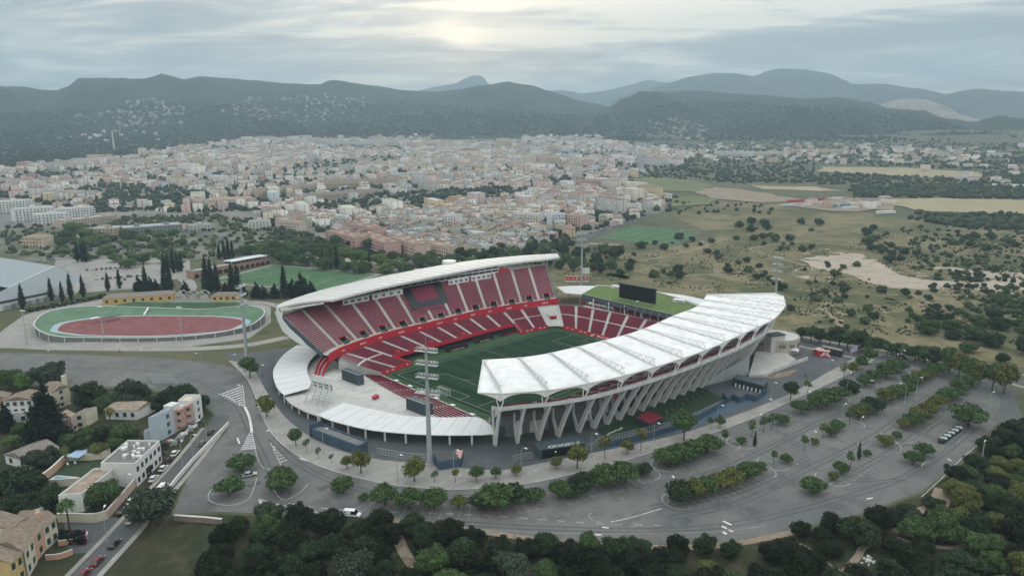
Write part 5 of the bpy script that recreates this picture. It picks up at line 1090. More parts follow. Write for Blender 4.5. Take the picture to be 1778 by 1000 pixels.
    a,b=G(1476,618.5),G(1499,608); u=b-a; L=u.length; t=thing('event_billboard','large slanted billboard with pale purple and pink panels by the car park corner','billboard',a,math.atan2(u.y,u.x)); h=hz(1476,608,a.x,a.y); m=MB(); m.box((L/2,0,0),(L,.3,h-.6),0,1.2); m.build('panel','purple',t); m=MB(); m.box((L*.76,-.2,0),(L*.42,.06,h-1.4),0,1.6); m.build('dark_field','dark_grey',t); m=MB(); m.tube([(L*.7,-.3,h*.55),(L*.7,-.24,h*.55)],[h*.25,h*.25],10); m.build('pink_motif','pink_sign',t)
    m=MB()
    for k in range(5):
        for j in range(3): m.box((L*(.06+.09*k),-.2,1.8+j*h*.2),(L*.055,.05,h*.1))
    m.build('pale_lettering','lamp',t)
    for x in (.1,.5,.9): m=MB(); m.box((L*x,.2,0),(.25,.25,1.4),0,0); m.build('post','steel',t)
    p=G(1379,615); t=thing('white_tent','small white gazebo with dark kit beside the round building','tent',p,.3); m=MB(); m.add([(-2,-2,2.2),(2,-2,2.2),(2,2,2.2),(-2,2,2.2),(0,0,3.2)],[(0,1,4),(1,2,4),(2,3,4),(3,0,4)]); m.build('roof','canopy_white',t)
    for x in (-1.9,1.9):
        for y in (-1.9,1.9): m=MB(); m.box((x,y,0),(.1,.1,2.2),0,0); m.build('pole','steel',t)
dm('beige_wall',(.42,.385,.32),.9,.2,.3); dm('earthy_roof',(.24,.21,.18),.9,.2,.4)
right_yard()
ribbon('far_road',tpx([(1385,592),(1440,604),(1500,618),(1570,628),(1640,644),(1700,658),(1745,678),(1762,705),(1745,735)]),9,'lane_asphalt',.03,40)
ribbon('far_road',tpx([(1560,626),(1650,630),(1720,650),(1790,668),(1900,690)]),9,'lane_asphalt',.025,30)
ribbon('footpath',tpx([(1385,600),(1440,613),(1500,624)]),2.6,'pavement',.07,20); ribbon('footpath',tpx([(1385,582),(1440,594),(1520,606),(1600,618),(1690,634),(1778,652)]),2.6,'pavement',.07,30)
ribbon('footpath',tpx([(1720,652),(1750,664),(1790,676),(1850,690)]),2.2,'pavement',.075,20); sheet('grass_island',gpx([(1762,690),(1790,680),(1860,700),(1830,740),(1775,722)]),'meadow',.05)
ribbon('avenue',tpx([(330,432),(420,425),(520,432),(640,449),(760,462),(860,464),(960,432),(1040,405),(1090,386),(1130,372)]),14,'lane_asphalt',.35,60)
ribbon('gravel_walk',tpx([(560,446),(640,458),(720,470),(800,476)]),16,'sand',.30,40)
ribbon('track_road',tpx([(-140,612),(0,601),(100,604),(300,606),(420,600),(500,585)]),7,'pavement',.04,40); ribbon('track_road',tpx([(330,528),(420,524),(470,528),(500,540)]),6,'pavement',.09,20)
ribbon('track_road',tpx([(-60,500),(60,470),(160,460),(300,478),(330,500),(300,515)]),9,'pavement',.09,50)
sheet('car_park',tpx([(100,440),(150,432),(250,440),(330,452),(330,478),(250,500),(150,508),(140,480),(95,460)]),'pavement',.07,25)

ribbon('avenue',tpx([(-60,420),(60,412),(160,424),(250,430),(330,432)]),11,'lane_asphalt',.55,50); ribbon('avenue',tpx([(200,388),(290,398),(360,412),(420,425)]),9,'lane_asphalt',.6,40); ribbon('avenue',tpx([(330,376),(350,392),(360,412)]),7,'lane_asphalt',.62,30)
sheet('dry_lot',tpx([(290,384),(345,380),(356,398),(300,402)]),'earth',.58,20); sheet('car_park',tpx([(120,425),(205,425),(230,440),(110,440)]),'asphalt',.56,20)
# ---------------------------------------------------------------- trees and shrubs
def ico(sub=1):
    b=bmesh.new(); bmesh.ops.create_icosphere(b,subdivisions=sub,radius=1); v=[tuple(x.co) for x in b.verts]; f=[tuple(x.index for x in q.verts) for q in b.faces]; b.free(); return v,f
ICO=ico(2); ICO1=ico(1)
def crown_mesh(name,lobes,n,size,seed,core=.70,flat=0.0,droop=0.0):
    r=random.Random(seed); V=[];F=[]
    for c,rad_ in lobes:
        o=len(V); cv,cf=ICO1
        for p in cv:
            k=core*(.9+.2*r.random()); V.append((c[0]+p[0]*rad_[0]*k,c[1]+p[1]*rad_[1]*k,c[2]+p[2]*rad_[2]*k))
        F+=[tuple(i+o for i in f) for f in cf]
    w=[a[0]*a[1]+a[0]*a[2] for _,a in lobes]; tot=0; tries=0
    while tot<n and tries<n*6:
        tries+=1
        c,a=r.choices(lobes,w)[0]; d=Vector((r.gauss(0,1),r.gauss(0,1),r.gauss(.15,1))).normalized()
        k=r.uniform(.70,1.14)*(1+.22*noise.noise(Vector((d.x*2.3+seed,d.y*2.3,d.z*2.3+c[0]))))
        p=Vector((c[0]+d.x*a[0]*k,c[1]+d.y*a[1]*k,c[2]+d.z*a[2]*k))
        if any(c2 is not c and sum(((p[i]-c2[i])/a2[i])**2 for i in range(3))<.5 for c2,a2 in lobes): continue
        nrm=(d*.9+Vector((r.gauss(0,.5),r.gauss(0,.5),r.gauss(.3,.5)))).normalized(); u=nrm.cross(Vector((r.gauss(0,1),r.gauss(0,1),r.gauss(0,1)))).normalized(); v=nrm.cross(u)
        s=size*r.uniform(.6,1.35); u=u*s; v=v*s*r.uniform(.45,.8); o=len(V)
        V+=[tuple(p-u),tuple(p-v*.9+nrm*s*.12),tuple(p+u*1.05),tuple(p+v+nrm*s*.1)]; F.append((o,o+1,o+2,o+3)); tot+=1
    me=bpy.data.meshes.new(name); me.from_pydata([tuple(q) for q in V],[],F); me.materials.append(MT['leaf_mid']); me.update(); return me
def trunk_mesh(name,h,r0,limbs,seed,n=6):
    r=random.Random(seed); b=MB(); top=Vector((r.uniform(-.2,.2),r.uniform(-.2,.2),h)); b.tube([(0,0,-.2),(top.x*.4,top.y*.4,h*.5),top],[r0*1.25,r0*.9,r0*.7],n)
    for e in limbs:
        e=Vector(e); m=top.lerp(e,.5)+Vector((0,0,.15*h)); b.tube([top*.96,m,e],[r0*.6,r0*.4,r0*.16],5,False)
    me=bpy.data.meshes.new(name); me.from_pydata(b.v,[],b.f); me.materials.append(MT['bark']); me.update(); return me
KIND={}
def mk(kind,nv,fn):
    KIND[kind]=[fn(i) for i in range(nv)]
def lobes_round(r,n,R,H,z0,spread=.6,rr=(.42,.6),squash=.85):
    L=[((0,0,z0+H*.5),(R*.62,R*.62,H*.42))]
    for i in range(n):
        a=2*pi*i/n+r.uniform(-.4,.4); q=R*spread*r.uniform(.75,1.1); z=z0+H*r.uniform(.28,.72); s=R*r.uniform(*rr); L.append(((cos(a)*q,sin(a)*q,z),(s,s,s*squash)))
    for i in range(max(2,n//3)):
        a=r.uniform(0,6.28); q=R*.25; s=R*r.uniform(*rr)*.9; L.append(((cos(a)*q,sin(a)*q,z0+H*.8),(s,s,s*squash)))
    return L
def street(i):                       # unit-width crowns: diameter 1 -> scaled in place
    r=random.Random(100+i); L=lobes_round(r,7,2.5,4.2,1.7,.55); return crown_mesh('street_crown',L,1150,.24,i),trunk_mesh('street_trunk',2.3,.17,[l[0] for l in L[1:6]],i),5.4
def lot(i):
    r=random.Random(200+i); L=lobes_round(r,9,3.0,2.8,1.2,.62,(.36,.52),.62); return crown_mesh('lot_crown',L,1300,.26,i+9,core=.6),trunk_mesh('lot_trunk',1.5,.2,[l[0] for l in L[1:7]],i),6.8
def carob(i):
    r=random.Random(300+i); L=lobes_round(r,12,4.0,5.6,.6,.66,(.24,.48),.85); 
    for _ in range(6): a=r.uniform(0,6.28); q=4*r.uniform(.3,.9); s=r.uniform(1.0,1.5); L.append(((cos(a)*q,sin(a)*q,r.uniform(2.2,5.6)),(s,s,s*.85)))
    return crown_mesh('bush_crown',L,3600,.29,i+20,core=.66),trunk_mesh('bush_trunk',1.6,.32,[l[0] for l in L[1:8]],i),9.0
def sapling(i):
    r=random.Random(400+i); L=[((r.uniform(-.3,.3),r.uniform(-.3,.3),2.9),(.9,.9,.75)),((.45,.2,2.4),(.6,.6,.5)),((-.4,-.2,3.4),(.55,.55,.6))]; return crown_mesh('sapling_crown',L,210,.2,i+40,core=.35),trunk_mesh('sapling_trunk',2.2,.07,[l[0] for l in L],i,5),2.2
def cypress(i):
    r=random.Random(500+i); L=[]
    for k in range(8): t=k/7; w=1.15*(1-t)**.65*(.55+1.4*min(t*3,.45))+.12; L.append(((r.uniform(-.1,.1),r.uniform(-.1,.1),.9+t*8.6),(w,w,1.05)))
    return crown_mesh('cypress_crown',L,620,.2,i+50,core=.85),trunk_mesh('cypress_trunk',1.2,.16,[],i),2.3
def conifer(i):
    r=random.Random(600+i); L=[]
    for k in range(9):
        t=k/8; w=3.1*(1-t)**.8+.35
        for q in range(3 if t<.7 else 1):
            a=r.uniform(0,6.28); L.append(((cos(a)*w*.4,sin(a)*w*.4,1.6+t*9.6),(w*.72,w*.72,1.15)))
    return crown_mesh('conifer_crown',L,2600,.26,i+60,core=.8),trunk_mesh('conifer_trunk',2.4,.3,[],i),6.2
def umbrella(i):
    r=random.Random(700+i); L=lobes_round(r,8,3.4,2.2,4.6,.6,(.34,.46),.5); return crown_mesh('umbrella_crown',L,900,.34,i+70),trunk_mesh('umbrella_trunk',4.4,.24,[l[0] for l in L[1:6]],i),7.4
def shrub(i):
    r=random.Random(800+i); L=lobes_round(r,6,1.5,2.0,.1,.55,(.4,.55),.85); return crown_mesh('shrub_crown',L,420,.21,i+80,core=.78),trunk_mesh('shrub_trunk',.5,.1,[l[0] for l in L[1:4]],i,5),3.4
def palm(i):
    r=random.Random(900+i); V=[];F=[]; h=7.0
    for k in range(34):
        a=2*pi*k/34*3.0+r.uniform(-.1,.1); el=r.uniform(-.5,1.1); P=[]
        for q in range(6):
            t=q/5; P.append(Vector((cos(a)*cos(el)*2.3*t,sin(a)*cos(el)*2.3*t,h+sin(el)*2.0*t-1.5*t*t)))
        sd=Vector((-sin(a),cos(a),0))
        for q in range(5):
            w0,w1=.34*sin(pi*(q+.3)/5.6),.34*sin(pi*(q+1.3)/5.6); o=len(V); V+=[tuple(P[q]-sd*w0),tuple(P[q]+sd*w0),tuple(P[q+1]+sd*w1),tuple(P[q+1]-sd*w1)]; F.append((o,o+1,o+2,o+3))
    me=bpy.data.meshes.new('palm_crown'); me.from_pydata(V,[],F); me.materials.append(MT['leaf_mid']); return me,trunk_mesh('palm_trunk',h,.2,[],i),4.6
for k,nv,fn in (('street',4,street),('lot',5,lot),('carob',6,carob),('sapling',3,sapling),('cypress',3,cypress),('conifer',2,conifer),('umbrella',3,umbrella),('shrub',5,shrub),('palm',1,palm)): mk(k,nv,fn)
NTREE=[0]; TREES=[]
def plant(kind,x,y,z,wm,leaf,label,group,name='tree',cat='tree',hs=1.0,seed=None):
    r=random.Random(seed if seed is not None else NTREE[0]*7+3); NTREE[0]+=1
    cm,tm,w0=KIND[kind][r.randrange(len(KIND[kind]))]; s=wm/w0
    t=thing(name,label,cat,(x,y,z),r.uniform(0,6.28),group); t.scale=(s*r.uniform(.93,1.07),s*r.uniform(.93,1.07),s*hs*r.uniform(.92,1.08))
    c=bpy.data.objects.new('crown',cm); COL.objects.link(c); c.parent=t; c.material_slots[0].link='OBJECT'; c.material_slots[0].material=MT[leaf]
    k=bpy.data.objects.new('trunk',tm); COL.objects.link(k); k.parent=t
    TREES.append(t); return t
def plant_px(kind,px,py,w,leaf,label,group,**k):
    p=T(px,py); d=(p-CAM).dot(Fw); return plant(kind,p.x,p.y,p.z,w*d/FPX,leaf,label,group,**k)
# street trees on the wide pavement round the stadium
SP=[(434,656,34,'street','leaf_mid'),(464,724,34,'street','leaf_olive'),(514,774,27,'street','leaf_mid'),(533,783,13,'sapling','leaf_mid'),(553,795,12,'sapling','leaf_olive'),(576,803,9,'sapling','leaf_grey'),(603,814,24,'street','leaf_olive'),(627,822,37,'street','leaf_olive'),(720,836,41,'street','leaf_olive'),(755,837,13,'sapling','leaf_mid'),(791,838,16,'sapling','leaf_olive'),(828,836,27,'street','leaf_mid'),(861,831,21,'street','leaf_mid'),(897,826,20,'street','leaf_olive'),(966,815,23,'street','leaf_olive'),(1002,814,40,'street','leaf_olive'),(1050,797,24,'sapling','leaf_olive'),(1089,788,24,'street','leaf_olive'),(1112,782,22,'sapling','leaf_olive'),(1187,764,47,'street','leaf_mid'),(1233,744,13,'sapling','leaf_mid'),(1250,742,20,'street','leaf_mid'),(1372,694,31,'street','leaf_dark'),(1402,682,13,'sapling','leaf_olive'),(1465,657,15,'sapling','leaf_olive'),(1480,650,20,'street','leaf_olive'),(1495,642,24,'street','leaf_mid'),(1508,632,30,'street','leaf_mid')]
NM={'leaf_mid':'mid green','leaf_olive':'yellowish olive','leaf_grey':'thin grey-green','leaf_dark':'dark green','leaf_bright':'bright green'}
for i,(x,y,w,k,l) in enumerate(SP): plant_px(k,x,y,w,l,('thin ' if k=='sapling' else '')+NM[l]+' street '+('sapling' if k=='sapling' else 'tree')+' on the stadium pavement, '+nth(i)+' from the left','street trees on the stadium pavement',name='street_tree')
# rows of car-park trees
def row(name,L,kinds='lot'):
    for i,q in enumerate(L):
        x,y,w=q[:3]; l=q[3] if len(q)>3 else ('leaf_mid' if i%3 else 'leaf_dark'); k='sapling' if w<15 else 'lot'; r=random.Random(int(x))
        plant_px(k,x,y+2,w*1.22,l,('small ' if w<15 else 'wide ')+NM[l]+' tree, '+nth(i)+' from left in '+name,'car park trees',name='car_park_tree',hs=.95 if k=='lot' else 1.0)
M,Dk,Ol,Br='leaf_mid','leaf_dark','leaf_olive','leaf_bright'
row('the two islands by the lane wall',[(397,858,46,M),(420,816,45,M),(436,826,0.1) if 0 else (490,852,52,M)])
row('the row along the near curved road',[(488,836,40,M),(595,853,37,M),(632,867,18,M),(668,874,48,M),(710,880,46,M),(753,880,46,M),(796,880,30,Ol),(838,884,44,Dk),(862,882,60,M),(890,874,50,Dk),(928,868,36,M)])
row('the row just outside the kerb',[(972,862,40,M),(990,862,26,M),(1010,855,48,Dk),(1048,842,50,M),(1086,836,50,M),(1118,822,28,Dk)])
row('the car-park row along the kerb',[(1158,806,46,M),(1178,800,44,M),(1202,794,46,M),(1228,784,46,M),(1258,771,13,M),(1288,768,17,M),(1305,755,14,M),(1325,748,13,M),(1339,744,13,M),(1357,734,24,M),(1391,716,32,M),(1420,708,36,M),(1436,702,40,M),(1452,692,34,M),(1472,680,32,Dk),(1503,668,30,M),(1516,660,26,M),(1537,653,36,M),(1557,643,34,M)])
row('the second car-park row from the stand',[(1180,868,50,Dk),(1200,862,46,Ol),(1222,855,44,M),(1245,848,42,Ol),(1272,840,40,Ol),(1298,829,38,M),(1318,818,26,M),(1343,804,12,M),(1365,801,22,M),(1396,780,13,M),(1414,769,15,Ol),(1429,759,13,Ol),(1442,754,22,M),(1454,744,25,M),(1475,736,14,M),(1489,723,30,Ol),(1500,718,30,M),(1515,713,38,Dk),(1537,696,32,Ol),(1556,688,32,M),(1572,682,28,M),(1582,668,30,M),(1596,662,30,Ol),(1607,655,26,M)])
row('the third car-park row from the stand',[(1446,830,18,Ol),(1459,820,28,M),(1476,809,13,M),(1505,789,15,M),(1536,772,28,Ol),(1557,759,17,M),(1568,742,24,Ol),(1583,738,32,M),(1596,728,34,Ol),(1611,718,32,Ol),(1627,706,32,Ol),(1642,696,30,M),(1653,690,30,M),(1666,680,30,M),(1677,670,30,M)])
row('the scattered outer car-park trees',[(1411,853,39,M),(1585,802,31,M),(1604,789,30,M),(1627,650,32,M),(1681,738,54,M),(1625,885,0.2) if 0 else (1648,842,18,M)])
for i,(x,y,w) in enumerate(((1491,797,8),(1310,775,7))): plant_px('cypress',x,y,w,'leaf_dark','small dark cone-shaped car-park tree, '+nth(i)+' from the right','small cypresses in the car park',name='cypress_tree')
# trees along the far road and the roundabout road
FR=[(1393,590,22),(1408,593,25),(1423,596,26),(1441,598,22),(1456,602,30),(1471,605,30),(1489,608,34),(1508,612,28),(1523,615,28),(1540,618,26),(1556,621,26),(1571,624,26),(1588,628,28),(1605,632,30),(1622,637,30)]
for i,(x,y,w) in enumerate(FR): plant_px('street',x,y,w*1.15,('leaf_dark','leaf_mid')[i%2],'rounded '+('dark' if i%2==0 else 'mid')+' green tree along the far road by the scrubland, '+nth(i)+' from the left','trees along the far road',name='roadside_tree',hs=.85)
SR=[(1648,641,34),(1664,649,34),(1682,657,34),(1700,664,34),(1722,672,40),(1742,678,42),(1640,634,30)]
for i,(x,y,w) in enumerate(SR): plant_px('street',x,y+6,w,('leaf_mid','leaf_olive')[i%2],('mid green' if i%2==0 else 'olive green')+' avenue tree with clear trunk beside the bend road, '+nth(i)+' in planting order','avenue trees by the bend',name='avenue_tree',hs=1.15)
# dark wood at the foot of the picture and up the right edge
WOOD=[(370,1030),(378,935),(430,905),(520,905),(640,915),(760,922),(850,938),(940,950),(1100,960),(1240,960),(1330,975),(1385,930),(1500,905),(1600,890),(1660,838),(1720,770),(1745,740),(1800,715),(1850,720),(1890,1060),(370,1060)]
HOLES=[[(680,925),(708,925),(735,1000),(690,1000)],[(1375,940),(1400,940),(1470,1010),(1430,1010)],[(1440,985),(1480,950),(1550,918),(1570,925),(1520,960),(1490,1010)],[(1215,960),(1320,975),(1350,1010),(1240,1010)],[(1500,960),(1580,960),(1590,1000),(1490,1000)]]
r=random.Random(5); pts=[]
for _ in range(9000):
    x,y=r.uniform(360,1860),r.uniform(730,1050)
    if not inpoly(x,y,WOOD) or any(inpoly(x,y,h) for h in HOLES): continue
    p=G(x,y); w=r.uniform(6.0,10.5) if y>850 else r.uniform(5.5,8.5)
    if all((p-q[0]).length>(w+q[1])*.36 for q in pts): pts.append((p,w,x,y))
pts.sort(key=lambda q:(round((q[3]+60)/70),q[2])); cnt={}
for p,w,x,y in pts:
    rowi=int((y-730)//70); zone='right-edge wood' if x>1640 else ('lower right wood' if x>1300 else ('lower middle wood' if x>850 else 'lower left wood')); key=(rowi,zone); cnt[key]=cnt.get(key,-1)+1
    l=r.choices(('leaf_wood','leaf_dark','leaf_mid','leaf_grey','leaf_olive'),(5,3.2,.9 if x<1640 else 2.2,.5,.12 if x<1640 else 2.2))[0]
    plant('carob',p.x,p.y,0,w,l,{'leaf_wood':'very dark green','leaf_dark':'dense dark green','leaf_mid':'fresher green','leaf_grey':'greyish green','leaf_olive':'olive yellow-green'}[l]+' bushy tree, '+nth(cnt[key])+' in the '+ORD[rowi]+' band of the '+zone,'bushy trees in the wood',name='bushy_tree',hs=r.uniform(.68,1.2),seed=int(x*3+y))
    if l=='leaf_olive' and x<1300: pass
# village gardens
VG=[('conifer',86,770,64,'leaf_cypress','very dark tall cone-shaped tree in front of the white farmhouse'),('carob',157,706,58,'leaf_dark','large dark round tree at the edge of the left car park beside the farmhouse'),('carob',184,712,40,'leaf_mid','smaller round tree tucked beside the large dark tree by the farmhouse'),('carob',230,704,60,'leaf_grey','grey-green tree with bare pale limbs behind the long shed'),('carob',207,708,40,'leaf_mid','upright green tree between the large dark tree and the grey limbed tree'),('carob',88,668,56,'leaf_grey','greyish tree just behind the farmhouse chimney'),('carob',20,672,44,'leaf_mid','green bush tree at the far left edge of the village'),('carob',44,676,40,'leaf_bright','bright yellow-green tree behind the farmhouse roof'),('carob',268,712,36,'leaf_dark','dark bush behind the shed beside the parked van'),('carob',292,698,34,'leaf_grey','small grey bush between the shed and the white houses'),('carob',322,704,52,'leaf_dark','dark evergreen tree directly behind the white houses'),('carob',346,712,42,'leaf_dark','dark evergreen at the corner of the white houses by the road'),('carob',216,768,48,'leaf_mid','rounded garden tree beside the long shed'),('conifer',12,748,28,'leaf_cypress','small dark conifer at the left edge by the farmhouse steps'),('carob',38,752,30,'leaf_mid','garden tree by the farmhouse steps'),('carob',24,778,34,'leaf_bright','pale green shrub below the farmhouse steps'),('carob',62,812,44,'leaf_grey','olive tree beside the veranda house'),('carob',84,808,44,'leaf_grey','second olive tree hiding the veranda house roof'),('carob',20,868,72,'leaf_dark','big dark tree below the veranda house'),('carob',56,862,56,'leaf_dark','dark tree between the veranda house and the pool garden'),('carob',40,900,66,'leaf_dark','dark hedge tree behind the terracotta roofed houses'),('carob',93,882,56,'leaf_dark','round dark tree beside the white flat wall building'),('carob',184,880,60,'leaf_mid','green tree hanging over the pink garden wall'),('carob',265,912,88,'leaf_grey','big grey-green tree at the corner of the car park and lane'),('palm',121,920,34,'leaf_mid','short palm in front of the white flat wall building'),('palm',193,742,22,'leaf_olive','tall thin palm beside the long shed'),('carob',120,775,36,'leaf_mid','garden tree in the overgrown plot, first'),('carob',150,770,40,'leaf_mid','garden tree in the middle of the overgrown plot'),('carob',180,766,36,'leaf_dark','dark garden tree at the upper end of the overgrown plot'),('carob',140,790,34,'leaf_dark','low dark tree at the lower side of the overgrown plot'),('carob',172,792,34,'leaf_olive','olive tinted bush beside the solar roofed house'),('carob',200,782,32,'leaf_mid','bush by the flat roofed workshop in the overgrown plot'),('carob',112,796,30,'leaf_bright','yellowish bush at the corner of the overgrown plot'),('carob',240,692,26,'leaf_dark','dark shrub beside the rows of parked trolleys')]
for k,x,y,w,l,lab in VG: plant_px(k,x,y,w,l,lab,'village garden trees',name='palm_tree' if k=='palm' else 'garden_tree',hs=1.0)
BL=[(1448,600),(0,0)]
# tall conifers and cypresses round the training grounds
CY=[(242,508,16,'conifer'),(254,505,9,'cypress'),(262,507,15,'conifer'),(271,507,13,'conifer'),(287,508,10,'cypress'),(296,508,11,'cypress'),(322,510,14,'conifer'),(360,512,13,'cypress'),(368,508,12,'cypress'),(378,511,12,'cypress'),(392,512,14,'conifer'),(404,513,11,'cypress'),(414,513,12,'cypress'),(424,514,13,'conifer'),(446,517,16,'conifer'),(458,518,14,'conifer'),(478,517,16,'conifer'),(494,518,12,'cypress'),(508,516,18,'conifer'),(524,513,22,'conifer'),(540,510,14,'conifer'),(90,522,8,'cypress'),(109,524,7,'cypress'),(124,520,9,'cypress'),(145,516,8,'cypress'),(188,505,7,'cypress'),(208,501,7,'cypress'),(40,536,9,'cypress'),(135,454,7,'cypress'),(143,454,7,'cypress'),(149,455,8,'cypress'),(286,475,7,'cypress'),(292,471,7,'cypress'),(302,474,8,'cypress'),(309,472,7,'cypress'),(315,471,7,'cypress'),(381,450,6,'cypress'),(390,450,7,'cypress'),(397,449,7,'cypress'),(404,448,6,'cypress'),(561,463,6,'cypress'),(575,466,7,'cypress'),(585,467,8,'cypress'),(622,471,6,'cypress'),(642,470,6,'cypress')]
for i,(x,y,w,k) in enumerate(CY): plant_px(k,x,y,w*1.25,'leaf_cypress','dark '+('slender cypress' if k=='cypress' else 'broad conifer')+' near the cycling track and training pitch, '+nth(i)+' in order along the rows','cypresses round the training ground',name='cypress_tree' if k=='cypress' else 'conifer_tree',hs=.95 if k=='cypress' else .75)
def scatter(kind,poly,n,wpx,leaves,lab,grp,name,seed,hs=1.0,mind=.5,clump=0):
    r=random.Random(seed); L=[]
    xs=[p[0] for p in poly]; ys=[p[1] for p in poly]; k=0
    while len(L)<n and k<n*60:
        k+=1; x,y=r.uniform(min(xs),max(xs)),r.uniform(min(ys),max(ys)); w=r.uniform(*wpx)
        if clump and noise.noise(Vector((x*clump,y*clump*2.5,seed)))<r.uniform(-.1,.25): continue
        if inpoly(x,y,poly) and all(math.hypot((x-a)/1.0,(y-b)*2.2)>(w+c)*mind for a,b,c in L): L.append((x,y,w))
    L.sort()
    for i,(x,y,w) in enumerate(L): plant_px(kind,x,y,w,r.choice(leaves),lab+', '+nth(i)+' from the left',grp,name=name,hs=hs,seed=seed*100+i)
scatter('carob',[(110,405),(200,398),(330,408),(330,450),(250,470),(200,462),(150,452),(100,440)],30,(18,34),('leaf_bright','leaf_mid','leaf_bright'),'bright spreading tree behind the cycling track','spreading trees behind the cycling track','umbrella_tree',31,.8,.42)
scatter('carob',[(420,438),(500,430),(560,440),(700,462),(820,455),(820,466),(700,476),(640,476),(540,466),(440,452)],26,(28,42),('leaf_bright','leaf_mid','leaf_mid'),'leafy green tree along the avenue behind the training pitch','avenue trees behind the training pitch','avenue_tree',32,.8,.36)
scatter('street',[(545,428),(640,432),(720,452),(830,446),(880,436),(880,444),(830,456),(700,462),(545,440)],22,(16,24),('leaf_mid','leaf_mid','leaf_dark'),'clipped green street tree below the pink apartment blocks','street trees below the pink blocks','avenue_tree',33,.8,.4)
scatter('shrub',[(1000,440),(1240,405),(1320,385),(1560,395),(1770,420),(1770,600),(1500,575),(1370,560),(1240,505),(1000,470)],170,(7,24),('leaf_dark','leaf_dark','leaf_mid','leaf_grey'),'dark scrub bush on the dry open land','scrub bushes on the open land','scrub_bush',34,.9,.42,.012)
scatter('shrub',[(870,455),(960,440),(1090,445),(1100,470),(980,480),(965,470)],22,(16,34),('leaf_dark','leaf_mid','leaf_dark'),'bush in the thicket behind the main stand roof end','bushes behind the main stand','scrub_bush',35,1.2,.4)
scatter('carob',[(1560,560),(1790,520),(1800,640),(1700,630),(1620,610)],16,(24,44),('leaf_dark','leaf_dark','leaf_mid'),'large dark bush in the thicket beyond the far road','large bushes beyond the far road','scrub_bush',36,.8,.5)
# ---------------------------------------------------------------- the town
from mathutils.bvhtree import BVHTree
def bvh(o): return BVHTree.FromPolygons([v.co.copy() for v in o.data.vertices],[tuple(p.vertices) for p in o.data.polygons])
HB=[bvh(HILL1),bvh(HILL2)]
def FAR(px,py):
    """nearest of ground and hills along a photo ray"""
    d=ray(px,py); best=None
    for b in HB:
        h=b.ray_cast(CAM,d,9000)
        if h[0] is not None and (best is None or h[3]<best[1]): best=(h[0],h[3])
    p=T(px,py) if py>243 else None
    if p is not None and (best is None or (p-CAM).length<best[1]): return p
    return best[0] if best else None
def mesh_np(name,V,F,C,m):
    me=bpy.data.meshes.new(name); V=np.asarray(V,np.float32); F=np.asarray(F,np.int32); k=F.shape[1]
    me.vertices.add(len(V)); me.vertices.foreach_set('co',V.ravel()); me.loops.add(F.size); me.loops.foreach_set('vertex_index',F.ravel()); me.polygons.add(len(F)); me.polygons.foreach_set('loop_start',np.arange(0,F.size,k,dtype=np.int32))
    me.update(calc_edges=True)
    a=me.attributes.new('col','FLOAT_COLOR','FACE'); c=np.ones((len(F),4),np.float32); c[:,:3]=C; a.data.foreach_set('color',c.ravel())
    me.materials.append(MT[m]); o=bpy.data.objects.new(name,me); COL.objects.link(o); return o
WALLC=[('white',(.63,.605,.57),10),('cream',(.55,.50,.42),5),('pale pink',(.52,.42,.39),4),('salmon',(.47,.34,.295),1.4),('pale grey',(.43,.43,.42),4),('ochre',(.52,.43,.27),.9),('terracotta',(.34,.22,.19),.7),('pale blue',(.43,.50,.54),.7),('beige',(.46,.42,.38),4)]
ROOFC=[('tiled',(.25,.205,.17),5),('terracotta tiled',(.28,.19,.15),2),('flat grey',(.33,.33,.32),3),('flat pale',(.50,.50,.48),3)]
r=random.Random(21); TOWN=[(-40,302),(60,288),(150,283),(250,268),(330,256),(420,243),(560,239),(700,236),(800,239),(880,246),(960,237),(1060,243),(1130,252),(1235,264),(1190,282),(1120,300),(1085,326),(1160,345),(1148,366),(1095,386),(1020,402),(985,412),(930,428),(880,442),(820,447),(700,446),(640,430),(560,405),(490,400),(455,380),(430,366),(340,372),(250,366),(140,372),(60,350),(-40,340)]
wv=[T(*p) for p in TOWN]; TP=[(p.x,p.y) for p in wv]
A0=YAW+rad(24); ux,uy=Vector((cos(A0),sin(A0))),Vector((-sin(A0),cos(A0)))
O0=T(620,400); O0=Vector((O0.x,O0.y)); HS=[]
SPECIAL=[]
def occupied(x,y):
    return any(inpoly(x,y,s) for s in SPECIAL)
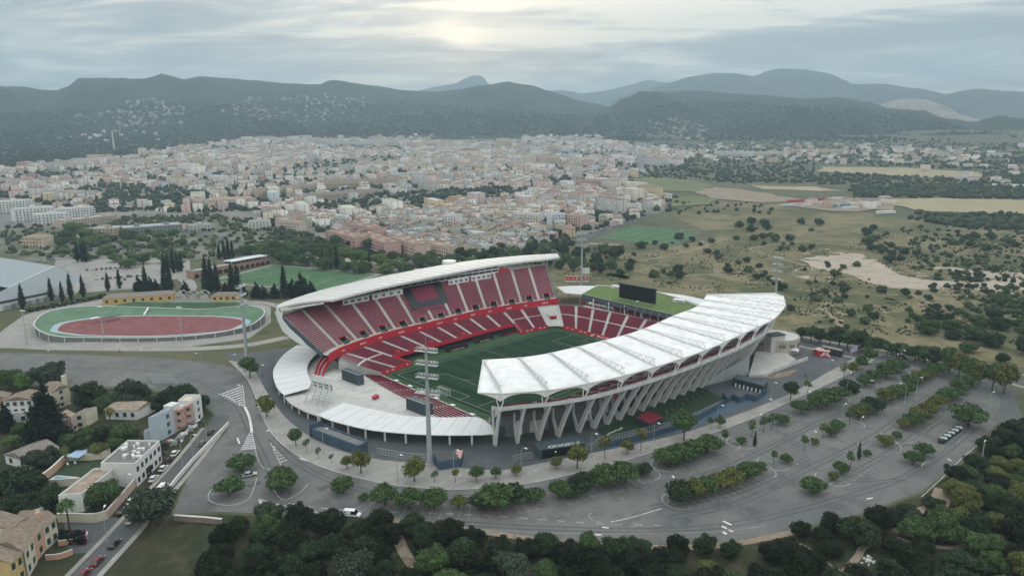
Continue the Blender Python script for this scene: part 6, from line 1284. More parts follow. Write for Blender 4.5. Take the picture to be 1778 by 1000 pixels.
def longblock(name,A,B,depth,storeys,wall,roof,label,cat='apartment block',nw=None,bal=True,group=None,fl=3.0,hipped=False):
    a,b=T(*A),T(*B); u=(b-a); L=u.length; u.z=0; u.normalize(); n=Vector((-u.y,u.x,0)); 
    if n.dot(a-CAM)<0: n=-n
    ang=math.atan2(u.y,u.x); z=min(a.z,b.z)-.3; H=fl*storeys; c=(a+b)/2+n*depth/2
    SPECIAL.append([(p.x,p.y) for p in (a-n*6-u*5,b-n*6+u*5,b+n*(depth+4)+u*5,a+n*(depth+4)-u*5)])
    t=thing(name,label,cat,(c.x,c.y,z),ang,group); s=-1 if n.dot(Vector((-sin(ang),cos(ang),0)))>0 else 1; fy=s*depth/2
    m=MB(); m.box((0,0,0),(L,depth,H+.6),0,0); paint(m.build('walls','paint',t),wall)
    m=MB()
    if hipped: m.add([(-L/2-.5,-depth/2-.5,H+.6),(L/2+.5,-depth/2-.5,H+.6),(L/2+.5,depth/2+.5,H+.6),(-L/2-.5,depth/2+.5,H+.6),(-L/2+depth/2,0,H+.6+depth*.2),(L/2-depth/2,0,H+.6+depth*.2)],[(0,1,5,4),(1,2,5),(2,3,4,5),(3,0,4),(3,2,1,0)])
    else:
        m.box((0,0,0),(L-.8,depth-.8,.12),0,H+.6)
        for x,y,w,d in ((0,depth/2-.2,L,.4),(0,-depth/2+.2,L,.4),(L/2-.2,0,.4,depth-.8),(-L/2+.2,0,.4,depth-.8)): m.box((x,y,0),(w,d,.7),0,H+.6)
    paint(m.build('roof','paint',t),roof)
    rr=random.Random(int(A[0]*7+A[1])); k=nw or max(3,int(L/3.6))
    if not hipped:
        for j in range(max(1,int(L/22))):
            m=MB(); x=-L/2+L*(j+.5)/max(1,int(L/22)); m.box((x,0,0),(4.5,4,2.6),0,H+.72); m.box((x+2.9,1,0),(1,1,1.2),0,H+.72); paint(m.build('stair_head','paint',t),wall)
    cnt=0
    for f in range(storeys):
        for i in range(k):
            x=-L/2+L*(i+.5)/k; zc=f*fl+fl*.55
            if cnt<96:
                m=MB(); m.box((x,fy+s*.03,zc),(1.25,.1,1.45)); m.build('window','glass_dark',t); cnt+=1
        if bal and f>0:
            for i in range(0,k,3):
                x=-L/2+L*(i+.5)/k; m=MB(); m.box((x,fy+s*.65,f*fl+.1),(L/k*1.5,1.3,.18)); m.box((x,fy+s*1.25,f*fl+.65),(L/k*1.5,.1,.95)); paint(m.build('balcony','paint',t),tuple(min(.7,c*1.12) for c in wall))
    return t
PK=(.52,.35,.32); BG=(.46,.385,.32); WH=(.66,.67,.66)
for A,B,d,st_,w,ro,lab,hp in [((566,418),(618,436),16,4,PK,(.30,.22,.17),'pink four-storey apartment block nearest the avenue, left one of the pink row',False),((622,424),(668,446),16,4,PK,(.30,.22,.17),'pink apartment block in the middle of the pink row behind the avenue trees',False),((672,430),(722,449),15,4,(.55,.42,.38),(.30,.22,.17),'pale pink apartment block in the pink row just above the main stand roof',False),((728,436),(778,448),15,3,(.55,.45,.40),(.32,.24,.18),'cream pink apartment block at the right end of the pink row',False),((600,404),(650,418),14,4,PK,(.30,.22,.17),'pink apartment block in the second line behind the pink row',False),
 ((450,346),(560,330),14,5,BG,(.33,.30,.27),'long brown-beige apartment slab in the middle of the town, left half',False),((560,330),(690,322),14,5,BG,(.33,.30,.27),'long brown-beige apartment slab in the middle of the town, right half',False),((535,352),(660,338),13,4,(.42,.36,.31),(.33,.30,.27),'lower brown-beige apartment slab in front of the long slab',False),
 ((0,372),(62,366),15,5,WH,(.6,.6,.58),'white five-storey apartment block at the left edge of the town',False),((28,386),(96,380),15,5,WH,(.6,.6,.58),'white terraced apartment block second from the left edge',False),((60,392),(120,388),14,4,WH,(.6,.6,.58),'white apartment block in front of the terraced white block',False),((100,382),(165,374),14,4,WH,(.6,.6,.58),'white apartment block with balconies beside the beige hall',False),
 ((116,398),(205,384),18,3,(.47,.41,.34),(.42,.38,.33),'long beige hall between the white blocks and the grey-glass building',False),((158,413),(205,412),26,3,(.40,.33,.28),(.36,.35,.33),'brown ribbed office building beside the glass-fronted centre',False),((215,412),(318,404),24,3,(.22,.24,.25),(.38,.40,.40),'dark glass-fronted centre with grey roof and white end',False),
 ((360,360),(446,355),16,3,(.58,.56,.50),(.36,.25,.19),'long cream school with rows of windows and low tiled roof',True),((580,254),(690,250),16,5,(.60,.60,.57),(.5,.5,.48),'long white apartment slab at the far edge of the town, left one',False),((700,256),(776,254),16,5,(.56,.52,.47),(.4,.3,.25),'long cream apartment slab with tiled roof at the far edge',True),((862,258),(884,258),22,11,(.62,.57,.46),(.5,.48,.42),'tall cream apartment tower rising above the far edge of the town',False),((770,266),(850,264),18,6,WH,(.55,.55,.53),'cluster of white flats left of the cream tower',False),
 ((948,286),(972,286),16,6,(.58,.50,.36),(.5,.46,.38),'yellow-beige six-storey block in the middle right of the town',False),((1000,328),(1042,328),16,5,(.56,.37,.32),(.4,.3,.26),'salmon pink five-storey block near the field edge',False),((1036,327),(1066,326),14,5,WH,(.55,.56,.56),'white five-storey block beside the salmon block',False),((982,394),(1008,398),12,5,(.57,.40,.36),(.42,.33,.3),'salmon corner block by the road to the training pitch',False),((958,396),(984,394),13,5,(.58,.62,.66),(.5,.5,.5),'pale blue-white block behind the salmon corner block',False),
 ((768,396),(792,398),14,5,WH,(.5,.5,.49),'tall white five-storey block in the middle of the near town',False),((888,388),(934,392),14,4,(.62,.60,.57),(.48,.42,.38),'white four-storey block with red end wall in the near town right',False),((778,352),(812,354),12,3,(.56,.43,.20),(.5,.42,.3),'bright ochre three-storey block in the middle of the town',False),((680,312),(742,310),16,4,WH,(.55,.55,.54),'white block with arcade windows in the town centre',False),((1240,270),(1300,274),18,5,(.6,.62,.63),(.55,.56,.56),'white flats at the right edge of the town by the trees, left one',False),((1300,272),(1372,270),16,4,(.6,.58,.52),(.5,.46,.4),'cream flats at the right edge of the town by the trees',False),((1380,266),(1470,268),18,4,(.56,.50,.41),(.46,.4,.34),'long sand-coloured flats far right of the town',False),((432,399),(468,398),14,3,(.60,.60,.58),(.4,.4,.39),'white three-storey building beside the dry lot left of the pink row',False),((482,398),(520,402),12,3,(.55,.50,.43),(.30,.22,.17),'cream three-storey building at the left end of the town edge',True),((330,402),(372,398),14,2,(.50,.49,.46),(.38,.38,.37),'low grey building beside the crowded lot by the school',False),((40,428),(74,430),14,3,(.55,.47,.36),(.30,.22,.17),'ochre-cream villa block above the grey hall at the left edge',True),((1055,262),(1122,266),14,4,WH,(.55,.55,.55),'long white flats at the back of the town, right part',False),((870,262),(895,270),14,4,(.52,.36,.33),(.4,.3,.27),'dusty pink block at the back of the town below the cream tower',False)]:
    longblock('apartment_block',A,B,d,st_,w,ro,lab,hipped=hp,group='apartment blocks of the town')
def pick(L): return r.choices(L,[q[2] for q in L])[0]
i=-60
while i<60:
    for j in range(-40,90):
        bx=i*46.0; by=j*30.0
        q=O0+ux*bx+uy*by
        wx=noise.noise(Vector((bx*.0016,by*.0016,3))); wy=noise.noise(Vector((bx*.0016,by*.0016,9))); q=q+Vector((wx,wy))*260+Vector((r.uniform(-5,5),r.uniform(-5,5)))
        tw=1.1*round(2.2*noise.noise(Vector((q.x*.0022,q.y*.0022,5))))/2; du,dv=Vector((cos(A0+tw),sin(A0+tw))),Vector((-sin(A0+tw),cos(A0+tw))); gap=noise.noise(Vector((q.x*.004,q.y*.004,1)))
        D=math.hypot(q.x-CAM.x,q.y-CAM.y)
        if D>3250 or gap<-.33 or not inpoly(q.x,q.y,TP): continue
        dens=(.84 if D<1500 else (.66 if D<2300 else .46))*(1+.5*min(0,gap))
        if D>900 and r.random()<.12:
            c=q; HS.append((D+300,c,r.uniform(22,60),r.uniform(12,20),tw,5)); continue
        k=0.0
        while k<38:
            w=r.uniform(8,14)
            if r.random()<dens:
                dp=r.uniform(9,14); c=q+du*(k+w/2-19)+dv*r.uniform(-3,3)
                if not occupied(c.x,c.y) and inpoly(c.x,c.y,TP): HS.append((D+r.uniform(-20,20),c,w,dp,tw,0))
            k+=w+r.choice((0,0,.5,3))
        if r.random()<.7:
            for kk in range(3):
                w=r.uniform(7,12); c=q+du*(kk*13-13+r.uniform(-3,3))+dv*(14+r.uniform(-2,2))
                if r.random()<dens and not occupied(c.x,c.y) and inpoly(c.x,c.y,TP): HS.append((D,c,w,r.uniform(8,12),tw,0))
    i+=1
HS.sort(key=lambda h:h[0])
def house_parts(w,d,st_,kind,rr,win=True):
    H=3.0*st_; b=MB(); b.box((0,0,0),(w,d,H),0,0)
    if win:
        b.k=1
        for f in range(st_):
            for s in (-1,1):
                nx=max(2,int(w/3.2))
                for q in range(nx):
                    if rr.random()<.85: b.box((-w/2+w*(q+.5)/nx,s*d/2,f*3+1.65),(rr.choice((1.0,1.3)),.08,rr.choice((1.2,1.4,2.0))))
                ny=max(2,int(d/4))
                for q in range(ny):
                    if rr.random()<.6: b.box((s*w/2,-d/2+d*(q+.5)/ny,f*3+1.65),(.08,1.1,1.3))
        b.k=0
    t=MB()
    if 'flat' in kind:
        t.box((0,0,0),(w-.5,d-.5,.1),0,H)
        for x,y,a,e in ((0,d/2-.12,w,.24),(0,-d/2+.12,w,.24),(w/2-.12,0,.24,d-.48),(-w/2+.12,0,.24,d-.48)): t.box((x,y,0),(a,e,.8),0,H)
        if rr.random()<.7: t.box((rr.uniform(-w/4,w/4),rr.uniform(-d/5,d/5),0),(2.8,2.6,2.3),0,H+.1)
    elif rr.random()<.6:
        h=d*.2; t.add([(-w/2-.3,-d/2-.4,H),(w/2+.3,-d/2-.4,H),(w/2+.3,d/2+.4,H),(-w/2-.3,d/2+.4,H),(-w/2-.3,0,H+h),(w/2+.3,0,H+h)],[(0,1,5,4),(2,3,4,5),(1,2,5),(3,0,4),(3,2,1,0)])
        if rr.random()<.5: t.box((w*.2,d*.15,0),(.7,.7,h+.7),0,H)
    else:
        h=d*.22; t.add([(-w/2-.3,-d/2-.4,H),(w/2+.3,-d/2-.4,H),(w/2+.3,d/2+.4,H),(-w/2-.3,d/2+.4,H),(-w*.18,0,H+h),(w*.18,0,H+h)],[(0,1,5,4),(2,3,4,5),(1,2,5),(3,0,4),(3,2,1,0)])
    return b,t
NI=290; zones={}
first=[]
for D,c,w,d,tw,big in HS[:NI]:
    p=PX((c.x,c.y,hgt(c.x,c.y))); first.append((p,D,c,w,d,tw))
def zone(p):
    a='behind the training pitch' if p[0]<560 else 'behind the pink row' if p[0]<760 else 'above the main stand roof' if p[0]<960 else 'by the training road'
    b='front' if p[1]>405 else 'second' if p[1]>385 else 'third' if p[1]>365 else 'fourth'
    return 'the '+b+' belt '+a
for p,D,c,w,d,tw in sorted(first,key=lambda q:q[0][0]):
    wn,wc,_=pick(WALLC); rn,rc,_=pick(ROOFC); st_=r.choice((1,2,2,2,3,3)); zo=zone(p); zones[zo]=zones.get(zo,-1)+1
    t=thing('town_house',wn+' '+('single','two','three')[st_-1]+'-storey '+rn+' house, '+nth(zones[zo])+' in '+zo,'house',(c.x,c.y,hgt(c.x,c.y)-.3),A0+tw+r.choice((0,pi)),'houses of the town')
    a,b=house_parts(w,d,st_,rn,r); v=r.uniform(.88,1.08); o=a.build('walls',['paint','glass_dark'],t); paint(o,tuple(min(.75,q*v) for q in wc)); o=b.build('roof','paint',t); paint(o,tuple(q*r.uniform(.85,1.15) for q in rc))
# all the smaller houses beyond them as one mass
def mass_houses(L,name,label):
    V=[];F=[];C=[]
    for D,c,w,d,z,ang,big in L:
        wc=pick(WALLC)[1]; rk=pick(ROOFC); st_=r.choice((1,2,2,3,3,4) if D<2600 else (1,2,3)) if big<1 else r.choice((4,5,6)); H=3*st_+1.0; ca,sa=cos(ang),sin(ang); v=r.uniform(.85,1.1); o=len(V)
        hip='tiled' in rk[0]; hh=d*.2 if hip else 0
        for zz,k in ((-1.5,1),(H,1)):
            for x,y in ((-w/2,-d/2),(w/2,-d/2),(w/2,d/2),(-w/2,d/2)): V.append((c.x+x*ca-y*sa,c.y+x*sa+y*ca,z+zz))
        for x in (-w*.3,w*.3): V.append((c.x+x*ca,c.y+x*sa,z+H+hh))
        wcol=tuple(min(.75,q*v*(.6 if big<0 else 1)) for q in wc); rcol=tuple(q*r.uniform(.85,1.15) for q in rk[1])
        for q in ((0,1,5,4),(1,2,6,5),(2,3,7,6),(3,0,4,7)): F.append(tuple(o+i for i in q)); C.append(wcol)
        for q in ((4,5,9,8),(6,7,8,9),(5,6,9,9),(7,4,8,8)): F.append(tuple(o+i for i in q)); C.append(rcol)
        if D<1900:
            for s in (-1,1):
                n=max(2,int(w/3.4))
                for f in range(st_):
                    for q in range(n):
                        if r.random()<.25: continue
                        x=-w/2+w*(q+.5)/n; zz=z+f*3+1.4; y=s*(d/2+.06); o=len(V)
                        for dx,dz in ((-.6,0),(.6,0),(.6,1.4),(-.6,1.4)): V.append((c.x+(x+dx)*ca-y*sa,c.y+(x+dx)*sa+y*ca,zz+dz))
                        F.append((o,o+1,o+2,o+3)); C.append((.05,.055,.06))
            for s in (-1,1):
                for f in range(st_):
                    y=0; o=len(V); x=s*(w/2+.06); zz=z+f*3+1.4
                    for dy,dz in ((-.7,0),(.7,0),(.7,1.4),(-.7,1.4)): V.append((c.x+x*ca-(y+dy)*sa,c.y+x*sa+(y+dy)*ca,zz+dz))
                    F.append((o,o+1,o+2,o+3)); C.append((.05,.055,.06))
    # a triangle kept as a quad with a doubled corner is split away
    F2=[f if len(set(f))==4 else (f[0],f[1],f[2],f[2]) for f in F]
    T3=[];C3=[]
    for f,c in zip(F2,C):
        T3.append((f[0],f[1],f[2])); C3.append(c)
        if f[2]!=f[3]: T3.append((f[0],f[2],f[3])); C3.append(c)
    o=mesh_np(name,V,T3,C3,'far_wall'); tag(o,kind='stuff'); o['label']=label
ML=[(D if big<1 else 1500,c,w*(1 if D<1800 else 1.2),d,hgt(c.x,c.y),A0+tw,big) for D,c,w,d,tw,big in HS[NI:]]
r2=random.Random(77)
for poly,n,sz in (([(130,205),(190,180),(265,172),(330,185),(320,215),(220,225)],110,(7,15)),([(380,195),(430,170),(560,165),(640,172),(620,205),(480,215)],140,(7,15)),([(1110,236),(1130,206),(1180,205),(1240,226),(1220,244)],70,(7,15)),([(1150,262),(1240,250),(1500,250),(1700,262),(1700,285),(1450,285),(1240,282)],150,(8,18)),([(1480,268),(1778,255),(1778,330),(1560,300)],50,(10,20)),([(60,238),(200,225),(330,235),(250,255)],22,(10,16)),([(920,236),(1040,238),(1060,246),(930,246)],50,(10,18)),([(1380,350),(1555,350),(1540,366),(1400,362)],10,(12,26))):
    xs=[p[0] for p in poly]; ys=[p[1] for p in poly]; k=0; t0=0
    while k<n and t0<n*40:
        t0+=1; x,y=r2.uniform(min(xs),max(xs)),r2.uniform(min(ys),max(ys))
        if not inpoly(x,y,poly): continue
        p=FAR(x,y)
        if p is None: continue
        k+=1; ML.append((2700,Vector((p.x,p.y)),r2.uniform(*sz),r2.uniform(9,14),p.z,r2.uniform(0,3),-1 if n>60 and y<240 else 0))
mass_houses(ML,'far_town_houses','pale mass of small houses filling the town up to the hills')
# woods and garden trees too far or too many to count
def mass_trees(P,name,label,cols,sub=ICO1,flat=.85):
    v0=np.array(sub[0]); f0=np.array(sub[1]); n=len(P); P=np.array(P); g=np.random.default_rng(4)
    jit=1+.34*g.standard_normal((n,len(v0),1))*.5
    S_=P[:,3:4,None]*np.array([1,1,flat])[None,None,:]*g.uniform(.8,1.2,(n,1,3))
    V=v0[None]*jit*S_+P[:,None,:3]; V[:,:,2]+=P[:,3:4]*.55
    F=f0[None]+(np.arange(n)*len(v0))[:,None,None]; C=np.array(cols)[g.integers(0,len(cols),n)]*g.uniform(.75,1.25,(n,1)); C=np.repeat(C,len(f0),0)*g.uniform(.75,1.25,(n*len(f0),1))
    o=mesh_np(name,V.reshape(-1,3),F.reshape(-1,3),C,'far_leaf'); tag(o,kind='stuff'); o['label']=label
def spots(poly,n,sz,seed,far=False,clear=None):
    q=random.Random(seed); L=[]; xs=[p[0] for p in poly]; ys=[p[1] for p in poly]; t0=0
    W_=[T(*p) for p in poly] if not far else None
    while len(L)<n and t0<n*30:
        t0+=1; x,y=q.uniform(min(xs),max(xs)),q.uniform(min(ys),max(ys))
        if not inpoly(x,y,poly) or (clear and clear(x,y)): continue
        p=FAR(x,y) if far else T(x,y)
        if p is None or occupied(p.x,p.y): continue
        L.append((p.x,p.y,p.z,q.uniform(*sz)))
    return L
GC=[(.030,.046,.026),(.042,.058,.030),(.024,.036,.022),(.055,.070,.034)]
L=spots(TOWN,6500,(2.0,5.4),1)+spots([(60,330),(340,300),(420,300),(640,280),(760,300),(700,330),(400,350)],160,(3,6),2)+spots([(780,330),(900,310),(1000,300),(1090,320),(1000,360),(860,380)],260,(3,6),3)+spots([(480,398),(640,430),(800,446),(900,440),(980,412),(1000,425),(900,455),(640,455),(480,420)],330,(2.2,4.4),4)
mass_trees(L,'town_trees','dark garden trees scattered among the town houses',GC)
print('TOWN',len(HS))
fld=[[(1415,286),(1705,296),(1706,313),(1415,300)],[(1495,343),(1800,346),(1800,376),(1600,372)],[(1295,318),(1475,322),(1475,336),(1300,334)],[(1076,308),(1245,314),(1245,337),(1085,337)],[(1195,326),(1405,336),(1400,356),(1210,350)],[(1345,345),(1585,345),(1590,380),(1345,372)]]
clear=lambda x,y:any(inpoly(x,y,f) for f in fld)
L=spots([(1130,252),(1240,245),(1500,246),(1800,250),(1800,345),(1560,345),(1380,322),(1240,318),(1090,306),(1180,280)],2300,(2.4,5),5,clear=clear)+spots([(1480,325),(1800,320),(1800,400),(1680,398),(1560,378),(1480,345)],500,(2.6,5),6,clear=clear)+spots([(1560,392),(1800,396),(1800,560),(1690,545),(1600,470)],420,(1.0,2.6),7)+spots([(1080,338),(1380,352),(1400,372),(1160,372)],60,(1.5,3.5),13,clear=clear)
L+=spots([(1790,250),(2400,262),(2500,380),(1800,400)],700,(2.6,5),15)+spots([(1800,400),(2300,400),(2400,640),(1800,620)],420,(1.0,2.8),16)+spots([(1810,640),(2150,640),(2400,820),(1900,740)],260,(2.0,4.4),17)
mass_trees(L,'plain_woodland','dark green trees covering the plain right of the town',GC)
L=spots([(-60,300),(60,286),(150,281),(250,266),(330,254),(420,241),(560,238),(700,235),(960,235),(1130,249),(1130,240),(880,234),(700,226),(400,228),(200,240),(-60,262)],2400,(3,6.5),8,True)+spots([(-60,200),(300,180),(700,180),(1000,200),(1000,236),(700,226),(400,228),(-60,262)],3800,(3.5,7.5),9,True)+spots([(1000,240),(1040,200),(1200,175),(1500,190),(1700,225),(1778,240),(1500,248)],2600,(3.5,7),10,True)
mass_trees(L,'hillside_woodland','dark wooded slopes below the hills behind the town',[(.026,.040,.025),(.031,.045,.027),(.023,.036,.023)])
L=spots([(960,480),(1100,440),(1600,400),(1778,430),(1778,600),(1400,570),(1250,510)],2600,(.25,.8),11,clear=lambda x,y:noise.noise(Vector((x*.015,y*.04,2)))<-.02 or inpoly(x,y,SAND))+spots([(-40,396),(100,392),(330,392),(470,402),(560,412),(560,440),(330,450),(100,450),(-40,440)],420,(1.6,3.6),12)+spots([(180,382),(330,374),(450,382),(490,400),(430,404),(330,392),(200,394)],150,(2,4.5),14)
mass_trees(L,'low_scrub','low scrub and small bushes dotting the open land',[(.05,.062,.034),(.038,.05,.028),(.075,.08,.04)])
# landmark: slim chimney at the edge of the wood
p=T(198,258); t=thing('brick_chimney','slim pale brick chimney standing against the dark wood left of the town','chimney',p); m=MB(); m.tube([(0,0,0),(0,0,52)],[3.2,2.0],10); m.build('shaft','pale_concrete',t); m=MB(); m.tube([(0,0,52),(0,0,53.5)],2.5,10); m.build('cap','concrete',t)
# ---------------------------------------------------------------- village houses beside the lane
dm('plaster_white',(.62,.63,.62),.85,.08,.4); dm('plaster_cream',(.56,.53,.42),.85,.1,.4); dm('plaster_blue',(.40,.47,.53),.85,.06,.4); dm('plaster_pink',(.46,.35,.31),.85,.12,.5); dm('plaster_yellow',(.55,.42,.20),.85,.1,.4); dm('plaster_salmon',(.52,.33,.24),.85,.1,.4)
dm('shutter',(.03,.055,.05),.7,.1,1); dm('tar_roof',(.17,.17,.165),.9,.3,.8); dm('tan_roof',(.30,.24,.19),.9,.35,.5)
dm('bougainvillea',(.10,.012,.05),.8,.4,1.0,island=.5)
H=box4
t,a,u,v,h=H('workshop','white two-storey workshop with grey flat roof cluttered with vents beside the lane','building',(239,845),(235,808),(282,802),(174.6,807),'plaster_white','tar_roof',win=6,storey=4)
r=random.Random(3)
for i in range(16):
    p=a+u*r.uniform(.1,.9)+v*r.uniform(.1,.9); m=MB(); 
    if i%3==0: m.tube([(p.x-a.x,p.y-a.y,h),(p.x-a.x,p.y-a.y,h+1.0)],[.5,.6],8)
    else: m.box((p.x-a.x,p.y-a.y,0),(r.uniform(.6,2.2),r.uniform(.5,.9),r.uniform(.5,1.0)),r.uniform(0,3),h+.1)
    m.build('roof_vent','white_metal',t)
m=MB(); p=u*.45+Vector((u.y,-u.x,0)).normalized()*.06; m.box((p.x,p.y,1.5),(3,.15,3),math.atan2(u.y,u.x)); m.build('shop_door','glass_dark',t)
H('white_store','long white-walled store with patchy tan flat roof beside the workshop','building',(147,888),(147,860),(206,838.6),(101,864),'plaster_white','tan_roof')
H('pale_blue_house','pale blue cubic house with flat white roof, main block','house',(284.7,762.6),(281,721),(305,751),(257,728.5),'plaster_blue','plaster_white',wins=0,win=1,wm='blue_grey')
H('pale_blue_house','low pale blue annex in front of the cubic house','house',(278.5,765),(277,747),(284.7,761),(249,751),'plaster_blue','plaster_blue')
t,a,u,v,h=H('balcony_flats','pinkish grey flats with pink balconies and white parapet between two tall houses','flats',(305,751),(302.5,717),(336.6,733.5),(277,717),'plaster_pink','plaster_white',win=2)
for f in range(3):
    for k in (.3,.72): p=u*k+Vector((u.y,-u.x,0)).normalized()*.6; m=MB(); m.box((p.x,p.y,0),(3.2,1.2,.9),math.atan2(u.y,u.x),1.6+f*2.9); m.build('balcony','pink_wall',t)
m=MB(); p=u*.3+v*.5; m.box((p.x,p.y,0),(4,3.5,2.4),math.atan2(u.y,u.x),h); m.build('stair_head','plaster_white',t)
t,a,u,v,h=H('white_tall_house','tall white house with roof terrace at the end of the row by the main road','house',(340.5,735),(336.6,698),(353,723.4),(309,698),'plaster_white','plaster_cream',win=1,wins=0)
for i in range(9): p=u*(.2+.07*i)+v*(.12+.02*i); m=MB(); m.box((p.x,p.y,0),(.8,.5,.9),i,h+.1); m.build('roof_plant_pot','plaster_white',t)
H('long_shed','long low white shed with broad tan roof behind the garden','shed',(238,729),(232,712),(271,713),(182,711),'plaster_white','tan_roof',gable='v',roofh=.12,wins=4)
H('garden_house','small house with pale blue front and cream side at the top of the overgrown plot','house',(151,741),(150,717),(171,729),(125.5,721),'plaster_cream','grey_tile',rim=False,wins=1)
H('brown_lean_to','brown lean-to with white arch beside the small pale blue house','house',(127,752),(126,724),(136,746),(107,716),'plaster_pink','tan_roof',rim=False)
H('farmhouse','white farmhouse wing with brown tiled roof and green shutters','house',(62,730),(60,693),(82,716),(6,696),'plaster_white','roof_tile',gable='u',wins=4,wm='shutter')
t,a,u,v,h=H('farmhouse','tall cream farmhouse wing with chimney beside the dark conifer','house',(95,713),(91,681),(124,701),(73,673),'plaster_cream','roof_tile',gable='v',win=1,wm='shutter')
m=MB(); p=u*.95+v*.3; m.box((p.x,p.y,0),(1.4,1.4,4),.3,h); m.build('chimney','plaster_cream',t)
H('farmhouse_annex','low white annex with pale terraced front below the farmhouse wing','house',(52,734),(51,716),(62,726),(8,722),'plaster_white','pale_concrete',wins=2)
H('farm_outbuilding','low salmon outbuilding with tiled roof at the left edge','house',(14,712),(12,690),(22,704),(-20,690),'plaster_salmon','roof_tile',gable='u')
H('veranda_house','grey-roofed house with open white veranda half hidden by olive trees','house',(50,816),(47,800),(104,792),(8,789),'plaster_white','grey_tile',gable='u',wins=2,wm='black')
# the tiled row in the near corner
t,a,u,v,h=H('row_house','cream row house with hipped tile roof and dark shutters next to the bougainvillea','row house',(81,953.7),(77,914.5),(102.6,936),(47,905),'plaster_cream','roof_tile',gable='u',win=2,wm='shutter',roofh=.25)
m=MB(); p=u*.3+v*.5; m.box((p.x,p.y,0),(1.0,1.0,2.6),.3,h); m.build('chimney','plaster_salmon',t)
H('row_house','salmon fronted row house with tile roof set between the two cream ones','row house',(65,974),(58,932),(81,953.5),(22,925),'plaster_salmon','roof_tile',gable='u',win=1,wm='shutter',roofh=.25)
H('row_house','pale yellow row house with tall dark shutters and arched porch','row house',(50,1003),(41,957),(65,976),(-8,944),'plaster_cream','roof_tile',gable='u',win=2,wm='shutter',roofh=.25)
H('row_house','yellow-orange house with low tile roof in the very corner of the picture','row house',(24,1022),(17,976),(46,1004),(-60,962),'plaster_yellow','roof_tile',gable='u',win=2,wm='shutter',roofh=.22)
H('row_house','back part of the tiled row with pale flat terrace roof','row house',(60,925),(58,903),(80,911),(28,898),'plaster_cream','roof_tile',gable='v',roofh=.2)
H('row_house','low tiled house at the left edge behind the terracotta row','row house',(20,945),(18,918),(46,925),(-60,905),'plaster_cream','roof_tile',gable='u',roofh=.2)
H('white_roof_terrace','bright white flat roof terrace behind the tiled row','terrace',(62,910),(62,892),(78,895),(38,888),'plaster_white','white_metal',rim=False)
def wall(lab,P,h,w,m,name='garden_wall',z=0.0):
    W_=[G(*q) for q in P]; C=spline(W_,max(len(P),6) if len(P)>2 else 2); t=thing(name,lab,'wall',C[0]); b=MB()
    for i in range(len(C)-1): b.bar(C[i]+Vector((0,0,h/2)),C[i+1]+Vector((0,0,h/2)),w,h)
    b.bw('masonry',m,t); b=MB()
    for i in range(len(C)-1): b.bar(C[i]+Vector((0,0,h+.06)),C[i+1]+Vector((0,0,h+.06)),w+.12,.12)
    b.bw('coping','pale_concrete' if m!='brick' else 'roof_tile',t)
wall('low pale wall along the car-park side of the lane',[(397,738),(372,764),(340,797),(312,829),(289,858)],1.3,.35,'plaster_white')
wall('pinkish garden wall along the lane below the white store',[(187,901),(212,872),(237,843)],2.6,.3,'plaster_pink')
wall('beige garden wall behind the short palm',[(101,906),(135,906),(164,907),(187,901)],2.6,.3,'plaster_cream')
wall('dark stone retaining wall under the near corner of the car park',[(303,903),(330,905),(360,907),(386,910)],1.6,.6,'stone','stone_wall')
wall('beige wall across the back of the pool garden',[(100,800),(140,799),(176,797),(192,789)],2.2,.3,'plaster_cream')
wall('beige wall in front of the garden pool',[(82,846),(110,844),(140,842)],2.4,.3,'plaster_cream')
wall('orange tiled wall on the left side of the pool garden',[(112,803),(88,826),(61,844)],2.4,.5,'plaster_salmon')
wall('terracotta drive wall in front of the bougainvillea',[(102,947),(125,944),(150,938),(152,931)],1.4,.3,'plaster_salmon')
wall('terracotta drive wall beside the cream house door',[(80,972),(104,970),(127,962)],1.4,.3,'plaster_salmon')
wall('white wall running from the farmhouse steps into the garden',[(36,775),(52,762),(66,751)],1.6,.3,'plaster_white')
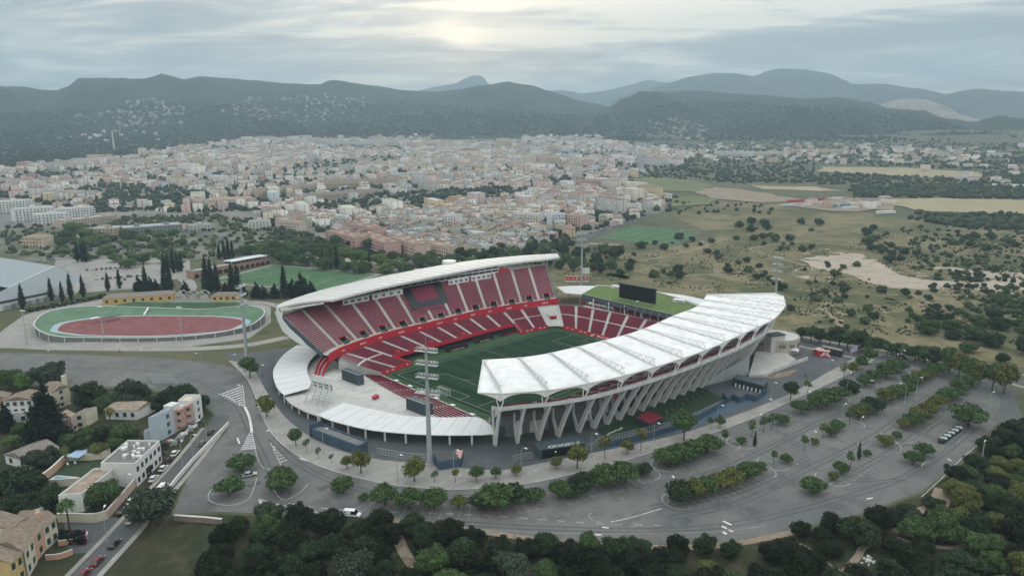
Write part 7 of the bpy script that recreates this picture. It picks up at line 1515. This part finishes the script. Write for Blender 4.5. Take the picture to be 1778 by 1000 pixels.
def garden():
    P=[G(88,832),G(98,826),G(134,829),G(130,836)]; t=thing('swimming_pool','small blue swimming pool in the walled garden','pool',P[0]); m=MB(); m.poly([p+Vector((0,0,.05)) for p in P]); o=m.bw('water','pool_blue',t); m=MB()
    for i in range(4): m.bar(P[i]+Vector((0,0,.06)),P[(i+1)%4]+Vector((0,0,.06)),.6,.1)
    m.bw('coping','pale_concrete',t)
    for f in o.data.polygons:
        if f.normal.z<0: f.flip()
    p=G(140,798); t=thing('garden_pergola','pergola with pale blue sheet roof in the walled garden','pergola',p,.75); m=MB(); m.hexa([(-3.4,-2,2.3),(3.4,-2,2.3),(3.4,2,2.7),(-3.4,2,2.7),(-3.4,-2,2.4),(3.4,-2,2.4),(3.4,2,2.8),(-3.4,2,2.8)]); m.build('sheet_roof','sky_sheet',t)
    for x in (-3.2,3.2):
        for y in (-1.8,1.8): m=MB(); m.box((x,y,0),(.15,.15,2.4),0,0); m.build('post','bark',t)
    sheet('garden_lawn',gpx([(95,806),(112,803),(180,802),(195,790),(150,842),(90,845),(68,842)]),'garden_green',.03)
    b=MB(); q=random.Random(8); c=G(126,945); t=thing('bougainvillea_hedge','dark hedge covered in magenta flowers beside the cream row house','hedge',c)
    for _ in range(900):
        p=G(q.uniform(104,150),q.uniform(930,946)); s=Vector((p.x,p.y,q.uniform(.2,2.0))); e=Vector((q.gauss(0,1),q.gauss(0,1),q.gauss(0,1))).normalized(); f=e.cross(Vector((q.gauss(0,1),q.gauss(0,1),1))).normalized(); b.k=1 if (q.random()<.28 and p.x>G(118,940).x) else 0; b.quad(s-e*.4,s-f*.3,s+e*.4,s+f*.3)
    b.bw('foliage',['leaf_cypress','bougainvillea'],t)
    for i,(x,y,lab) in enumerate(((118,808,'left white garden chair by the pergola'),(131,806,'right white garden chair by the pergola'))):
        t=thing('garden_chair',lab,'chair',G(x,y)); m=MB(); m.box((0,0,0),(.6,.6,.08),0,.42); m.build('seat','white_metal',t); m=MB(); m.box((0,.28,0),(.6,.08,.6),0,.45); m.build('backrest','white_metal',t)
        for sx in (-.25,.25):
            for sy in (-.25,.25): m=MB(); m.box((sx,sy,0),(.06,.06,.42),0,0); m.build('leg','white_metal',t)
    # building stores beside the workshop
    for i,(x,y,m_,s) in enumerate(((290,774,'rust',1.6),(284,780,'dark_grey',2.2),(300,772,'steel',1.8),(312,762,'steel',1.5),(320,756,'white_metal',1.3),(328,748,'steel',1.6),(334,742,'white_metal',1.2),(296,768,'pale_concrete',1.4),(278,790,'dark_grey',2.4),(272,797,'rust',1.5))):
        p=G(x,y); t=thing('stored_materials',['rusty','dark','grey','pale'][i%4]+' heap of stored building material at the roadside, '+nth(i)+' from the flats','heap',p,i*.7); m=MB(); q=random.Random(i)
        for k in range(7): m.box((q.uniform(-1,1),q.uniform(-1,1),0),(q.uniform(.5,1.8),q.uniform(.3,.9),q.uniform(.3,s)),q.uniform(0,3),0)
        m.build('pieces',m_,t)
    for i in range(4):
        for j in range(5):
            x=258+j*9.5-i*4+i*6; y=653+i*4.4; p=G(x+i*2,y); t=thing('stacked_barriers','pale bundle of stacked crowd barriers, '+nth(j)+' from left in the '+nth(i)+' row','barriers',p,.85,'stacked crowd barriers'); m=MB()
            for k in range(5): m.box((k*.22-.5,0,0),(.07,2.3,1.05),0,.05)
            m.build('barriers','steel',t)
    for i in range(10):
        p=G(1533+i*3.4*1.0 if 0 else 1634+i*3.3,769-i*2.35); t=thing('waste_bin','dark green waste container in the row by the car-park kerb, '+nth(i)+' from the left','bin',p,.62,'row of waste containers'); m=MB(); m.hexa([(-.6,-.8,.15),(.6,-.8,.15),(.6,.8,.15),(-.6,.8,.15),(-.75,-.95,1.3),(.75,-.95,1.3),(.75,.95,1.3),(-.75,.95,1.3)]); m.build('body','bin_green',t); m=MB(); m.hexa([(-.8,-1,1.3),(.8,-1,1.3),(.8,1,1.3),(-.8,1,1.3),(-.5,-1,1.65),(.5,-1,1.65),(.5,1,1.65),(-.5,1,1.65)]); m.build('lid','steel' if i%2 else 'bin_green',t)
dm('sky_sheet',(.30,.42,.55),.5,.08,.5); dm('garden_green',(.035,.055,.03),.9,.3,.5); dm('bin_green',(.025,.05,.045),.5,.15,1)
garden()
# ---------------------------------------------------------------- cars, lamps, markings, people
def car_proto(kind):
    t=thing('parked_car','x car','car'); L,Wd=(4.3,1.78) if kind=='car' else (4.9,1.95); h0=.62 if kind=='car' else .8; h1=1.48 if kind=='car' else 2.05
    b=bmesh.new(); prof=[(-L/2,.32),(-L/2+.05,h0+.12),(-L/2+.5,h0+.22),(L/2-1.1,h0+.2),(L/2-.15,h0),(L/2,.32)]
    vs=[[b.verts.new((x,s*Wd/2*(1 if z<h0+.15 else .97),z)) for x,z in prof] for s in (-1,1)]
    b.faces.new(vs[0]); b.faces.new(vs[1][::-1])
    for i in range(len(prof)):
        j=(i+1)%len(prof); b.faces.new((vs[0][j],vs[0][i],vs[1][i],vs[1][j]))
    bmesh.ops.recalc_face_normals(b,faces=b.faces); bmesh.ops.bevel(b,geom=b.edges[:],offset=.09,segments=2,affect='EDGES'); me=bpy.data.meshes.new('car_body'); b.to_mesh(me); b.free(); me.materials.append(MT['car_paint'])
    o=bpy.data.objects.new('body',me); COL.objects.link(o); o.parent=t
    x0,x1=(-L/2+.35,L/2-1.25) if kind=='car' else (-L/2+.12,L/2-1.0); a,c=(.55,.75) if kind=='car' else (.12,.7); z0=h0+.2; w=Wd/2-.08; wt=w-.18
    m=MB(); m.hexa([(x0,-w,z0),(x1,-w,z0),(x1,w,z0),(x0,w,z0),(x0+a,-wt,h1-.06),(x1-c,-wt,h1-.06),(x1-c,wt,h1-.06),(x0+a,wt,h1-.06)]); m.build('windows','glass_dark',t)
    m=MB(); m.hexa([(x0+a-.1,-wt-.03,h1-.08),(x1-c+.1,-wt-.03,h1-.08),(x1-c+.1,wt+.03,h1-.08),(x0+a-.1,wt+.03,h1-.08),(x0+a,-wt+.1,h1),(x1-c,-wt+.1,h1),(x1-c,wt-.1,h1),(x0+a,wt-.1,h1)])
    if kind=='van': m.hexa([(x0,-w-.01,z0),(x0+2.1,-w-.01,z0),(x0+2.1,w+.01,z0),(x0,w+.01,z0),(x0+a,-wt-.02,h1-.07),(x0+2.2,-wt-.02,h1-.07),(x0+2.2,wt+.02,h1-.07),(x0+a,wt+.02,h1-.07)])
    xm=(x0+x1)/2+.1
    for s in (-1,1): m.bar((xm,s*w,z0),(xm,s*(wt+.01),h1-.05),.09)
    m.build('roof','car_paint',t)
    for sx in (-L/2+.8,L/2-.85):
        for sy in (-1,1): m=MB(); y=sy*(Wd/2-.1); m.tube([(sx,y-.11,.33),(sx,y+.11,.33)],.33,12); wh=m.build('wheel','rubber',t); m=MB(); m.tube([(sx,y+sy*.10,.33),(sx,y+sy*.125,.33)],.19,10); m.build('rim','steel',wh)
    for sy in (-.6,.6): m=MB(); m.box((L/2-.03,sy,h0-.05),(.1,.35,.16)); m.build('headlight','lamp',t); m=MB(); m.box((-L/2+.03,sy*1.1,h0+.05),(.1,.3,.16)); m.build('tail_light','bright_red',t)
    return t
PROTO={'car':car_proto('car'),'van':car_proto('van')}; USED=set()
def put_car(px,py,hd,col,label,kind='car',cat=None,group='parked cars'):
    p=T(px,py); t=PROTO[kind] if kind not in USED else copy_tree(PROTO[kind]); USED.add(kind); t.location=(p.x,p.y,p.z+.03); t.rotation_euler=(0,0,hd); t['label']=label; t['category']=cat or kind; t['group']=group
    if kind=='van': t.name='parked_van'
    for c in t.children:
        if c.name.split('.')[0] in ('body','roof'): c.color=(*col,1)
    return t
WHT,SIL,BLK,GRY,RED,BLU=(.72,.73,.73),(.45,.47,.48),(.012,.013,.015),(.09,.10,.10),(.16,.012,.02),(.05,.10,.22)
def hd(a,b): p,q=G(*a),G(*b); return math.atan2(q.y-p.y,q.x-p.x)
l1=hd((282,850),(330,795)); l2=hd((125,1020),(215,925))
for q in [(366,752,l1,BLK,'black car at the top of the lane beside the turning circle'),(352,772,l1,GRY,'grey-green car parked against the low pale wall of the lane'),(304,789,l1,WHT,'white car at the kerb beside the stored building materials'),(292,802,l1,BLK,'dark small car between two white cars outside the workshop'),(284,815,l1,WHT,'white car outside the workshop door, middle of the white three'),(267,833,l1,WHT,'white car with sunroof at the lower end of the workshop'),(230,872,l1,WHT,'white car half hidden by the big grey-green corner tree'),(213,890,l1,BLK,'dark car with white stripe beside the pinkish garden wall'),(199,947,l2,BLK,'black car parked on the right side of the lower lane'),(170,977,l2,RED,'dark red car parked on the right side of the lower lane'),(147,999,l2,RED,'red car at the bottom edge of the lane'),(229,905,l2,SIL,'silver car peeping out below the big corner tree'),(434,826,hd((400,830),(440,822)),SIL,'silver car alone in the left car-park island'),(233,694,1.0,WHT,'white car parked behind the long shed'),(1487,681,hd((1480,684),(1500,672)),BLK,'dark car under the kerbside row of trees in the large car park'),(1552,616,hd((1540,613),(1570,620)),WHT,'white car on the far road by the car-park corner'),(1568,620,hd((1540,613),(1570,620)),BLK,'dark car just behind the white one on the far road'),(1625,630,hd((1590,624),(1630,632)),GRY,'grey car on the far road below the trees'),(1509,486,.3,RED,'dark red car parked on the sandy clearing'),(1655,497,.6,BLU,'blue car parked at the edge of the sandy clearing'),(1431,470,.9,SIL,'pale car on the left tip of the sandy clearing')]: put_car(*q)
put_car(283,850,l1,WHT,'white van parked against the low pale wall of the lane','van'); put_car(247,694,1.0,WHT,'white van with pale blue windows behind the long shed','van'); put_car(612,896,hd((600,897),(640,900)),WHT,'white van driving alone on the near curved road','van'); put_car(1602,626,hd((1590,624),(1630,632)),WHT,'white van with open back on the far road','van')
r=random.Random(14); k=0
for row_,(a,b,n) in enumerate((((150,470),(230,463),10),((165,486),(260,478),11),((110,478),(145,500),5),((205,498),(225,478),4),((300,465),(330,450),5),((60,452),(100,452),4),((130,436),(200,432),9),((300,400),(345,396),12),((180,440),(240,436),7),((1015,408),(1080,392),8),((930,436),(1000,412),9))):
    for i in range(n):
        t=(i+r.uniform(.1,.6))/n; x,y=a[0]+(b[0]-a[0])*t,a[1]+(b[1]-a[1])*t; c,cn=r.choice(((WHT,'white'),(WHT,'white'),(SIL,'silver'),(BLK,'black'),(GRY,'grey'),(RED,'dark red'),(BLU,'blue')))
        put_car(x,y,hd((a[0],a[1]),(b[0],b[1]))+(pi/2 if row_ in (0,1,6,7,8) else 0)+r.uniform(-.1,.1),c,cn+' car far off, '+nth(i)+' in '+['the upper row behind the cycling track','the lower row behind the cycling track','the cluster beside the grey hall','the short row by the conifers','the row beside the tribune','the row above the grey hall','the row before the glass-fronted centre','the crowded lot by the cream school','the middle row behind the cycling track','the road beside the second pitch','the road below the salmon block'][row_],group='parked cars far off')
# lorries and sheds of the depot
r=random.Random(9)
for i,(x,y,w,c,cn) in enumerate(((1372,357,26,(.55,.55,.55),'white'),(1385,350,30,(.40,.06,.08),'red'),(1420,347,26,(.30,.03,.06),'dark red'),(1430,354,20,(.55,.5,.48),'pale'),(1462,358,30,(.08,.28,.33),'turquoise'),(1478,362,26,(.6,.6,.58),'white'),(1492,356,30,(.58,.52,.48),'cream'),(1508,354,24,(.32,.08,.10),'dark red'),(1400,358,18,(.5,.5,.5),'grey'),(1455,346,22,(.55,.57,.58),'silver'),(1540,370,30,(.66,.67,.66),'white'))):
    a,b=(x-w/2,y+3),(x+w/2,y+1); p,q=T(*a),T(*b); u=q-p; t=thing('lorry_trailer',cn+' long trailer in the depot yard beyond the open land, '+nth(i)+' of the depot','trailer',p,math.atan2(u.y,u.x),'trailers in the depot'); L=u.length; m=MB(); m.box((L/2,2,0),(L,5,3.4),0,1.0); o=m.build('box_body','paint',t); paint(o,c); m=MB()
    for s in (.15,.3,.8): m.tube([(L*s,-.4,.6),(L*s,4.4,.6)],.6,8)
    m.build('axles','rubber',t)
a,b=T(1722,325),T(1790,327); t=thing('white_greenhouse','long low white greenhouse roof at the right edge of the plain','greenhouse',a,math.atan2((b-a).y,(b-a).x)); m=MB(); m.hexa([(0,0,0),((b-a).length,0,0),((b-a).length,14,0),(0,14,0),(0,2,5),((b-a).length,2,5),((b-a).length,12,5),(0,12,5)]); m.build('roof','canopy_white',t)
# lamp posts
def lamp_proto(two):
    t=thing('lamp_post','x','street lamp'); m=MB(); m.tube([(0,0,0),(0,0,8.2)],[.10,.06],6); m.build('pole','steel',t)
    m=MB(); m.tube([(0,0,8.1),(.5,0,8.9),(1.7,0,9.2)],.05,5); m.build('arm','steel',t); m=MB(); m.box((2.0,0,9.18),(1.0,.42,.2)); m.build('lamp_head','lamp',t); m=MB(); m.box((0,0,0),(.4,.4,.3),0,0); m.build('footing','concrete',t); return t
LP=None
LAMPS=[(562,786),(690,835),(788,826),(905,822),(1027,795),(1135,775),(1245,742),(1338,700),(1436,658),(453,668),(1160,873),(1313,765),(1345,735),(1397,716),(1470,686),(1515,665),(1562,640),(1460,745),(1520,700),(1590,690),(1715,722),(480,790),(412,705),(246,641),(352,645),(405,648),(45,600),(98,640),(1405,790),(1490,770),(1570,705),(335,798),(318,816),(360,770),(222,872),(186,940),(540,470),(620,478),(470,455),(700,478),(760,470),(820,470)]
for i,(x,y) in enumerate(LAMPS):
    p=T(x,y); lab='grey street lamp with curved arm, '+nth(i)+' going round '+('the stadium pavement' if i<10 else 'the car park' if i<21 else 'the roads on the left' if i<36 else 'the avenue behind')
    if LP is None: LP=lamp_proto(0); t=LP
    else: t=copy_tree(LP)
    t.location=p; t.rotation_euler=(0,0,math.atan2(p.y-CAM.y,p.x-CAM.x)+pi/2+(i*2.1%6.28 if i>9 else 2.4)); t['label']=lab; t['group']='street lamps'; s=1.25 if y<500 else 1.0; t.scale=(s,s,s)
# painted road markings
def mark(pts,w=.16,m='road_paint',z=.034,n=None,name='road_line'):
    return ribbon(name,[G(*q) for q in pts],w,m,z,n or max(2,len(pts)*5))
def dashes(pts,on,off,w=.14,m='road_paint'):
    C=spline([G(*q) for q in pts],400); L=0; b=MB(); acc=[0]
    for i in range(1,400): acc.append(acc[-1]+(C[i]-C[i-1]).length)
    s=0
    pt=lambda s:next((C[i] for i in range(400) if acc[i]>=s),C[-1])
    while s+on<acc[-1]:
        a,e=pt(s),pt(s+on); d=(e-a).normalized(); o=Vector((-d.y,d.x,0))*w/2; z=Vector((0,0,.034)); b.quad(a-o+z,e-o+z,e+o+z,a+o+z); s+=on+off
    tag(b.build('dashed_line',m),kind='structure')
def lerp2(a,b,t): return (a[0]+(b[0]-a[0])*t,a[1]+(b[1]-a[1])*t)
def hatch(La,Lb,Ra,Rb,n,w):
    b=MB()
    for i in range(n):
        a,e=G(*lerp2(La,Lb,(i+.5)/n)),G(*lerp2(Ra,Rb,(i+.5)/n)); d=(e-a).normalized(); o=Vector((-d.y,d.x,0))*w/2; z=Vector((0,0,.034)); b.quad(a-o+z,e-o+z,e+o+z,a+o+z)
    tag(b.build('hatched_island','white_paint'),kind='structure')
hatch((379,684),(417,705),(419,669),(424,704),8,.85); mark([(377,683),(395,688),(410,698),(424,706)],.3); mark([(421,668),(423,685),(425,706)],.3)
mark([(425,706),(432,722),(436,740),(437,752)],.9,'white_paint'); hatch((434,750),(418,781),(437,750),(443,780),9,.6); mark([(434,750),(418,782)],.25); mark([(437,750),(444,780)],.25)
dashes([(444,782),(449,800),(458,812),(470,815)],1.2,.8,.25); mark([(470,768),(482,795),(488,808)],.2); hatch((470,770),(486,806),(476,776),(500,800),6,.35)
hatch((449,866),(560,896),(447,866),(470,893),1,.1); 
for i in range(9): t=i/9; mark([lerp2((452,868),(575,893),t),lerp2((462,888),(580,897),t)],.4,'white_paint',n=2)
mark([(449,866),(500,879),(540,888),(582,897)],.35); mark([(449,867),(455,880),(465,893)],.3)
dashes([(500,873),(560,882),(640,887),(740,890),(850,895),(960,903),(1060,910),(1180,912)],2.2,3.0,.2); mark([(640,902),(760,910),(860,920),(960,925),(1100,925),(1240,923),(1330,912)],.15,'old_paint',n=40)
mark([(1060,906),(1100,897),(1150,882)],.3); dashes([(905,880),(960,872),(1050,858),(1140,842)],2,2.2,.16,'old_paint'); mark([(1028,890),(1022,894),(1028,902),(1045,908)],.2,'old_paint')
for a,b in (((1255,904),(1270,911)),((1253,913),(1262,917)),((1265,919),(1272,923)),((1255,923),(1262,927))): mark([a,b],.7,'white_paint',n=2)
for a,b in (((1046,915),(1057,916)),((1033,928),(1045,928)),((1505,866),(1516,864)),((1370,910),(1388,905)),((1645,796),(1652,800)),((1600,808),(1612,800)),((412,760),(416,770)),((612,789),(620,792)),((1580,648),(1592,652)),((520,795),(540,802))): mark([a,b],.55,'white_paint',n=2)
mark([(1600,862),(1630,835),(1665,800),(1700,770)],.2,n=20); mark([(372,845),(362,858),(366,870),(395,877),(425,870),(437,857),(446,830)],.2,n=40); mark([(475,850),(482,860),(495,868),(520,855),(535,840)],.2,n=20); mark([(390,812),(415,812)],.15)
# parking bays: faint ticks either side of every tree row, round white ends
def bays(pts,ends=(True,True),w=5.0,m='old_paint',gap=2.6):
    C=spline([G(*q) for q in pts],120); b=MB(); acc=0; nxt=.5; z=Vector((0,0,.03))
    for i in range(1,120):
        acc+=(C[i]-C[i-1]).length
        if acc>=nxt:
            nxt+=gap; d=(C[i]-C[i-1]).normalized(); o=Vector((-d.y,d.x,0)); 
            for s in (-1,1):
                a,e=C[i]+o*s*.5,C[i]+o*s*w; b.quad(a-d*.06+z,e-d*.06+z,e+d*.06+z,a+d*.06+z); e2=C[i]+o*s*w; b.quad(e2-d*.6-o*.07+z,e2+d*.6-o*.07+z,e2+d*.6+o*.07+z,e2-d*.6+o*.07+z)
    tag(b.build('parking_bays',m),kind='structure')
    for k,(P,Q) in enumerate(((C[0],C[6]),(C[-1],C[-7]))):
        if not ends[k]: continue
        d=(P-Q).normalized(); o=Vector((-d.y,d.x,0)); A=[P+o*w*cos(pi*j/14)+d*w*sin(pi*j/14) for j in range(15)]; q=ribbon('bay_end_line',A,.16,'road_paint',.034,30)
for P,e in (([(1158,806),(1200,795),(1258,772)],(1,1)),([(1288,768),(1357,734),(1420,708),(1452,692)],(1,1)),([(1472,680),(1516,660),(1557,643)],(1,1)),([(1180,868),(1245,848),(1318,818)],(1,1)),([(1343,804),(1414,769),(1475,736)],(1,1)),([(1489,723),(1556,688),(1607,655)],(0,1)),([(1446,830),(1505,789),(1536,772)],(1,1)),([(1557,759),(1611,718),(1677,670)],(1,1)),([(972,862),(1048,842),(1118,822)],(0,1)),([(632,867),(710,880),(838,884),(928,868)],(0,0)),([(397,858),(420,818)],(0,0))): bays(P,e)
for P in ([(1475,836),(1540,832),(1590,818),(1612,800),(1660,768)],[(1480,848),(1530,838),(1575,830)],[(1684,735),(1710,722),(1730,700)]):
    W_=spline([G(*q) for q in P],24); b=MB()
    for i in range(23): b.bar(W_[i]+Vector((0,0,.08)),W_[i+1]+Vector((0,0,.08)),.35,.16)
    tag(b.build('kerb','dark_concrete'),kind='structure')
for x,y in ((1345,846),(1245,878),(440,840),(563,846),(800,893),(1190,905)):
    p=G(x,y); sheet('asphalt_patch',[(p.x+dx,p.y+dy) for dx,dy in ((-2.2,-1.2),(2.0,-1.5),(2.4,1.1),(-1.9,1.4))],'worn_asphalt',.026)
# people: one skinned body each, walking
def person_mesh():
    me=bpy.data.meshes.new('person'); J=[(0,0,.95),(0,0,1.15),(0,0,1.40),(0,.01,1.52),(0,.02,1.66),(0,.02,1.76),(.10,.02,.90),(.12,.16,.50),(.12,.10,.08),(.12,.24,.03),(-.10,-.02,.90),(-.12,-.04,.50),(-.12,-.26,.12),(-.12,-.16,.04),(.19,0,1.40),(.25,-.10,1.13),(.24,-.02,.88),(-.19,0,1.40),(-.25,.08,1.13),(-.24,.20,.90)]
    E=[(0,1),(1,2),(2,3),(3,4),(4,5),(0,6),(6,7),(7,8),(8,9),(0,10),(10,11),(11,12),(12,13),(2,14),(14,15),(15,16),(2,17),(17,18),(18,19)]; R=[.15,.14,.15,.055,.10,.07,.10,.065,.045,.04,.10,.065,.045,.04,.065,.045,.035,.065,.045,.035]
    me.from_pydata(J,E,[]); o=bpy.data.objects.new('p',me); COL.objects.link(o); s=o.modifiers.new('s','SKIN'); 
    for i,q in enumerate(me.skin_vertices[0].data): q.radius=(R[i],R[i]*.85); q.use_root=(i==0)
    u=o.modifiers.new('u','SUBSURF'); u.levels=u.render_levels=1; out=bpy.data.meshes.new_from_object(o.evaluated_get(bpy.context.evaluated_depsgraph_get())); bpy.data.objects.remove(o)
    out.materials.clear()
    for n in ('dark_grey','skin','jacket'): out.materials.append(MT[n])
    for f in out.polygons: z=f.center.z; f.material_index=1 if z>1.49 or (abs(f.center.x)>.2 and z<.97) else (2 if z>.98 else 0); f.use_smooth=True
    return out
dm('skin',(.38,.24,.18),.6,.05,1); dm('jacket',(.06,.07,.11),.8,.1,1); dm('hair',(.03,.022,.018),.7,.1,1)
PM=person_mesh()
for i,(x,y,lab) in enumerate(((208,613,'person in dark clothes walking on the path below the cycling track, left of two'),(212,614,'person in dark clothes walking on the path below the cycling track, right of two'),(1397,654,'person in dark clothes walking on the forecourt edge, left of the pair'),(1400,655,'person in dark clothes walking on the forecourt edge, right of the pair'),(318,571,'person in dark clothes training at the right end of the red infield'),(333,569,'person in dark clothes training beside the first on the red infield'),(145,563,'person alone at the left end of the red infield'))):
    p=T(x,y,.15 if 540<y<590 else .05); o=bpy.data.objects.new('person',PM); COL.objects.link(o); o.location=p; o.rotation_euler=(0,0,i*1.3); tag(o,lab,'person')
    m=MB(); m.tube([(0,.01,1.70),(0,0,1.80),(0,0,1.83)],[.105,.095,.03],8); m.build('hair','hair',o)
# lattice pylon at the right edge, with its wires
def pylon():
    a=G(1806,836); h=22; t=thing('lattice_pylon','grey steel lattice pylon half hidden by the right-edge wood','pylon',a,.6); m=MB(); c=lambda z:2.6*(1-z/h)+.5
    for sx in (-1,1):
        for sy in (-1,1): m.bar((sx*2.9,sy*2.9,0),(sx*c(h),sy*c(h),h),.22)
    for k in range(8):
        z,z2=h*k/8,h*(k+1)/8; p,q=c(z),c(z2)
        for A,B_ in (((-p,-p,z),(q,-q,z2)),((p,-p,z),(-q,-q,z2)),((-p,p,z),(q,q,z2)),((p,p,z),(-q,q,z2)),((-p,-p,z),(-q,q,z2)),((-p,p,z),(-q,-q,z2)),((p,-p,z),(q,q,z2)),((p,p,z),(q,-q,z2))): m.bar(A,B_,.1)
    m.build('lattice','steel',t); m=MB()
    for z in (18,22,25.5): m.bar((0,-5,z),(0,5,z),.25); m.bar((0,-5,z),(0,0,z+1.6),.12); m.bar((0,5,z),(0,0,z+1.6),.12)
    m.build('cross_arm','steel',t)
pylon()
p=G(1703,812); t=thing('utility_pole','thin grey pole with lamp at the edge of the right-edge wood','pole',p); m=MB(); m.tube([(0,0,0),(0,0,9)],.14,6); m.build('shaft','steel',t); m=MB(); m.box((.6,0,9),(1.2,.3,.2)); m.build('lamp_head','lamp',t)
for i,(x,y) in enumerate(((1470,996),(1490,992),(1478,1000),(1510,975))):
    p=G(x,y); t=thing('rubble_heap','pale heap of dumped rubble on the dirt track in the wood, '+nth(i)+' of the dump','rubble',p,i*1.1); m=MB(); q=random.Random(i)
    for k in range(14): m.box((q.gauss(0,1.0),q.gauss(0,.6),0),(q.uniform(.3,1.1),q.uniform(.2,.7),q.uniform(.2,.5)),q.uniform(0,3),0)
    m.build('pieces','pale_concrete',t)

for P in ([(1130,850),(1250,815),(1330,780),(1420,735),(1520,690),(1600,648)],[(1160,900),(1290,870),(1400,815),(1520,755),(1610,690),(1680,655)],[(1420,850),(1520,800),(1600,750),(1680,700)],[(640,893),(800,908),(960,917),(1150,920),(1300,905),(1450,868),(1560,832),(1640,785),(1700,735)],[(470,760),(520,806),(600,843),(720,862),(900,856),(1050,828),(1190,788),(1320,742)],[(60,640),(200,640),(320,655),(400,690),(440,760),(470,820),(500,860)],[(1130,880),(1260,860),(1360,820)]):
    for o in (-.9,.9):
        C=spline([G(*q) for q in P],60); Q=[]
        for i,p in enumerate(C): d=(C[min(i+1,59)]-C[max(i-1,0)]).normalized(); Q.append((p.x-d.y*o,p.y+d.x*o))
        ribbon('worn_wheel_track',Q,.7,'worn_asphalt',.0185,60)
